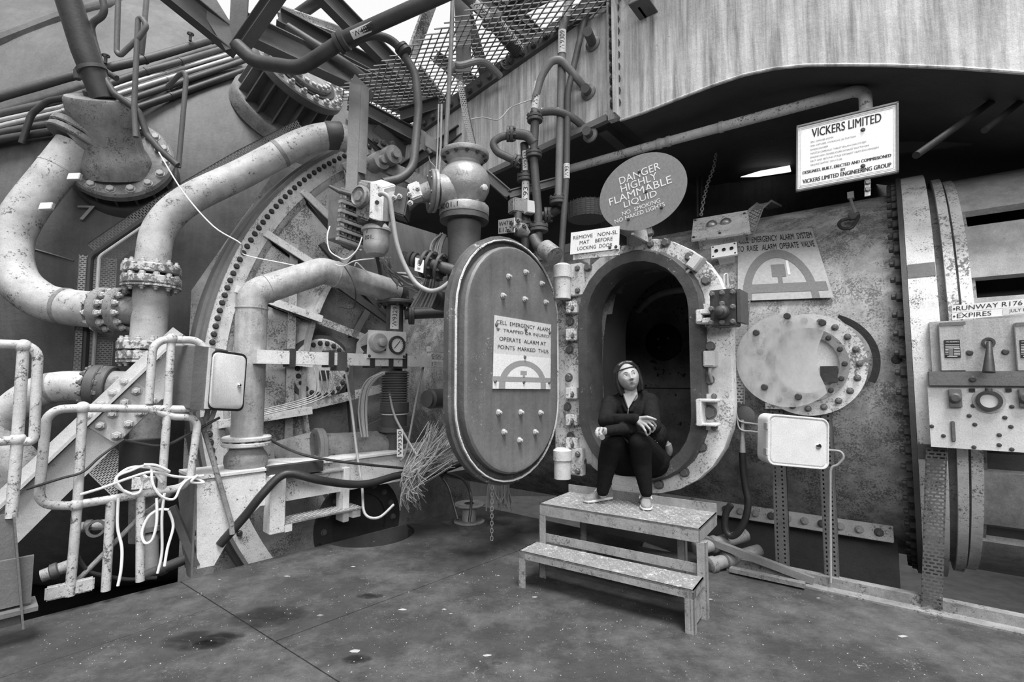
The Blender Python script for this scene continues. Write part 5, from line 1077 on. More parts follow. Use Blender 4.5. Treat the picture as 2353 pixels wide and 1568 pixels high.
b = MB(); b.box(at(955, 443, 4.28), V((.05, 0, .02)), V((0, .06, 0)), V((-.02, 0, .07))); b.build('lever_block', WHITE, lk, bevel=.012)
b = MB(); b.box(at(925, 470, 4.3), V((.06, 0, -.02)), V((0, .1, 0)), V((.02, 0, .12))); b.build('yoke', DARK2, lk, bevel=.012)
for x, y in ((905, 455), (918, 452), (942, 448), (943, 467), (960, 435)): bolt(lk, at(x, y, 4.18), V((0, -1, .2)), .04, BOLTL, True)
ac = thing('valve_actuator', 'pale box actuator with a round motor can numbered 001 below it', 'actuator', at(862, 590, 4.2))
fn = quad((850, 418), (882, 432), (875, 508), (846, 500), 4.1)
b = MB(); b.hexa(P((815, 498, 4.12), (846, 510, 4.05), (846, 420, 4.05), (822, 412, 4.12)) + P((845, 502, 4.4), (878, 512, 4.33), (882, 428, 4.33), (852, 415, 4.4))); b.build('case_front', DUSTY, ac, bevel=.02)
b = MB(); b.hexa(P((848, 502, 4.03), (878, 511, 4.1), (882, 432, 4.1), (851, 417, 4.03)) + P((870, 500, 4.4), (905, 510, 4.45), (910, 425, 4.45), (875, 412, 4.4))); b.build('case_rear', WHITE, ac, bevel=.008)
MB().lathe(at(828, 452, 4.06), V((-.5, -.85, 0)), [(.09, -.02), (.09, .02), (.075, .03), (.07, .015), (.045, .015), (.04, .03)], 28).build('round_cover', DUSTY, ac)
MB().lathe(at(866, 466, 4.05), V((.5, -.9, 0)), [(.018, 0), (.018, .008)], 14).build('port', INK, ac)
b = MB(); b.hexa(P((822, 510, 4.15), (878, 520, 4.1), (890, 530, 4.4), (840, 525, 4.4)) + P((818, 498, 4.12), (878, 508, 4.08), (895, 505, 4.4), (840, 500, 4.4))); b.build('adapter', DARK2, ac)
oc = at(865, 528, 4.22); MB().lathe(oc, -UZ, [(.07, -.06), (.125, 0), (.125, .02), (.108, .025), (.108, .14), (.1, .18), (.075, .215), (.03, .23)], 28).build('motor_can', GALV, ac)
lettering(ac, [('V.', .3, .5, .55, .95), ('001.', .2, .9, 0, .4)], cylmap(oc - UZ * .11, .1095, math.radians(-112), 1.1, 0, .09), INK)
MB().tube(P((815, 474, 4.1), (790, 462, 4.1), (758, 428, 4.1)), [.02, .02, .012], 10).build('hand_lever', DARK, ac) if False else MB().tube(P((812, 448, 4.1), (780, 440, 4.1), (757, 428, 4.1)), [.018, .02, .012], 10).build('hand_lever', DARK2, ac)
MB().tube(curve(P((872, 448, 3.98), (880, 445, 3.96), (895, 458, 3.96), (902, 500, 3.98), (912, 560, 4.0), (930, 610, 4.02), (955, 650, 4.02), (985, 668, 4.0), (1010, 665, 3.98), (1032, 650, 3.98))), .019, 12).build('grey_conduit', GRC, None, 'grey flexible conduit sagging from the actuator to behind the leaf', 'conduit')
# terminal rack
tk = thing('terminal_rack', 'grey open terminal rack full of wiring left of the actuator', 'terminal rack', at(780, 555, 4.3))
fn = quad((753, 445), (785, 440), (775, 548), (752, 552), 4.35)
b = MB(); b.hexa(P((752, 552, 4.35), (775, 548, 4.2), (835, 570, 4.45), (810, 572, 4.6)) + P((755, 446, 4.35), (784, 441, 4.2), (842, 462, 4.45), (815, 465, 4.6)));
b = MB(); TK = [P((752, 552, 4.35), (775, 548, 4.2), (784, 441, 4.2), (756, 446, 4.35))]; b.prism(TK[0], V((.012, .012, 0))); b.build('side_panel', GREYP, tk)
e0, e1, e2, e3 = at(775, 548, 4.2), at(838, 570, 4.5), at(842, 462, 4.5), at(784, 441, 4.2)
dv = V((.05, .15, 0))
b = MB(); b.prism([e0 + dv, e1 + dv, e2 + dv, e3 + dv], dv * .1); b.build('back_panel', BLACK, tk)
for i in range(6):
    v = i / 5.; b = MB(); a_, c_ = e0.lerp(e3, v), e1.lerp(e2, v); b.bar(a_, c_, .04, .025); b.bar(a_ + UZ * .035, c_ + UZ * .035, .01, .012); b.build('rail', GALV, tk)
for i in range(5):
    for j in range(5): v = (i + .5) / 5; q = e0.lerp(e3, v).lerp(e1.lerp(e2, v), (j + .5) / 6) + dv * .5; b = MB(); b.box(q, V((.012, .006, 0)), V((0, .02, 0)), V((0, 0, .03))); b.build('terminal', BOLTD, tk)
b = MB(); b.prism(P((752, 552, 4.35), (775, 548, 4.2), (838, 570, 4.5), (812, 575, 4.65)), UZ * .01); b.build('floor_panel', DARK2, tk)
for i, pts in enumerate((((758, 520, 4.15), (752, 545, 4.12), (757, 575, 4.12), (775, 590, 4.1), (795, 596, 4.1), (820, 575, 4.1), (832, 545, 4.1)), ((770, 608, 4.3), (790, 612, 4.25), (815, 600, 4.2), (860, 594, 4.2)), ((815, 612, 4.4), (822, 605, 4.4), (855, 640, 4.5)), ((790, 610, 4.3), (808, 640, 4.3), (817, 670, 4.3), (812, 708, 4.4), (780, 705, 4.5)))):
    MB().tube(curve(P(*pts)), .0055, 6).build('loose_wire', (WHC, WHC, WHC, BKC)[i], None, ('pale wire looping below the terminal rack', 'pale wire lying on the mitred pipe bend', 'short bent white wire right of the pipe bend', 'dark wire hanging down over the mitred pipe')[i], 'wire', 'loose wires')
# small flanged branch pipes behind the leaf
sb = thing('branch_valve', 'small dark flanged branch pipe with a torn paper tag left of the leaf', 'pipe', at(1000, 640, 4.45))
MB().tube(P((925, 590, 4.5), (1045, 622, 4.4)), .05, 16).build('pipe_run', DARK2, sb); dd = (at(1045, 622, 4.4) - at(925, 590, 4.5)).normalized()
for x, y, r in ((940, 594, .07), (950, 597, .07), (975, 606, .13), (987, 609, .13), (1008, 614, .13)): flange(sb, at(x, y, 4.47), dd, r, .03, 8 if r > .1 else 0, .028, DARK2, bm_=BOLTD)
fn = quad((954, 592), (975, 598), (972, 628), (953, 622), 4.35); b = MB(); plate(b, fn, 0, 1, 0, 1, 0, .003); b.build('paper_tag', SIGNW, sb); lettering(sb, [('W 4788', .1, .9, .3, .7)], lambda u, v: fn(1 - v, u, .004), INK)
# ================================================================ tall manifold pipes
def bent(name, lab, pts, rpx, m, fil=.15, grp=None, fls=(), n=16, tagged=None):
    W_ = beyond(P(*pts), pts); r = rpx * sum(p[2] for p in pts) / len(pts) / F; t_ = thing(name, lab, 'pipe', min(W_, key=lambda v: v.z), grp); MB().tube(fillet(W_, fil, 8), r, n).build('pipe_run', m, t_)
    for x, y, Y, ax, R, nb in fls: flange(t_, at(x, y, Y), ax, R, .03, nb, .03, DARK2, bm_=BOLTD, both=True); flange(t_, at(x, y, Y) - V(ax).normalized() * .035, ax, R, .03, 0, .03, DARK2)
    return t_, r
Ym = 4.75
bent('manifold_pipe', 'hooped manifold pipe with a white upper sleeve arching to the duct panel', ((1228, 275, Ym), (1229, 230, Ym), (1245, 170, 4.72), (1280, 125, 4.66), (1330, 185, 4.7), (1352, 213, 4.82)), 9, GREYP, fil=.45, fls=())
bent('manifold_pipe', 'short hooped manifold pipe curving right below the taller hoop', ((1228, 275, Ym), (1240, 258, Ym), (1285, 255, 4.7), (1325, 275, 4.7), (1357, 311, 4.8)), 9, DARK2, fil=.4)
t_, r = bent('manifold_pipe', 'flanged upright manifold pipe between the hoops and the hatch leaf', ((1230, 262, Ym), (1226, 360, Ym), (1236, 480, Ym), (1238, 600, Ym)), 10, DARK2, fls=((1229, 272, Ym, UZ, .075, 6), (1227, 355, Ym, UZ, .075, 6), (1238, 525, Ym, UZ, .09, 6)))
MB().tube(curve(P((1228, 330, Ym), (1210, 312, Ym), (1180, 308, Ym))), .05, 14).build('branch', DARK2, t_)
t_, r = bent('manifold_pipe', 'hairpin branch pipe turning back left of the manifold', ((1185, 308, Ym), (1150, 315, Ym), (1130, 328, Ym), (1142, 350, Ym), (1185, 370, Ym)), 9, DARK2, fil=.12, fls=((1172, 308, Ym, (1, 0, 0), .075, 6), (1186, 370, Ym, (.8, 0, -.4), .06, 6)))
bent('manifold_pipe', 'tall light grey upright pipe right of the manifold', ((1316, -30, 4.7), (1300, 40, 4.7), (1292, 70, 4.72), (1290, 200, 4.75), (1284, 460, 4.75), (1282, 470, 4.75)), 10, GREYP, fls=((1283, 462, 4.75, UZ, .085, 6),))
bent('manifold_pipe', 'dark upright pipe leaning beside the tall light grey one', ((1365, -30, 4.65), (1335, 80, 4.7), (1305, 210, 4.7), (1302, 400, 4.7), (1290, 580, 4.7), (1290, 640, 4.7)), 7.5, DARK2, fil=.5)
bent('manifold_pipe', 'slim dark pipe with twin lines descending left of the manifold', ((1205, 330, 4.85), (1208, 390, 4.85), (1207, 525, 4.85), (1206, 600, 4.85)), 10, DARK2, fls=((1207, 410, 4.85, UZ, .08, 6), (1207, 520, 4.85, UZ, .09, 6)))
bent('manifold_pipe', 'low cross pipe joining the uprights behind the leaf top', ((1195, 500, 4.9), (1260, 495, 4.9), (1284, 480, 4.8)), 10, DARK2, fil=.1, fls=((1222, 498, 4.9, (1, 0, 0), .075, 6), (1258, 494, 4.9, (1, 0, 0), .075, 6)))
wrap_tag('W9310', (1228, 252, Ym), (1236, 190, Ym), .039, 'white sleeve tag W9310 on the hooped manifold pipe', 2.2)
wrap_tag('W9309', (1291, 125, 4.73), (1292, 72, 4.72), .043, 'white sleeve tag W9309 high on the tall grey pipe', 2.2)
wrap_tag('W9314', (1207, 484, 4.85), (1208, 403, 4.85), .044, 'white upright tag W9314 on the slim dark pipe', 2.0)
wrap_tag('W9313', (1207, 395, 4.85), (1206, 350, 4.85), .044, 'narrow white tag W9313 above the slim pipe flange', 1.2)
wrap_tag('W931', (1302, 412, 4.7), (1302, 378, 4.7), .033, 'small white tag on the dark leaning pipe', 2.2)
wrap_tag('W9312', (1243, 257, Ym), (1288, 256, Ym), .039, 'white sleeve tag W9312 along the short hooped pipe', 2.2)
fn = quad((1145, 506), (1182, 500), (1182, 534), (1145, 538), 4.8); t_ = thing('number_board', 'small white W4777 number board above the leaf', 'label', fn(.5, 0)); b = MB(); plate(b, fn, 0, 1, 0, 1, -.008, 0); b.build('board', SIGND, t_)
lettering(t_, [('W4777', .05, .95, .55, .85), ('E1301', .06, .94, .12, .42)], lambda u, v: fn(u, v, .002), INK)
mv = thing('motor_valve', 'small bolted motor valve clustered behind the number board', 'valve', at(1190, 560, 4.7))
b = MB(); b.box(at(1190, 475, 4.8), V((.07, .03, 0)), V((-.03, .05, 0)), V((0, 0, .07))); b.build('body', DUSTY, mv, bevel=.01); b = MB(); b.box(at(1217, 478, 4.75), V((.04, .02, 0)), V((-.02, .04, 0)), V((0, 0, .06))); b.build('side_box', SIGND, mv, bevel=.006)
MB().tube(P((1180, 520, 4.65), (1200, 530, 4.6), (1215, 540, 4.6)), [.05, .07, .03], 16).build('barrel', DUSTY, mv); MB().cyl(at(1190, 490, 4.78), at(1190, 540, 4.75), .04).build('stem', DARK2, mv)
for x, y in ((1176, 512), (1192, 508), (1184, 525), (1205, 520), (1170, 530)): bolt(mv, at(x, y, 4.55), V((-.3, -.9, .3)), .045, BOLT, True)
MB().tube(P((1225, 545, 4.6), (1236, 565, 4.55), (1250, 575, 4.5)), [.045, .05, .05], 20).build('end_cap', DARK2, mv)
b = MB(); b.cyl(at(1252, 572, 4.42), at(1275, 590, 4.32), .085, n=24); b.build('capped_stub', DUSTY, None, 'capped round stub poking out behind the leaf top right', 'pipe')
# instrument on the left of the valve
ib = thing('instrument_box', 'small pale instrument box on a bracket above the globe valve', 'instrument', at(990, 345, 5.0))
fn = quad((976, 305), (1005, 322), (1005, 352), (977, 335), 4.9); b = MB(); plate(b, fn, 0, 1, 0, 1, -.08, 0); b.build('case', GREYP, ib, bevel=.005); b = MB(); plate(b, fn, -.4, .0, -.2, 1.3, -.09, -.07); b.build('bracket', GREYP, ib)
MB().cyl(at(982, 345, 4.85), at(990, 355, 4.85), .03).build('gland', DARK, ib); MB().tube(curve(P((985, 352, 4.85), (988, 370, 4.85), (1000, 385, 4.85), (995, 400, 4.85))), .005, 6).build('lead', GRC, ib)
# ================================================================ overhead duct
hd = thing('overhead_duct', 'huge streaked pale duct hanging over the chamber at the upper right', 'duct', W1(1, -.15, 3.2))
HT = -.15
low = [(1425, 277), (1480, 258), (1560, 226), (1640, 195), (1710, 172), (1780, 157), (1850, 150), (1940, 149), (2050, 150), (2200, 156), (2420, 172)]
pts = [W1.px(x, y, HT) for x, y in low]; pts.append(pts[-1] + W1.u * 2.6)
top = [V((p.x, p.y, 6.6)) for p in pts]
b = MB(); b.loops([pts, [p + W1.n * -.03 for p in pts], [p + W1.n * -.03 for p in top], top, pts], closed=False); b.build('side_plate', HULL, hd)
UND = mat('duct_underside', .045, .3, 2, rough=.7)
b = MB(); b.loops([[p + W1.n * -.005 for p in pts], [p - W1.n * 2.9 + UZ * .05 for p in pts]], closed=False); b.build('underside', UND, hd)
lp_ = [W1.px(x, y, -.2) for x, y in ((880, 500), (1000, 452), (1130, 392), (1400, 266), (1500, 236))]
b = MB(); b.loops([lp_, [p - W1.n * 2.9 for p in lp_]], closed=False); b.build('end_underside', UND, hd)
b = MB(); b.tube([p + W1.n * .0 for p in pts], .012, 8); b.build('lower_weld', HULL, hd)
pa = [(1000, 452), (1130, 392), (1395, 268), (1400, -60), (1330, 8), (1240, 78), (1030, 236), (905, 330), (880, 480)]
b = MB(); b.prism([W1.px(x, y, -.2) for x, y in pa], W1.n * -.03); b.build('end_panel', HULL, hd)
b = MB(); p0_, p1_ = W1.px(885, 352, -.18), W1.px(1405, -20, -.18); b.bar(p0_, p1_, .07, .16); b.build('upper_angle', DARK2, hd)
for i in range(18): bolt(hd, p0_.lerp(p1_, .2 + .045 * i) + W1.n * .04 - UZ * .02, W1.n, .06, BOLTD)
b = MB(); p0_, p1_ = W1.px(1100, 410, -.17), W1.px(1396, 272, -.17); b.bar(p0_, p1_, .06, .06); b.build('lower_angle', GREYP, hd)
l0, l1 = W1.loc(W1.px(1397, 270, -.13)), W1.loc(W1.px(1424, 270, -.13))
b = MB(); b.fb(W1, l0[0], l1[0] - .02, -.2, -.13, l0[2] - .03, 6.5); b.fb(W1, l1[0] - .02, l1[0], -.2, -.03, l0[2] - .03, 6.5); b.build('joint_flange', HULL, hd)
for i in range(16): bolt(hd, W1((l0[0] + l1[0]) / 2 + .02, -.13, l0[2] + .1 + i * .115), W1.n, .09, BOLTD, True)
b = MB(); a, _, z = W1.loc(W1.px(1455, 27, .0)); b.fb(W1, a, a + .17, -.14, .1, z, z + .012); b.fb(W1, a + .05, a + .07, -.14, .02, z, z + .3); b.build('shelf_bracket', DARK2, hd)
b = MB(); b.bar(W1.px(1385, 290, -.3), W1.px(1480, 375, -1.2), .1, .12); b.build('prop', DARK2, hd)
# outlets on the panel
for x, y, dx, dy, lab in ((1362, 100, -12, -28, 'upper'), (1352, 212, -18, -22, 'middle'), (1356, 310, -20, -22, 'lower')):
    q = W1.px(x, y, -.19); t_ = thing('panel_outlet', '%s round pipe outlet on the duct end panel' % lab, 'outlet', q, 'panel outlets'); e = W1.px(x + dx, y + dy, .08); d = (e - q).normalized(); MB().tube([q, q.lerp(e, .45 if lab != 'upper' else 1)], .043, 16).build('stub', DARK2, t_); MB().lathe(q - W1.n * .01, W1.n, [(.075, 0), (.075, .02), (.05, .04)], 20).build('collar', GREYP, t_)
# things in the dark behind the chamber
bgd = thing('mesh_basket', 'dark woven mesh basket in the shadow above the hatch', 'basket', at(1350, 500, 5.6)); q = at(1350, 505, 5.6)
MB().lathe(q, UZ, [(.21, 0), (.22, .02), (.22, .17), (.2, .19)], 28).build('shell', mat('mesh_dark', .14, .3, 40, rough=.6), bgd)
b = MB()
for i in range(28): w = 2 * math.pi * i / 28; b.tube([q + V((math.cos(w) * .222, math.sin(w) * .222, 0)), q + V((math.cos(w) * .222, math.sin(w) * .222, .19))], .004, 4)
for j in range(8): b.tube([q + V((math.cos(2 * math.pi * i / 28) * .222, math.sin(2 * math.pi * i / 28) * .222, .02 + j * .022)) for i in range(28)], .004, 4, True)
b.build('mesh', MID, bgd, kind='stuff')
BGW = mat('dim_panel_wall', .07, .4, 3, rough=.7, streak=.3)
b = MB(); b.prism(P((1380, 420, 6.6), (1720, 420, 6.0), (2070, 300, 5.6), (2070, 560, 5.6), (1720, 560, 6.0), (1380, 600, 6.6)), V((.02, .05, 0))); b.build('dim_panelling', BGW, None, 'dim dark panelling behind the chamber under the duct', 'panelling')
for x, lab in ((1603, 'left of the swinging chain'), (1612, 'nearest the swinging chain')): MB().cyl(at(x, 405, 5.6), at(x, 500, 5.6), .018).build('dark_conduit', DARK, None, 'thin upright dark conduit ' + lab, 'conduit')
ch = thing('hanging_chain', 'slack chain hanging in the dark under the duct', 'chain', at(1612, 495, 5.2)); cpts = curve(P((1645, 352, 5.2), (1640, 385, 5.2), (1627, 420, 5.2), (1618, 455, 5.2), (1611, 495, 5.2)), 6)
for i in range(len(cpts) - 1): MB().tube(curve([cpts[i] + V((.012, 0, 0)) * s1_ + (cpts[i + 1] - cpts[i]) * s2_ for s1_, s2_ in ((-1, .1), (1, .1), (1, .9), (-1, .9))], 3, True) if i % 2 else curve([cpts[i] + V((0, .012, 0)) * s1_ + (cpts[i + 1] - cpts[i]) * s2_ for s1_, s2_ in ((-1, .1), (1, .1), (1, .9), (-1, .9))], 3, True), .005, 5, True).build('link', GALV, ch)
# far window strip
WINM = bpy.data.materials.new('daylit_glass'); WINM.use_nodes = True; e_ = WINM.node_tree.nodes['Principled BSDF']; e_.inputs['Emission Color'].default_value = (1, 1, 1, 1); e_.inputs['Emission Strength'].default_value = .7
b = MB(); b.prism(P((1703, 406, 5.7), (1745, 393, 5.66), (1815, 380, 5.6), (1818, 394, 5.6), (1745, 405, 5.66)), V((0, .02, 0))); b.build('window_1', WINM, None, 'narrow strip of daylight between duct and panelling', None, kind='structure')
# ================================================================ walkway of expanded metal overhead
ZW = 5.0
wk = thing('mesh_walkway', 'expanded-metal walkway overhead, daylight showing through its diamonds', 'walkway', V((0, 6, ZW)))
b = MB(); cw, chh, sw = .14, .08, .0055
def strand(p, q):
    d = (q - p).normalized(); x = d.cross(UZ) * sw; b.hexa([p - x - UZ * .004, q - x - UZ * .004, q + x - UZ * .004, p + x - UZ * .004, p - x + UZ * .006, q - x + UZ * .006, q + x + UZ * .006, p + x + UZ * .006])
ux_, uy_ = W1.u, W1.n
o_ = W1(0, 0, ZW)
for i in range(-32, 5):
    for j in range(-30, 16):
        c_ = o_ + ux_ * (cw * (i + .5 * (j % 2))) + uy_ * (chh * .5 * j)
        lt, ln_ = W1.loc(c_)[1], W1.loc(c_)[0]
        if (lt < -.9 and ln_ > -1.5) or c_.x < -2.15: continue
        strand(c_ + ux_ * cw * .5, c_ + uy_ * chh * .5); strand(c_ + ux_ * cw * .5, c_ - uy_ * chh * .5)
b.build('expanded_mesh', mat('mesh_metal', .32, .2, 20, rough=.5), wk, kind='stuff')
def beam(lab, p0_, p1_, w, h, m=DARK2, kind='i', nm='roof_beam', grp='overhead steelwork', up=UZ):
    b = MB(); p0_, p1_ = beyond([at(*p0_), at(*p1_)], [p0_, p1_])
    if kind == 'i': b.ibeam(p0_, p1_, w, h, up)
    elif kind == 'l': d = (p1_ - p0_).normalized(); s_ = d.cross(UZ).normalized(); b.angle(p0_, p1_, w, s_.cross(d), s_, .012)
    else: b.bar(p0_, p1_, w, h, up)
    return b.build(nm, m, None, lab, 'beam', grp)
beam('dark overhead beam edging the walkway towards the duct', (1060, -30, 5.0), (1250, 110, 5.6), .1, .16, DARK2)
beam('dark overhead beam crossing beside the ribbed hose', (1130, -30, 5.2), (1245, 95, 5.7), .1, .14)
beam('dark ribbed channel crossing the walkway near the top', (1165, 30, 5.3), (1300, -40, 4.8), .14, .1)
beam('heavy dark beam entering at the top left of the roof', (385, -25, 5.2), (552, 112, 5.7), .14, .24)
beam('pale flat brace left of the truss node', (448, -40, 5.4), (540, 110, 5.6), .02, .22, MID, 'b')
beam('pale upright flat brace above the truss node', (553, -40, 5.5), (545, 110, 5.6), .2, .02, GREYP, 'b', up=V((0, 1, 0)))
beam('dark raking brace right of the truss node', (655, -40, 5.3), (545, 118, 5.6), .14, .14, DARK2)
beam('long pale-sided I-beam running down right from the truss node', (560, 62, 5.7), (985, 262, 6.8), .2, .26, GREYP)
beam('second long dark beam above the pale-sided one', (640, 40, 6.0), (1020, 240, 7.0), .16, .18, DARK2)
beam('dark beam slanting across the mesh behind the loop pipe', (735, -20, 5.6), (1015, 265, 6.6), .14, .2, DARK2)
beam('pale angle slanting across the upper middle', (640, 25, 6.4), (790, 78, 6.6), .12, .1, PANELW)
beam('pale bolted angle column high in the middle', (1000, -20, 5.6), (945, 130, 5.9), .14, .05, PANELW, 'b')
beam('lower dark cross beam behind the globe valve', (805, 235, 6.0), (985, 330, 6.3), .12, .16, DARK2)
beam('dark horizontal beam left of the globe valve top', (920, 268, 6.2), (1010, 240, 6.0), .12, .16, DARK2)
beam('thin dark cross beam under the duct angle', (905, 405, 6.2), (1060, 300, 5.8), .08, .12, DARK)
beam('pale vertical flat brace right of the slim conduit', (1062, -20, 5.0), (1066, 165, 5.2), .02, .16, GREYP, 'b', up=V((1, 0, 0)))
beam('dark leaning flat brace below the ribbed hose', (1062, -10, 5.3), (1122, 200, 5.6), .02, .12, DARK2, 'b', up=V((1, 0, 0)))
beam('lower strut between lattice strip and manifold', (1115, 400, 5.0), (1170, 448, 4.95), .09, .08, GREYP)
beam('lower strut running right behind the manifold', (1170, 448, 4.95), (1290, 415, 5.0), .07, .07, GREYP)
for i, (a_, c_) in enumerate((((960, 160, 6.6), (1090, 330, 6.2)), ((880, 130, 6.8), (990, 215, 6.9)), ((1000, 130, 6.4), (1110, 205, 6.2)))): beam(('far', 'farther', 'middle')[i] + ' dark roof purlin in the background steelwork', a_, c_, .12, .12, DARK)
po = thing('tapered_post', 'tall tapered grey steel post in front of the bulkhead top', 'post', at(815, 520, 4.6))
b = MB(); q = P((803, 190, 4.9), (830, 195, 4.9), (822, 395, 4.7), (818, 525, 4.6), (788, 520, 4.6), (796, 390, 4.7)); b.prism(q, V((.03, .12, 0))); b.build('web', MID, po); b = MB(); b.prism([q[1] + V((.002, 0, 0)), q[2] + V((.002, 0, 0)), q[2] + V((.06, .05, 0)), q[1] + V((.06, .05, 0))], V((.004, .012, 0))); b.build('side_face', GREYP, po)
b = MB(); b.prism(P((815, 170, 4.9), (850, 205, 4.95), (830, 235, 4.9), (803, 195, 4.9)), V((.02, .1, 0))); b.build('head_plate', MID, po)
# overhead pipes
def top_pipe(nm, lab, pts, rpx, m, fil=.3, col=()):
    W_ = beyond(P(*pts), pts); r = rpx * sum(p[2] for p in pts) / len(pts) / F; t_ = thing(nm, lab, 'pipe', W_[0]); MB().tube(fillet(W_, fil, 8), r, 18).build('pipe_run', m, t_)
    for x, y, Y, x2, y2, Y2, dr, ln in col: p = at(x, y, Y); d = (at(x2, y2, Y2) - p).normalized(); MB().lathe(p, d, [(r, 0), (r + dr, .005), (r + dr, ln * .4), (r + dr * .6, ln * .45), (r + dr, ln * .55), (r + dr, ln - .005), (r, ln)], 24).build('coupling', DARK, t_)
    return t_
top_pipe('roof_pipe', 'thick dark pipe bending across the roof with a W4860 sleeve', ((545, 105, 4.9), (585, 142, 4.85), (690, 158, 4.75), (800, 85, 4.6), (1080, -40, 4.3)), 17, DARK, .35, ((775, 102, 4.62, 830, 70, 4.56, .03, .1),))
wrap_tag('W4860', (812, 79.6, 4.588), (866, 55.5, 4.53), .0716, 'white sleeve tag W4860 on the thick roof pipe', 1.15)
top_pipe('loop_pipe', 'grey looping pipe hanging from the roof pipe down to the actuator', ((790, 112, 4.75), (845, 78, 4.75), (905, 90, 4.8), (955, 170, 4.85), (962, 250, 4.85), (950, 385, 4.7), (920, 412, 4.6), (880, 420, 4.5)), 10, DARK2, .35, ((920, 108, 4.8, 935, 125, 4.8, .03, .09),))
top_pipe('beam_pipe', 'dark pipe following the long beam under the roof pipe', ((660, 62, 5.9), (800, 150, 6.1), (990, 300, 6.6)), 10, DARK2, .2)
top_pipe('roof_pipe', 'short dark pipe against the bright roof light', ((680, 38, 6.6), (770, -25, 6.4)), 14, DARK, .2)
rh = thing('ribbed_hose', 'thick ribbed hose with a white sleeve slanting down to the duct edge', 'hose', at(1200, 130, 5.2))
hp = P((1045, -35, 4.7), (1130, 45, 4.95), (1215, 145, 5.3)); hp[0] = hp[0] + (hp[0] - hp[1]).normalized(); hl = []
for i in range(60): hl.append(hp[1].lerp(hp[2], i / 59))
MB().tube(hl, [(.083 if i % 2 else .074) for i in range(60)], 18).build('hose_run', DARK2, rh); MB().tube([hp[0], hp[1]], .062, 18).build('sleeve', DARK2, rh); wrap_tag('W4901', (1085, 3, 4.82), (1122, 38, 4.92), .066, 'white sleeve tag W4901 on the ribbed hose'); MB().lathe(hp[1], hp[2] - hp[1], [(.1, -.05), (.11, -.03), (.11, .03), (.095, .05)], 20).build('coupling', DARK2, rh)
MB().tube(P((1048, -200, 4.7), (1041, -20, 4.7), (1036, 120, 4.7), (1021, 400, 4.7)), .022, 10).build('slim_conduit', GREYP, None, 'slim upright conduit left of the lattice strip', 'conduit')
MB().tube(curve(P((1030, 170, 4.9), (1045, 150, 4.9), (1060, 150, 4.9), (1110, 142, 5.0), (1150, 175, 5.2))), .034, 10).build('grey_hose', GREYP, None, 'light grey hose arching over the duct edge beside the handwheel', 'hose')
hw_ = thing('handwheel', 'small dark spoked handwheel at the duct edge', 'handwheel', at(1165, 150, 5.3)); q = at(1165, 150, 5.3); MB().ring(q, V((.3, -.9, .2)), .065, .08, .015, 24).build('rim', DARK, hw_)
x_, y_ = perp(V((.3, -.9, .2)))
for i in range(3): d = x_ * math.cos(i * 1.047) + y_ * math.sin(i * 1.047); MB().bar(q + d * .07, q - d * .07, .012, .01, V((.3, -.9, .2))).build('spoke', DARK, hw_)
tray('lattice_strip', 'narrow lattice strip hanging from the roof beside the globe valve', [(at(x, y, Y), V((1, .1, 0)).normalized(), V((0, -1, 0))) for x, y, Y in ((1055, 172, 4.95), (1070, 260, 4.9), (1088, 342, 4.85))], .07, GREYP)
for i, x in enumerate((1003, 1010)): MB().tube(P((x + 5, 240, 4.85), (x + 3, 330, 4.85), (x - 1, 405, 4.8)), (.008, .012)[i], 8).build('conduit', GALV, None, ('thin left', 'thicker right')[i] + ' conduit dropping beside the instrument box', 'conduit', 'instrument conduits')
MB().tube(curve(P((1080, 275, 4.9), (1110, 270, 4.95), (1145, 275, 5.0), (1170, 250, 5.1), (1190, 240, 5.1), (1225, 228, 5.15))), .006, 6).build('thin_wire', GRC, None, 'thin wire wandering across the duct end panel', 'wire')
# ================================================================ seated person
SKIN = flat('skin', .33, .55); HAIR = mat('dark_hair', .018, .4, 60, rough=.4, bump=.08, streak=.5); CLOTH = mat('black_cloth', .012, .3, 30, rough=.9, bump=.3, spec=.1); LEGG = mat('black_leggings', .009, .2, 40, rough=.9, spec=.1)
SHOE = mat('canvas_shoe', .2, .2, 40, rough=.8); LIP = flat('lip', .1, .4); EYEW = flat('eye_white', .6, .2); IRIS = flat('iris', .05, .2); SHIRT = flat('shirt_grey', .16, .7)
def capsule(b, p, q, r0, r1, n=14):
    p, q = V(p), V(q); d = q - p; L = d.length
    if L < 1e-6: b.ball(p, r0, n, 8); return
    d /= L; pr = []
    for i in range(6): w = math.pi / 2 * (1 - i / 5); pr.append((r0 * math.cos(w), -r0 * math.sin(w)))
    for i in range(6): w = math.pi / 2 * i / 5; pr.append((r1 * math.cos(w), L + r1 * math.sin(w)))
    b.lathe(p, d, pr, n)
def chain(b, pts, rs):
    for i in range(len(pts) - 1): capsule(b, pts[i], pts[i + 1], rs[i], rs[i + 1])
_tmp = []
def meld(b, m, voxel, name, sm=4):
    me = b.mesh(name, m, 180); o = bpy.data.objects.new('tmp_' + name, me); COL.objects.link(o)
    r = o.modifiers.new('r', 'REMESH'); r.mode = 'VOXEL'; r.voxel_size = voxel; r.use_smooth_shade = True
    s = o.modifiers.new('s', 'SMOOTH'); s.factor = .5; s.iterations = sm
    _tmp.append((o, m, name)); return o
ps = thing('person', 'person in black hooded top and leggings sitting in the hatch with crossed arms', 'person', fl(1440, 1150, .54))
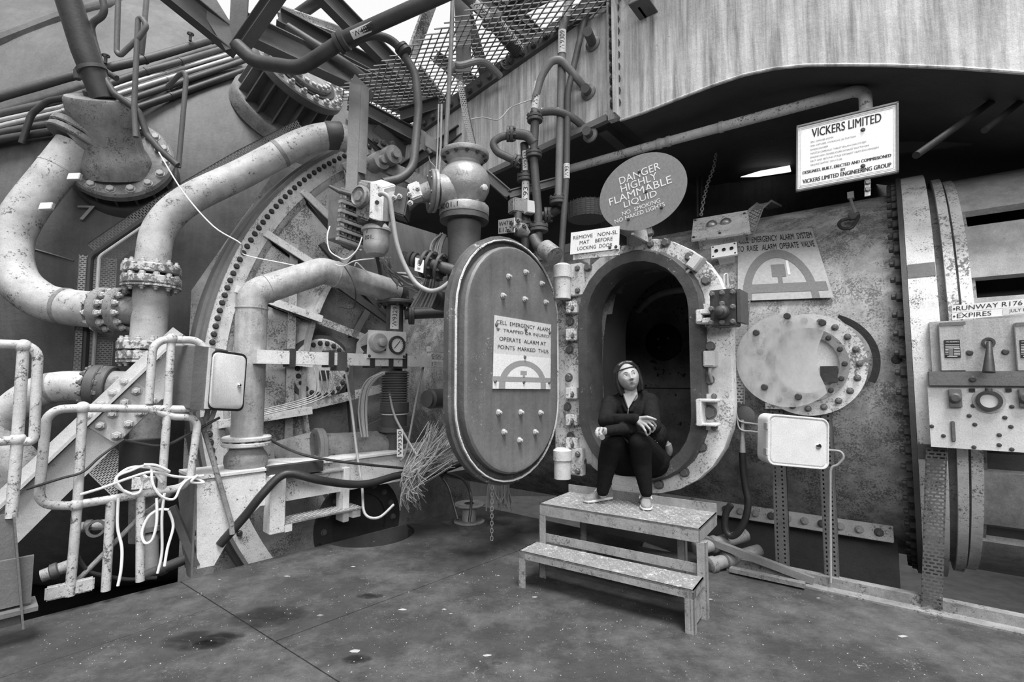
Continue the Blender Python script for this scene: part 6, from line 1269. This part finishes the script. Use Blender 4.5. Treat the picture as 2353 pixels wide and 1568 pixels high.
J = dict(pel=at(1462, 1048, 4.2), chest=at(1448, 945, 4.13), neck=at(1447, 908, 4.1), shl=at(1403, 928, 4.1), shr=at(1492, 924, 4.1),
         ell=at(1391, 968, 3.9), wrl=at(1460, 962, 3.69), elr=at(1502, 980, 3.86), wrr=at(1396, 990, 3.67),
         hpl=at(1438, 1058, 4.17), hpr=at(1496, 1055, 4.12), knl=at(1407, 1017, 3.8), knr=at(1470, 1017, 3.74), anl=at(1385, 1128, 3.86), anr=at(1485, 1130, 3.77))
Hc = at(1443, 868, 4.02); hf = V((.0, -.985, .10)).normalized(); hu = V((-.25, .0, 1)); hu = (hu - hf * hu.dot(hf)).normalized(); hx = hf.cross(hu).normalized()   # hx: towards the viewer's left
if hx.x > 0: hx = -hx
hp_ = lambda x, y, z: Hc + hx * x + hu * y + hf * z
b = MB()
# head
def head_pt(x, y, z):
    G = lambda v, c, w: math.exp(-((v - c) / w) ** 2)
    r = 1.0; lx = .083 * (1 - .17 * max(-y, 0) ** 1.5) * (1 + .03 * G(y, .1, .4)); px_, py_, pz_ = x * lx, y * (.116 if y > 0 else .112), z * (.094 if z > 0 else .105)
    if z > 0:
        d = 0.0; ax_ = abs(x)
        nz_ = .006 * G(y, .12, .14) + .013 * G(y, -.06, .12) + (.021 * G(y, -.17, .085)); d += nz_ * G(x, 0, .10 + .09 * G(y, -.2, .1))
        d += -.0075 * G(ax_, .38, .17) * G(y, .09, .12) + .003 * G(y, .26, .1) * G(ax_, .3, .3) + .004 * G(ax_, .55, .2) * G(y, -.14, .2)
        d += .0045 * G(y, -.40, .05) * G(x, 0, .25) + .0045 * G(y, -.50, .05) * G(x, 0, .2) - .004 * G(y, -.45, .025) * G(x, 0, .3) - .003 * G(y, -.6, .06) * G(x, 0, .25) + .007 * G(y, -.78, .13) * G(x, 0, .25) + .006 * G(ax_, .35, .25) * G(y, -.6, .25)
        pz_ += d
    return hp_(px_, py_, pz_)
L = []
for i in range(1, 64):
    t = math.pi * i / 64; L.append([head_pt(math.sin(t) * math.sin(w), math.cos(t), math.sin(t) * math.cos(w)) for w in [2 * math.pi * k_ / 72 for k_ in range(72)]])
b.loops(L, cap=True)
for s in (-1, 1): b.ball(hp_(s * .076, -.005, -.012), .018, 10, 8)
# neck, trunk, limbs
capsule(b, hp_(0, -.055, -.02), at(1449, 914, 4.06), .052, .06)
chain(b, [J['neck'] - UZ * .04, J['chest'], J['pel']], [.07, .125, .13])
for a, c in (('shl', 'neck'), ('shr', 'neck')): capsule(b, J[a], J[c] - UZ * .05, .05, .055)
for s, e, w in (('shl', 'ell', 'wrl'), ('shr', 'elr', 'wrr')): chain(b, [J[s], J[e], J[w]], [.05, .038, .026])
for h, k_, a in (('hpl', 'knl', 'anl'), ('hpr', 'knr', 'anr')): chain(b, [J[h], J[k_], J[k_].lerp(J[a], .4) + V((0, .03, 0)), J[a], J[a] - UZ * .03], [.09, .055, .05, .033, .028])
# V of bare chest
Vt = at(1444, 941, 3.955)
b.prism([Vt, at(1466, 903, 4.0), at(1449, 903, 3.985), at(1432, 905, 3.995)], V((.0, .04, -.005)))
# upper hand: palm and fingers, back of the hand to the viewer
wl = J['wrl']; kn_ = [at(1489, 963, 3.645), at(1489, 970.5, 3.64), at(1484.5, 977, 3.64), at(1478, 982.5, 3.645)]
for q in kn_: capsule(b, wl, q, .02, .0105)
capsule(b, wl.lerp(kn_[0], .5), wl.lerp(kn_[3], .5), .018, .018)
tips = [((1501, 970, 3.63), (1507, 979, 3.645), (1504, 987, 3.66)), ((1500, 979, 3.625), (1504, 987, 3.64), (1499, 993, 3.66)), ((1493, 986, 3.625), (1495, 993, 3.64), (1492, 998, 3.655)), ((1483, 991, 3.63), (1485, 997, 3.64), (1488, 1001, 3.65))]
for i, (k0, t) in enumerate(zip(kn_, tips)): chain(b, [k0] + P(*t), [.0098, .0084, .0078, .0068])
chain(b, [wl.lerp(kn_[0], .35), at(1487, 959, 3.63), at(1499, 962, 3.62), at(1507, 965, 3.62)], [.017, .012, .0095, .0075])
# lower hand: fist round the torch
wr = J['wrr']; fk = [at(1374, 986, 3.61), at(1371, 991, 3.605), at(1370, 996, 3.605), at(1372, 1001, 3.61)]
for q in fk: capsule(b, wr, q, .024, .013)
capsule(b, wr.lerp(fk[1], .5), wr.lerp(fk[2], .55), .026, .024)
for i, q in enumerate(fk): e = at(1371 + i * 1.2, 997 + i * 2.6, 3.575); chain(b, [q, q.lerp(e, .5) + V((-.006, -.012, 0)), e, e + V((.022, .0, .0))], [.0115, .0105, .0095, .0085])
chain(b, [wr.lerp(fk[0], .5), at(1382, 985, 3.58), at(1379, 995, 3.565), at(1384, 1002, 3.56)], [.016, .012, .011, .009])
meld(b, SKIN, .0036, 'body', 2)
# jacket
b = MB()
chain(b, [J['neck'] - UZ * .075 + V((0, .03, 0)), J['chest'], J['pel'] + UZ * .05], [.10, .15, .165])
for a in ('shl', 'shr'): chain(b, [J[a] + V((0, .02, -.005)), J['neck'] - UZ * .06 + V((0, .03, 0))], [.073, .07])
for a in ('shl', 'shr'): capsule(b, J[a], J['chest'], .075, .12)
for s, e, w in (('shl', 'ell', 'wrl'), ('shr', 'elr', 'wrr')): chain(b, [J[s], J[e], J[e].lerp(J[w], .55), J[w]], [.074, .058, .046, .037])
capsule(b, at(1500, 1000, 4.05), at(1515, 1018, 4.1), .12, .09)
chain(b, [at(1428, 912, 4.06), at(1440, 944, 3.99)], [.028, .02]); chain(b, [at(1470, 908, 4.07), at(1449, 944, 3.985)], [.032, .02]); chain(b, [at(1425, 915, 4.12), at(1447, 905, 4.2), at(1478, 908, 4.12)], [.045, .05, .045])
for i in range(12):      # creases on the sleeves
    a = J['ell'].lerp(J['wrl'], .15 + .065 * i) if i < 6 else J['elr'].lerp(J['wrr'], .1 + .075 * (i - 5)); capsule(b, a + V((-.01, -.035, .03)), a + V((.012, -.04, -.022)), .012, .010)
meld(b, CLOTH, .0075, 'jacket', 5)
# leggings
b = MB()
for h, k_, a in (('hpl', 'knl', 'anl'), ('hpr', 'knr', 'anr')):
    chain(b, [J[h], J[h].lerp(J[k_], .55), J[k_], J[k_].lerp(J[a], .4) + V((0, .03, 0)), J[a]], [.135, .108, .083, .075, .046])
capsule(b, J['hpl'], J['hpr'] + V((.02, 0, 0)), .14, .15)
meld(b, LEGG, .0085, 'leggings', 5)
# hair: parted bob
b = MB()
b.ball(hp_(0, .045, -.035), .094, 20, 14); b.ball(hp_(0, .0, -.06), .085, 16, 12); b.ball(hp_(0, -.06, -.065), .07, 16, 12)
for s in (-1, 1):
    chain(b, [hp_(s * .012, .118, .02), hp_(s * .05, .105, .025), hp_(s * .084, .055, .012), hp_(s * .094, -.01, .0), hp_(s * .094, -.07, -.006), hp_(s * .086, -.118, -.01)], [.018, .02, .018, .017, .018, .014])
    chain(b, [hp_(s * .03, .11, .0), hp_(s * .075, .06, .0), hp_(s * .085, -.02, -.02), hp_(s * .075, -.11, -.03)], [.025, .03, .032, .026])
meld(b, HAIR, .005, 'hair', 3)
bpy.context.view_layer.update(); dg = bpy.context.evaluated_depsgraph_get()
for o, m, name in _tmp:
    me = bpy.data.meshes.new_from_object(o.evaluated_get(dg)); me.name = name
    if not me.materials: me.materials.append(m)
    n = bpy.data.objects.new(name, me); COL.objects.link(n); n.parent = ps; n.matrix_parent_inverse = world(ps).inverted(); me.shade_smooth()
for o, m, name in _tmp: bpy.data.objects.remove(o)
# features
for s in (-1, 1):
    c = hp_(s * .032, .010, .0705); b = MB(); b.ball(c, .0155, 14, 10); eo = b.build('eye', EYEW, ps, sharp=180)
    g = (hf * .84 + hu * .46 - hx * .2).normalized(); MB().lathe(c + g * .0138, g, [(.0075, -.004), (.0072, .001), (.0035, .0024)], 14).build('iris', IRIS, eo)
    MB().tube(curve([hp_(s * .013, .031, .0925), hp_(s * .03, .040, .0865), hp_(s * .05, .031, .069)]), [.0018, .0022, .001], 8).build('eyebrow', HAIR, ps)
    MB().tube(curve([hp_(s * .017, .016, .083), hp_(s * .030, .0235, .0825), hp_(s * .044, .015, .072)]), .0022, 8).build('upper_lid', SKIN, ps); MB().tube(curve([hp_(s * .017, .0165, .0848), hp_(s * .030, .0245, .0846), hp_(s * .045, .015, .0738)]), .0011, 6).build('lash_line', HAIR, ps)
MB().tube(curve([hp_(-.027, -.0505, .0755), hp_(-.008, -.0465, .0885), hp_(0, -.048, .0895), hp_(.008, -.0465, .0885), hp_(.027, -.0505, .0755)]), [.0006, .002, .002, .002, .0006], 8).build('upper_lip', LIP, ps)
MB().tube(curve([hp_(-.018, -.0525, .081), hp_(0, -.0555, .0875), hp_(.018, -.0525, .081)]), [.0006, .003, .0006], 8).build('lower_lip', LIP, ps)
for s in (-1, 1): MB().ball(hp_(s * .007, -.0295, .1), .0028, 8, 6).build('nostril', LIP, ps)
L = []
for i in range(40): w = 2 * math.pi * i / 40; L.append(hp_(math.sin(w) * .091, .058 + .012 * math.cos(w), -.02 + .099 * math.cos(w)))
MB().tube(L, .0045, 8, True).build('headband', HAIR, ps)
MB().tube([at(1444, 940, 3.945), at(1443, 950, 3.93), at(1443, 958, 3.92)], .003, 6).build('zip', CHROME, ps)
MB().tube(curve(P((1527, 1012, 4.02), (1534, 1022, 4.02), (1537, 1036, 4.03), (1533, 1046, 4.05))), [.02, .03, .03, .012], 12).build('shirt_hem', SHIRT, ps)
for i, (x, y) in enumerate(((1494, 1004), (1499, 1008), (1505, 1013), (1510, 1018))): MB().ball(at(x, y, 3.86 + i * .02), .0045, 8, 6).build('belt_stud', CHROME, ps)
# shoes
def shoe(heel, toe, lean):
    d = (toe - heel); d.z = 0; Ls = .262; d.normalize(); s_ = V((-d.y, d.x, 0)); o_ = heel
    prof = [(0, .028), (.03, .036), (.08, .034), (.13, .036), (.18, .044), (.22, .043), (.25, .03), (.262, .008)]
    out = [o_ + d * l + s_ * w for l, w in prof] + [o_ + d * l - s_ * w for l, w in prof[::-1]]
    b = MB(); b.loops([[p + UZ * h for p in out] for h in (0.002, .02)], cap=True); so_ = b.build('sole', SIGNW, ps, bevel=.004)
    hts = [.085, .088, .085, .08, .062, .048, .035, .022]; b = MB(); L = []
    for (l, w), h in zip(prof, hts): L.append([o_ + d * l + s_ * (w - .004) * math.cos(a) + UZ * (.018 + (h - .018) * max(math.sin(a), 0) ** .7) for a in [math.pi * i / 10 for i in range(11)]])
    b.loops(L, closed=False); u_ = b.build('shoe_upper', SHOE, ps, sharp=60)
    for i in range(4):
        l = .105 + .022 * i; h = .08 - .011 * i; MB().tube(curve([o_ + d * l + s_ * .024 + UZ * (h - .008), o_ + d * (l + .006) + UZ * (h + .004), o_ + d * (l + .012) - s_ * .024 + UZ * (h - .008)]), .0038, 6).build('lace', SIGNW, u_)
    for k_ in (-1, 1): MB().tube(curve([o_ + d * .1 + UZ * .086, o_ + d * .11 + s_ * .03 * k_ + UZ * .085, o_ + d * .13 + s_ * .045 * k_ + UZ * .055, o_ + d * .12 + s_ * .03 * k_ + UZ * .07, o_ + d * .1 + UZ * .086]), .003, 6).build('lace_bow', SIGNW, u_)
shoe(fl(1404, 1146, .545), fl(1340, 1156, .545), 0); shoe(fl(1482, 1154, .545), fl(1487, 1180, .545), 0)
# torch held in the fist
tq = at(1381, 1003, 3.54); td = V((.1, -.9, -.1)).normalized(); to = thing('torch', 'small chrome torch held in the lower hand on the knee', 'torch', tq)
MB().lathe(tq - td * .1, td, [(.011, 0), (.012, .01), (.012, .09), (.017, .11), (.019, .13), (.016, .13)], 18).build('barrel', CHROME, to); MB().lathe(tq + td * .02, td, [(.016, 0), (.008, .006)], 14).build('lens', EYEW, to)
# ================================================================ cables in the corner
random.seed(3)
b = MB()
for i in range(150):
    x0, y0 = random.uniform(985, 1050), random.uniform(965, 1075); x1, y1 = 930 + random.uniform(-8, 35), random.uniform(1075, 1140); Y = random.uniform(4.7, 5.2)
    mx, my = (x0 + x1) / 2 + random.uniform(-6, 10), (y0 + y1) / 2 + random.uniform(-14, 6)
    b.tube(curve(P((x0, y0, Y), (mx, my, Y - .05), (x1, y1, Y - .1), (x1 + random.uniform(-5, 20), y1 + random.uniform(5, 40), Y - .1)), 4), .0038, 4)
b.build('wire_bundle', flat('dull_wire', .3, .5), None, 'splayed bundle of cut grey wires left of the hatch leaf', 'wires', kind='stuff')
b = MB()
for i in range(34):
    dx = random.uniform(-9, 9); Y = 5.0 + random.uniform(-.08, .08)
    b.tube(curve(P((880 + dx * .5, 858 + random.uniform(-3, 3), Y), (855 + dx, 872, Y), (838 + dx * .9, 900, Y), (833 + dx, 950, Y), (838 + dx * .8, 1005, Y)), 4), .007, 4)
b.build('cable_loom', GRC, None, 'loom of grey cables drooping below the trunking', 'cables', kind='stuff')
b = MB()
for i in range(26):
    Y = 4.9 + random.uniform(-.1, .1); b.tube(curve(P((872 + random.uniform(0, 25), 590 + random.uniform(0, 10), Y - .3), (890 + random.uniform(-5, 20), 625, Y - .2), (930 + random.uniform(-10, 20), 645 + random.uniform(-15, 15), Y), (985 + random.uniform(-10, 10), 650 + random.uniform(-10, 40), Y + .2)), 4), .007, 4)
b.build('cable_loom', GRC, None, 'loom of pale cables fanning out under the actuator', 'cables', kind='stuff')
b = MB()
for i in range(30):
    x = random.uniform(1125, 1170); Y = 5.2 + random.uniform(-.1, .1); b.tube(curve(P((x, 1095, Y), (x + random.uniform(-6, 6), 1125, Y), (x + random.uniform(-10, 10), random.uniform(1145, 1180), Y)), 3), .007, 4)
b.build('wire_ends', GRC, None, 'tassel of hanging wire ends below the hatch leaf', 'wires', kind='stuff')
b = MB()
for i in range(16):
    Y = 4.9 + random.uniform(-.1, .1); b.tube(curve(P((1010 + i * 1.0, 535 + random.uniform(-2, 8), Y), (992 + i * 1.6, 560, Y), (985 + i * 1.6, 600 + random.uniform(-5, 5), Y), (970 + i * 2.4, 660, Y), (945 + i * 3, 705, Y + .1)), 4), .012, 5)
b.build('cable_loom', GRC, None, 'thick loom of cables rising behind the valve pipe', 'cables', kind='stuff')
b = MB()
for i in range(14):
    Y = 5.1; b.tube(curve(P((846, 764 + i * 2, Y), (825 + random.uniform(-4, 4), 785 + i, Y), (818 + i * 1.6, 815, Y - .02)), 5), .007, 4)
b.build('cable_loom', GRC, None, 'small loom of wires curling into the left of the gauge plate', 'cables', kind='stuff')
def cabp(lab, pts, r, m, nm='cable', grp=None): MB().tube(curve(P(*pts)), r, 8).build(nm, m, None, lab, 'cable', grp)
cabp('thin dark cable running from the pipe flange across to the corner', ((600, 1000, 4.5), (680, 1040, 4.45), (760, 1058, 4.5), (860, 1070, 4.7), (960, 1080, 5.0), (1020, 1092, 5.2)), .012, MATS['black_rubber'])
cabp('long pale cable dropping past the bellows', ((795, 860, 5.0), (808, 940, 4.9), (820, 1040, 4.8), (832, 1120, 4.7), (838, 1180, 4.6), (870, 1190, 4.6), (905, 1160, 4.7)), .012, GRC)
cabp('dark cable crossing behind the bellows to the corner', ((893, 890, 5.3), (905, 950, 5.2), (930, 1000, 5.1), (960, 1050, 5.0)), .012, GRC)
cabp('straight pale cable slanting down right of the bellows', ((985, 790, 5.6), (960, 900, 5.4), (935, 1030, 5.2), (920, 1060, 5.1)), .012, GRC)
cabp('black cable looping near the reel', ((1010, 1085, 5.3), (1060, 1100, 5.2), (1082, 1140, 5.0), (1078, 1200, 4.9)), .014, BKC)
cabp('black cable hanging to the deck left of the reel', ((1010, 1090, 5.3), (1030, 1120, 5.2), (1042, 1160, 5.1), (1052, 1195, 5.0)), .013, BKC)
# twin conduits on the bulkhead
for i in range(4): cabp(('topmost', 'second', 'third', 'lowest')[i] + ' of four slim conduits bending along the bulkhead stiffener', ((722 + i * 12, 845, 5.6), (728 + i * 12, 880, 5.6), (722 + i * 12, 905, 5.6), (690 + i * 5, 920 + i * 3, 5.5), (605, 942 + i * 4, 5.2)), .007, GALV, 'conduit', 'stiffener conduits')
# cable reel
q = fl(1078, 1200) ; rl_ = thing('cable_reel', 'small empty cable reel lying on the deck in the corner', 'reel', q)
for h in (0, .17): MB().lathe(q + UZ * h, UZ, [(.155, 0), (.16, .004), (.16, .014), (.155, .018)], 32).build('flange', DUSTY, rl_)
MB().cyl(q + UZ * .01, q + UZ * .18, .075, n=20).build('drum', GALV, rl_); MB().lathe(q + UZ * .188, UZ, [(.05, 0), (.05, .004)], 18).build('hub_hole', INK, rl_)
# chain hanging by the reel
c0, c1 = at(1131, 1110, 4.9), at(1130, 1242, 4.62); ck = thing('pull_chain', 'thin chain hanging to the deck right of the reel', 'chain', c1)
for i in range(16):
    p = c0.lerp(c1, i / 16); n = c0.lerp(c1, (i + 1) / 16); sd = V((.009, 0, 0)) if i % 2 else V((0, .009, 0)); MB().tube(curve([p - sd, p + sd, n + sd, n - sd], 3, True), .0035, 5, True).build('link', GALV, ck)
# round boss and pads on the shell beside the leaf
for x, y, lab in ((988, 917, 'lower'), (1003, 690, 'upper')):
    q = at(x, y, 5.15); MB().lathe(q, V((-.6, -.8, 0)), [(.1, -.3), (.1, 0), (.085, .02), (.085, .05), (.05, .055)], 24).build('sight_boss', DARK2, None, '%s round boss on the chamber shell left of the leaf' % lab, 'boss', 'shell bosses')
# flange plate at the sump cut-out
sf = thing('sump_flange', 'dark bolted vertical flange behind the round deck cut-out', 'flange', W2(1.3, -.3, -.3)); fc_ = W2(1.25, -.32, .02)
MB().lathe(fc_, W2.n, [(.47, 0), (.47, .04), (.3, .04), (.3, -.1)], 40).build('ring', DARK, sf)
for i in range(16): bolt(sf, fc_ + W2.n * .04 + (W2.u * math.cos(i * .3927) + UZ * math.sin(i * .3927)) * .385, W2.n, .05, BOLT)
# scraps of paper in the sump
for i, (x, y) in enumerate(((888, 1252), (880, 1263))):
    q = fl(x, y, -.25); MB().prism([q + V((.05, 0, 0)), q + V((.02, .06, .01)), q + V((-.05, .03, .03)), q + V((-.03, -.03, 0))], UZ * .003).build('paper_scrap', SIGND, None, ('upper', 'lower')[i] + ' torn paper scrap in the sump below the deck', 'paper', 'paper scraps')
# bits under the chamber, right of the steps
t_ = thing('low_channel', 'pale slanting channel on the deck right of the steps', 'channel', fl(1700, 1290)); MB().bar(W1.px(1600, 1232, -.2), W1.px(1870, 1335, -.28), .05, .05).build('bar', GREYP, t_)
t_ = thing('low_rail', 'pale flat bar lying before the slotted posts', 'bar', fl(1690, 1305)); MB().bar(fl(1678, 1308, .03), fl(1850, 1345, .03), .06, .03).build('bar', DUSTY, t_)
for i, (x, y) in enumerate(((1600, 1262), (1630, 1300))):
    p = W1.px(x, y, -.1); t_ = thing('pipe_stub', ('upper', 'lower')[i] + ' dusty pipe stub poking out beneath the chamber by the steps', 'pipe', p, 'pipe stubs'); d = (W1.n * .8 - W1.u * .5 - UZ * .1).normalized()
    MB().tube([p - d * .5, p], .05, 18).build('stub', DUSTY, t_); MB().lathe(p, d, [(.06, -.05), (.062, 0), (.045, .01), (.03, .012)], 18).build('cap', DUSTY, t_); MB().lathe(p - d * .2, d, [(.05, 0), (.065, .01), (.065, .05), (.05, .06)], 18).build('union', GREYP, t_)
MB().tube(P((1480, 1255, 4.6), (1600, 1300, 4.3)), .035, 12).build('floor_pipe', DUSTY, None, 'thin dusty pipe on the ground behind the steps', 'pipe')
b = MB(); b.box(W1.px(1445, 1115, .14), W1.u * .11, W1.n * .09, UZ * .08); b.box(W1.px(1445, 1130, .2), W1.u * .13, W1.n * .06, UZ * .05); b.build('sill_block', PANELW, None, 'chipped pale block under the hatch sill between the feet', 'block', bevel=.01)
# bottom-left pit clutter
for i, (p0_, p1_, r, lab) in enumerate((((170, 1215, 4.4), (250, 1205, 4.5), .045, 'short pale pipe in the pit behind the rail posts'), ((95, 1325, 4.2), (160, 1300, 4.3), .05, 'sloping pale pipe low in the pit at the left'), ((330, 1325, 4.2), (440, 1280, 4.3), .04, 'dark pipe along the pit edge near the gusset'), ((425, 1190, 4.6), (440, 1300, 4.5), .05, 'dark upright pipe in the pit behind the gusset leg'), ((345, 1170, 4.7), (348, 1310, 4.6), .06, 'grey upright pipe in the pit behind the white cable'))):
    t_ = thing('pit_pipe', lab, 'pipe', at(*p1_), 'pit pipes'); a_, c_ = at(*p0_), at(*p1_); MB().tube([a_, c_], r, 14).build('pipe_run', (DUSTY, DUSTY, DARK2, DARK2, GREYP)[i], t_); MB().lathe(a_.lerp(c_, .3), c_ - a_, [(r, 0), (r * 1.3, .01), (r * 1.3, .05), (r, .06)], 16).build('collar', DARK2, t_)
t_ = thing('pit_handwheel', 'rusty handwheel in the pit behind the rail posts', 'handwheel', at(222, 1215, 4.3)); q = at(222, 1215, 4.3); MB().ring(q, V((.3, -.9, .2)), .05, .07, .02, 20).build('rim', DARK2, t_); MB().bar(q - V((.06, 0, 0)), q + V((.06, 0, 0)), .015, .015).build('spoke', DARK2, t_)
MB().tube(P((460, 960, 3.9), (490, 1060, 3.95), (532, 1205, 4.0), (534, 1228, 4.0)), .02, 10).build('thin_pole', DUSTY, None, 'thin pole leaning from the cabinet down across the gusset', 'pole')
t_ = thing('pump_body', 'dim cylindrical casing with a small plate behind the rail', 'casing', at(325, 1120, 4.9)); MB().tube(P((325, 1010, 4.9), (322, 1130, 4.9)), .17, 20).build('casing', DARK2, t_); b = MB(); b.box(at(330, 1110, 4.6), V((.07, .03, 0)), V((0, .02, 0)), V((0, 0, .05))); b.build('plate', PANELW, t_)
# ================================================================ litter on the deck
random.seed(11)
def onfl(p): return W2.loc(p)[1] > .08 and W1.loc(p)[1] > .2
b = MB(); n = 0
while n < 1100:
    x, y = random.uniform(60, 2300), random.uniform(1230, 1560); p = fl(x, y)
    if not onfl(p) or p.y < .8: continue
    s = random.choice((.0015, .002, .002, .003, .0045)); a = random.uniform(0, 6.28); d = V((math.cos(a), math.sin(a), 0)) * s; e = V((-d.y, d.x, 0)) * random.uniform(.4, 1)
    b.add([p - d + UZ * .002, p + e + UZ * .001, p + d + UZ * .003, p - e + UZ * .001, p + UZ * s * .8 + UZ * .002], [(0, 3, 4), (3, 2, 4), (2, 1, 4), (1, 0, 4)]); n += 1
b.build('paint_flakes', flat('flake_paint', .32, .6), None, 'pale paint flakes and grit scattered over the deck', 'litter', kind='stuff')
LIT = [(768, 1373, 18, 'D'), (1143, 1525, 26, 'D'), (815, 1497, 26, 'W'), (1036, 1411, 9, 'W'), (1021, 1401, 12, 'W'), (925, 1402, 20, 'W'), (812, 1303, 12, 'W'), (660, 1325, 12, 'W'), (458, 1320, 10, 'W'), (505, 1333, 8, 'W'), (1229, 1373, 12, 'W'), (1131, 1299, 16, 'D'), (1145, 1323, 8, 'W'), (2073, 1463, 20, 'W'), (1632, 1378, 10, 'W'), (1880, 1375, 8, 'W'), (2310, 1418, 9, 'W'), (70, 1553, 16, 'D'), (440, 1415, 14, 'D'), (735, 1415, 20, 'G'), (1120, 1507, 20, 'W'), (1185, 1483, 8, 'D'), (340, 1422, 12, 'D')]
LITL = ['dark leaf-like scrap on the deck just left of middle', 'large dark leaf-like scrap at the bottom middle of the deck', 'curled pale strip on the deck below the plate joint corner', 'bright pale crumb in the middle of the deck', 'upright pale chip left of the bright crumb', 'broken pale cluster of flakes mid deck', 'pale flake near the sump cut-out', 'pale flake on the deck below the hanging step', 'pale flake by the foot of the white gusset leg', 'small pale flake right of the gusset foot', 'pale stub on the deck before the lower step', 'thin dark sliver left of the access steps', 'pale chip left of the access steps foot', 'long pale splinter at the right of the deck', 'pale chip right of the access steps', 'small pale chip below the slotted posts', 'pale chip near the kerb at the far right', 'dark scrap in the bottom left corner', 'small dark scrap near the left oil stain', 'grey flake lying at the plate joint corner', 'pale smear of flakes near the bottom middle', 'tiny dark crumb left of the bottom middle scrap', 'small dark scrap at the far left of the deck']
for i, (x, y, s, k_) in enumerate(LIT):
    p = fl(x, y); r = s / F * p.y * .6; a = random.uniform(-.5, .5); pts = []
    for j in range(7): w = 2 * math.pi * j / 7; rr = r * random.uniform(.6, 1.1); pts.append(p + V((math.cos(w + a) * rr, math.sin(w + a) * rr * .45, .001)))
    h = {'D': DARK, 'W': MATS['flake_paint'], 'G': GREYP}[k_]
    zone = 'far left' if x < 520 else 'left' if x < 900 else 'middle' if x < 1250 else 'right'
    b = MB(); top = p + UZ * r * .25; b.add(pts + [top], [(j, (j + 1) % 7, 7) for j in range(7)]); b.build('debris_scrap', h, None, LITL[i], 'debris', 'debris scraps')

# oil stains soaked into the deck
OIL = bpy.data.materials.new('oil_stain'); OIL.use_nodes = True; nt_ = OIL.node_tree; pr = nt_.nodes['Principled BSDF']; pr.inputs['Base Color'].default_value = (.012, .012, .012, 1); pr.inputs['Roughness'].default_value = .45
tc = nt_.nodes.new('ShaderNodeTexCoord'); mp = nt_.nodes.new('ShaderNodeMapping'); mp.inputs['Location'].default_value = (-1, -1, 0); mp.inputs['Scale'].default_value = (2, 2, 0); gr = nt_.nodes.new('ShaderNodeTexGradient'); gr.gradient_type = 'SPHERICAL'
nz = nt_.nodes.new('ShaderNodeTexNoise'); nz.inputs['Scale'].default_value = 4; ml = nt_.nodes.new('ShaderNodeMath'); ml.operation = 'MULTIPLY'; rp = nt_.nodes.new('ShaderNodeValToRGB'); rp.color_ramp.elements[0].position = .08; rp.color_ramp.elements[1].position = .36; rp.color_ramp.elements[1].color = (.85, .85, .85, 1)
for a_, c_ in ((tc.outputs['Generated'], mp.inputs[0]), (mp.outputs[0], gr.inputs[0]), (gr.outputs['Fac'], ml.inputs[0]), (nz.outputs['Fac'], ml.inputs[1]), (ml.outputs[0], rp.inputs[0]), (rp.outputs[0], pr.inputs['Alpha'])): nt_.links.new(a_, c_)
for x, y, rx, ry in ((615, 1418, .3, .2), (455, 1472, .26, .15), (480, 1480, .12, .08), (520, 1462, .14, .06), (820, 1515, .1, .06), (850, 1370, .12, .06)):
    p = fl(x, y, .0015); MB().add([p + V((math.cos(w) * rx, math.sin(w) * ry, 0)) for w in [2 * math.pi * i / 24 for i in range(24)]], [tuple(range(24))]).build('oil_stain', OIL, floor)
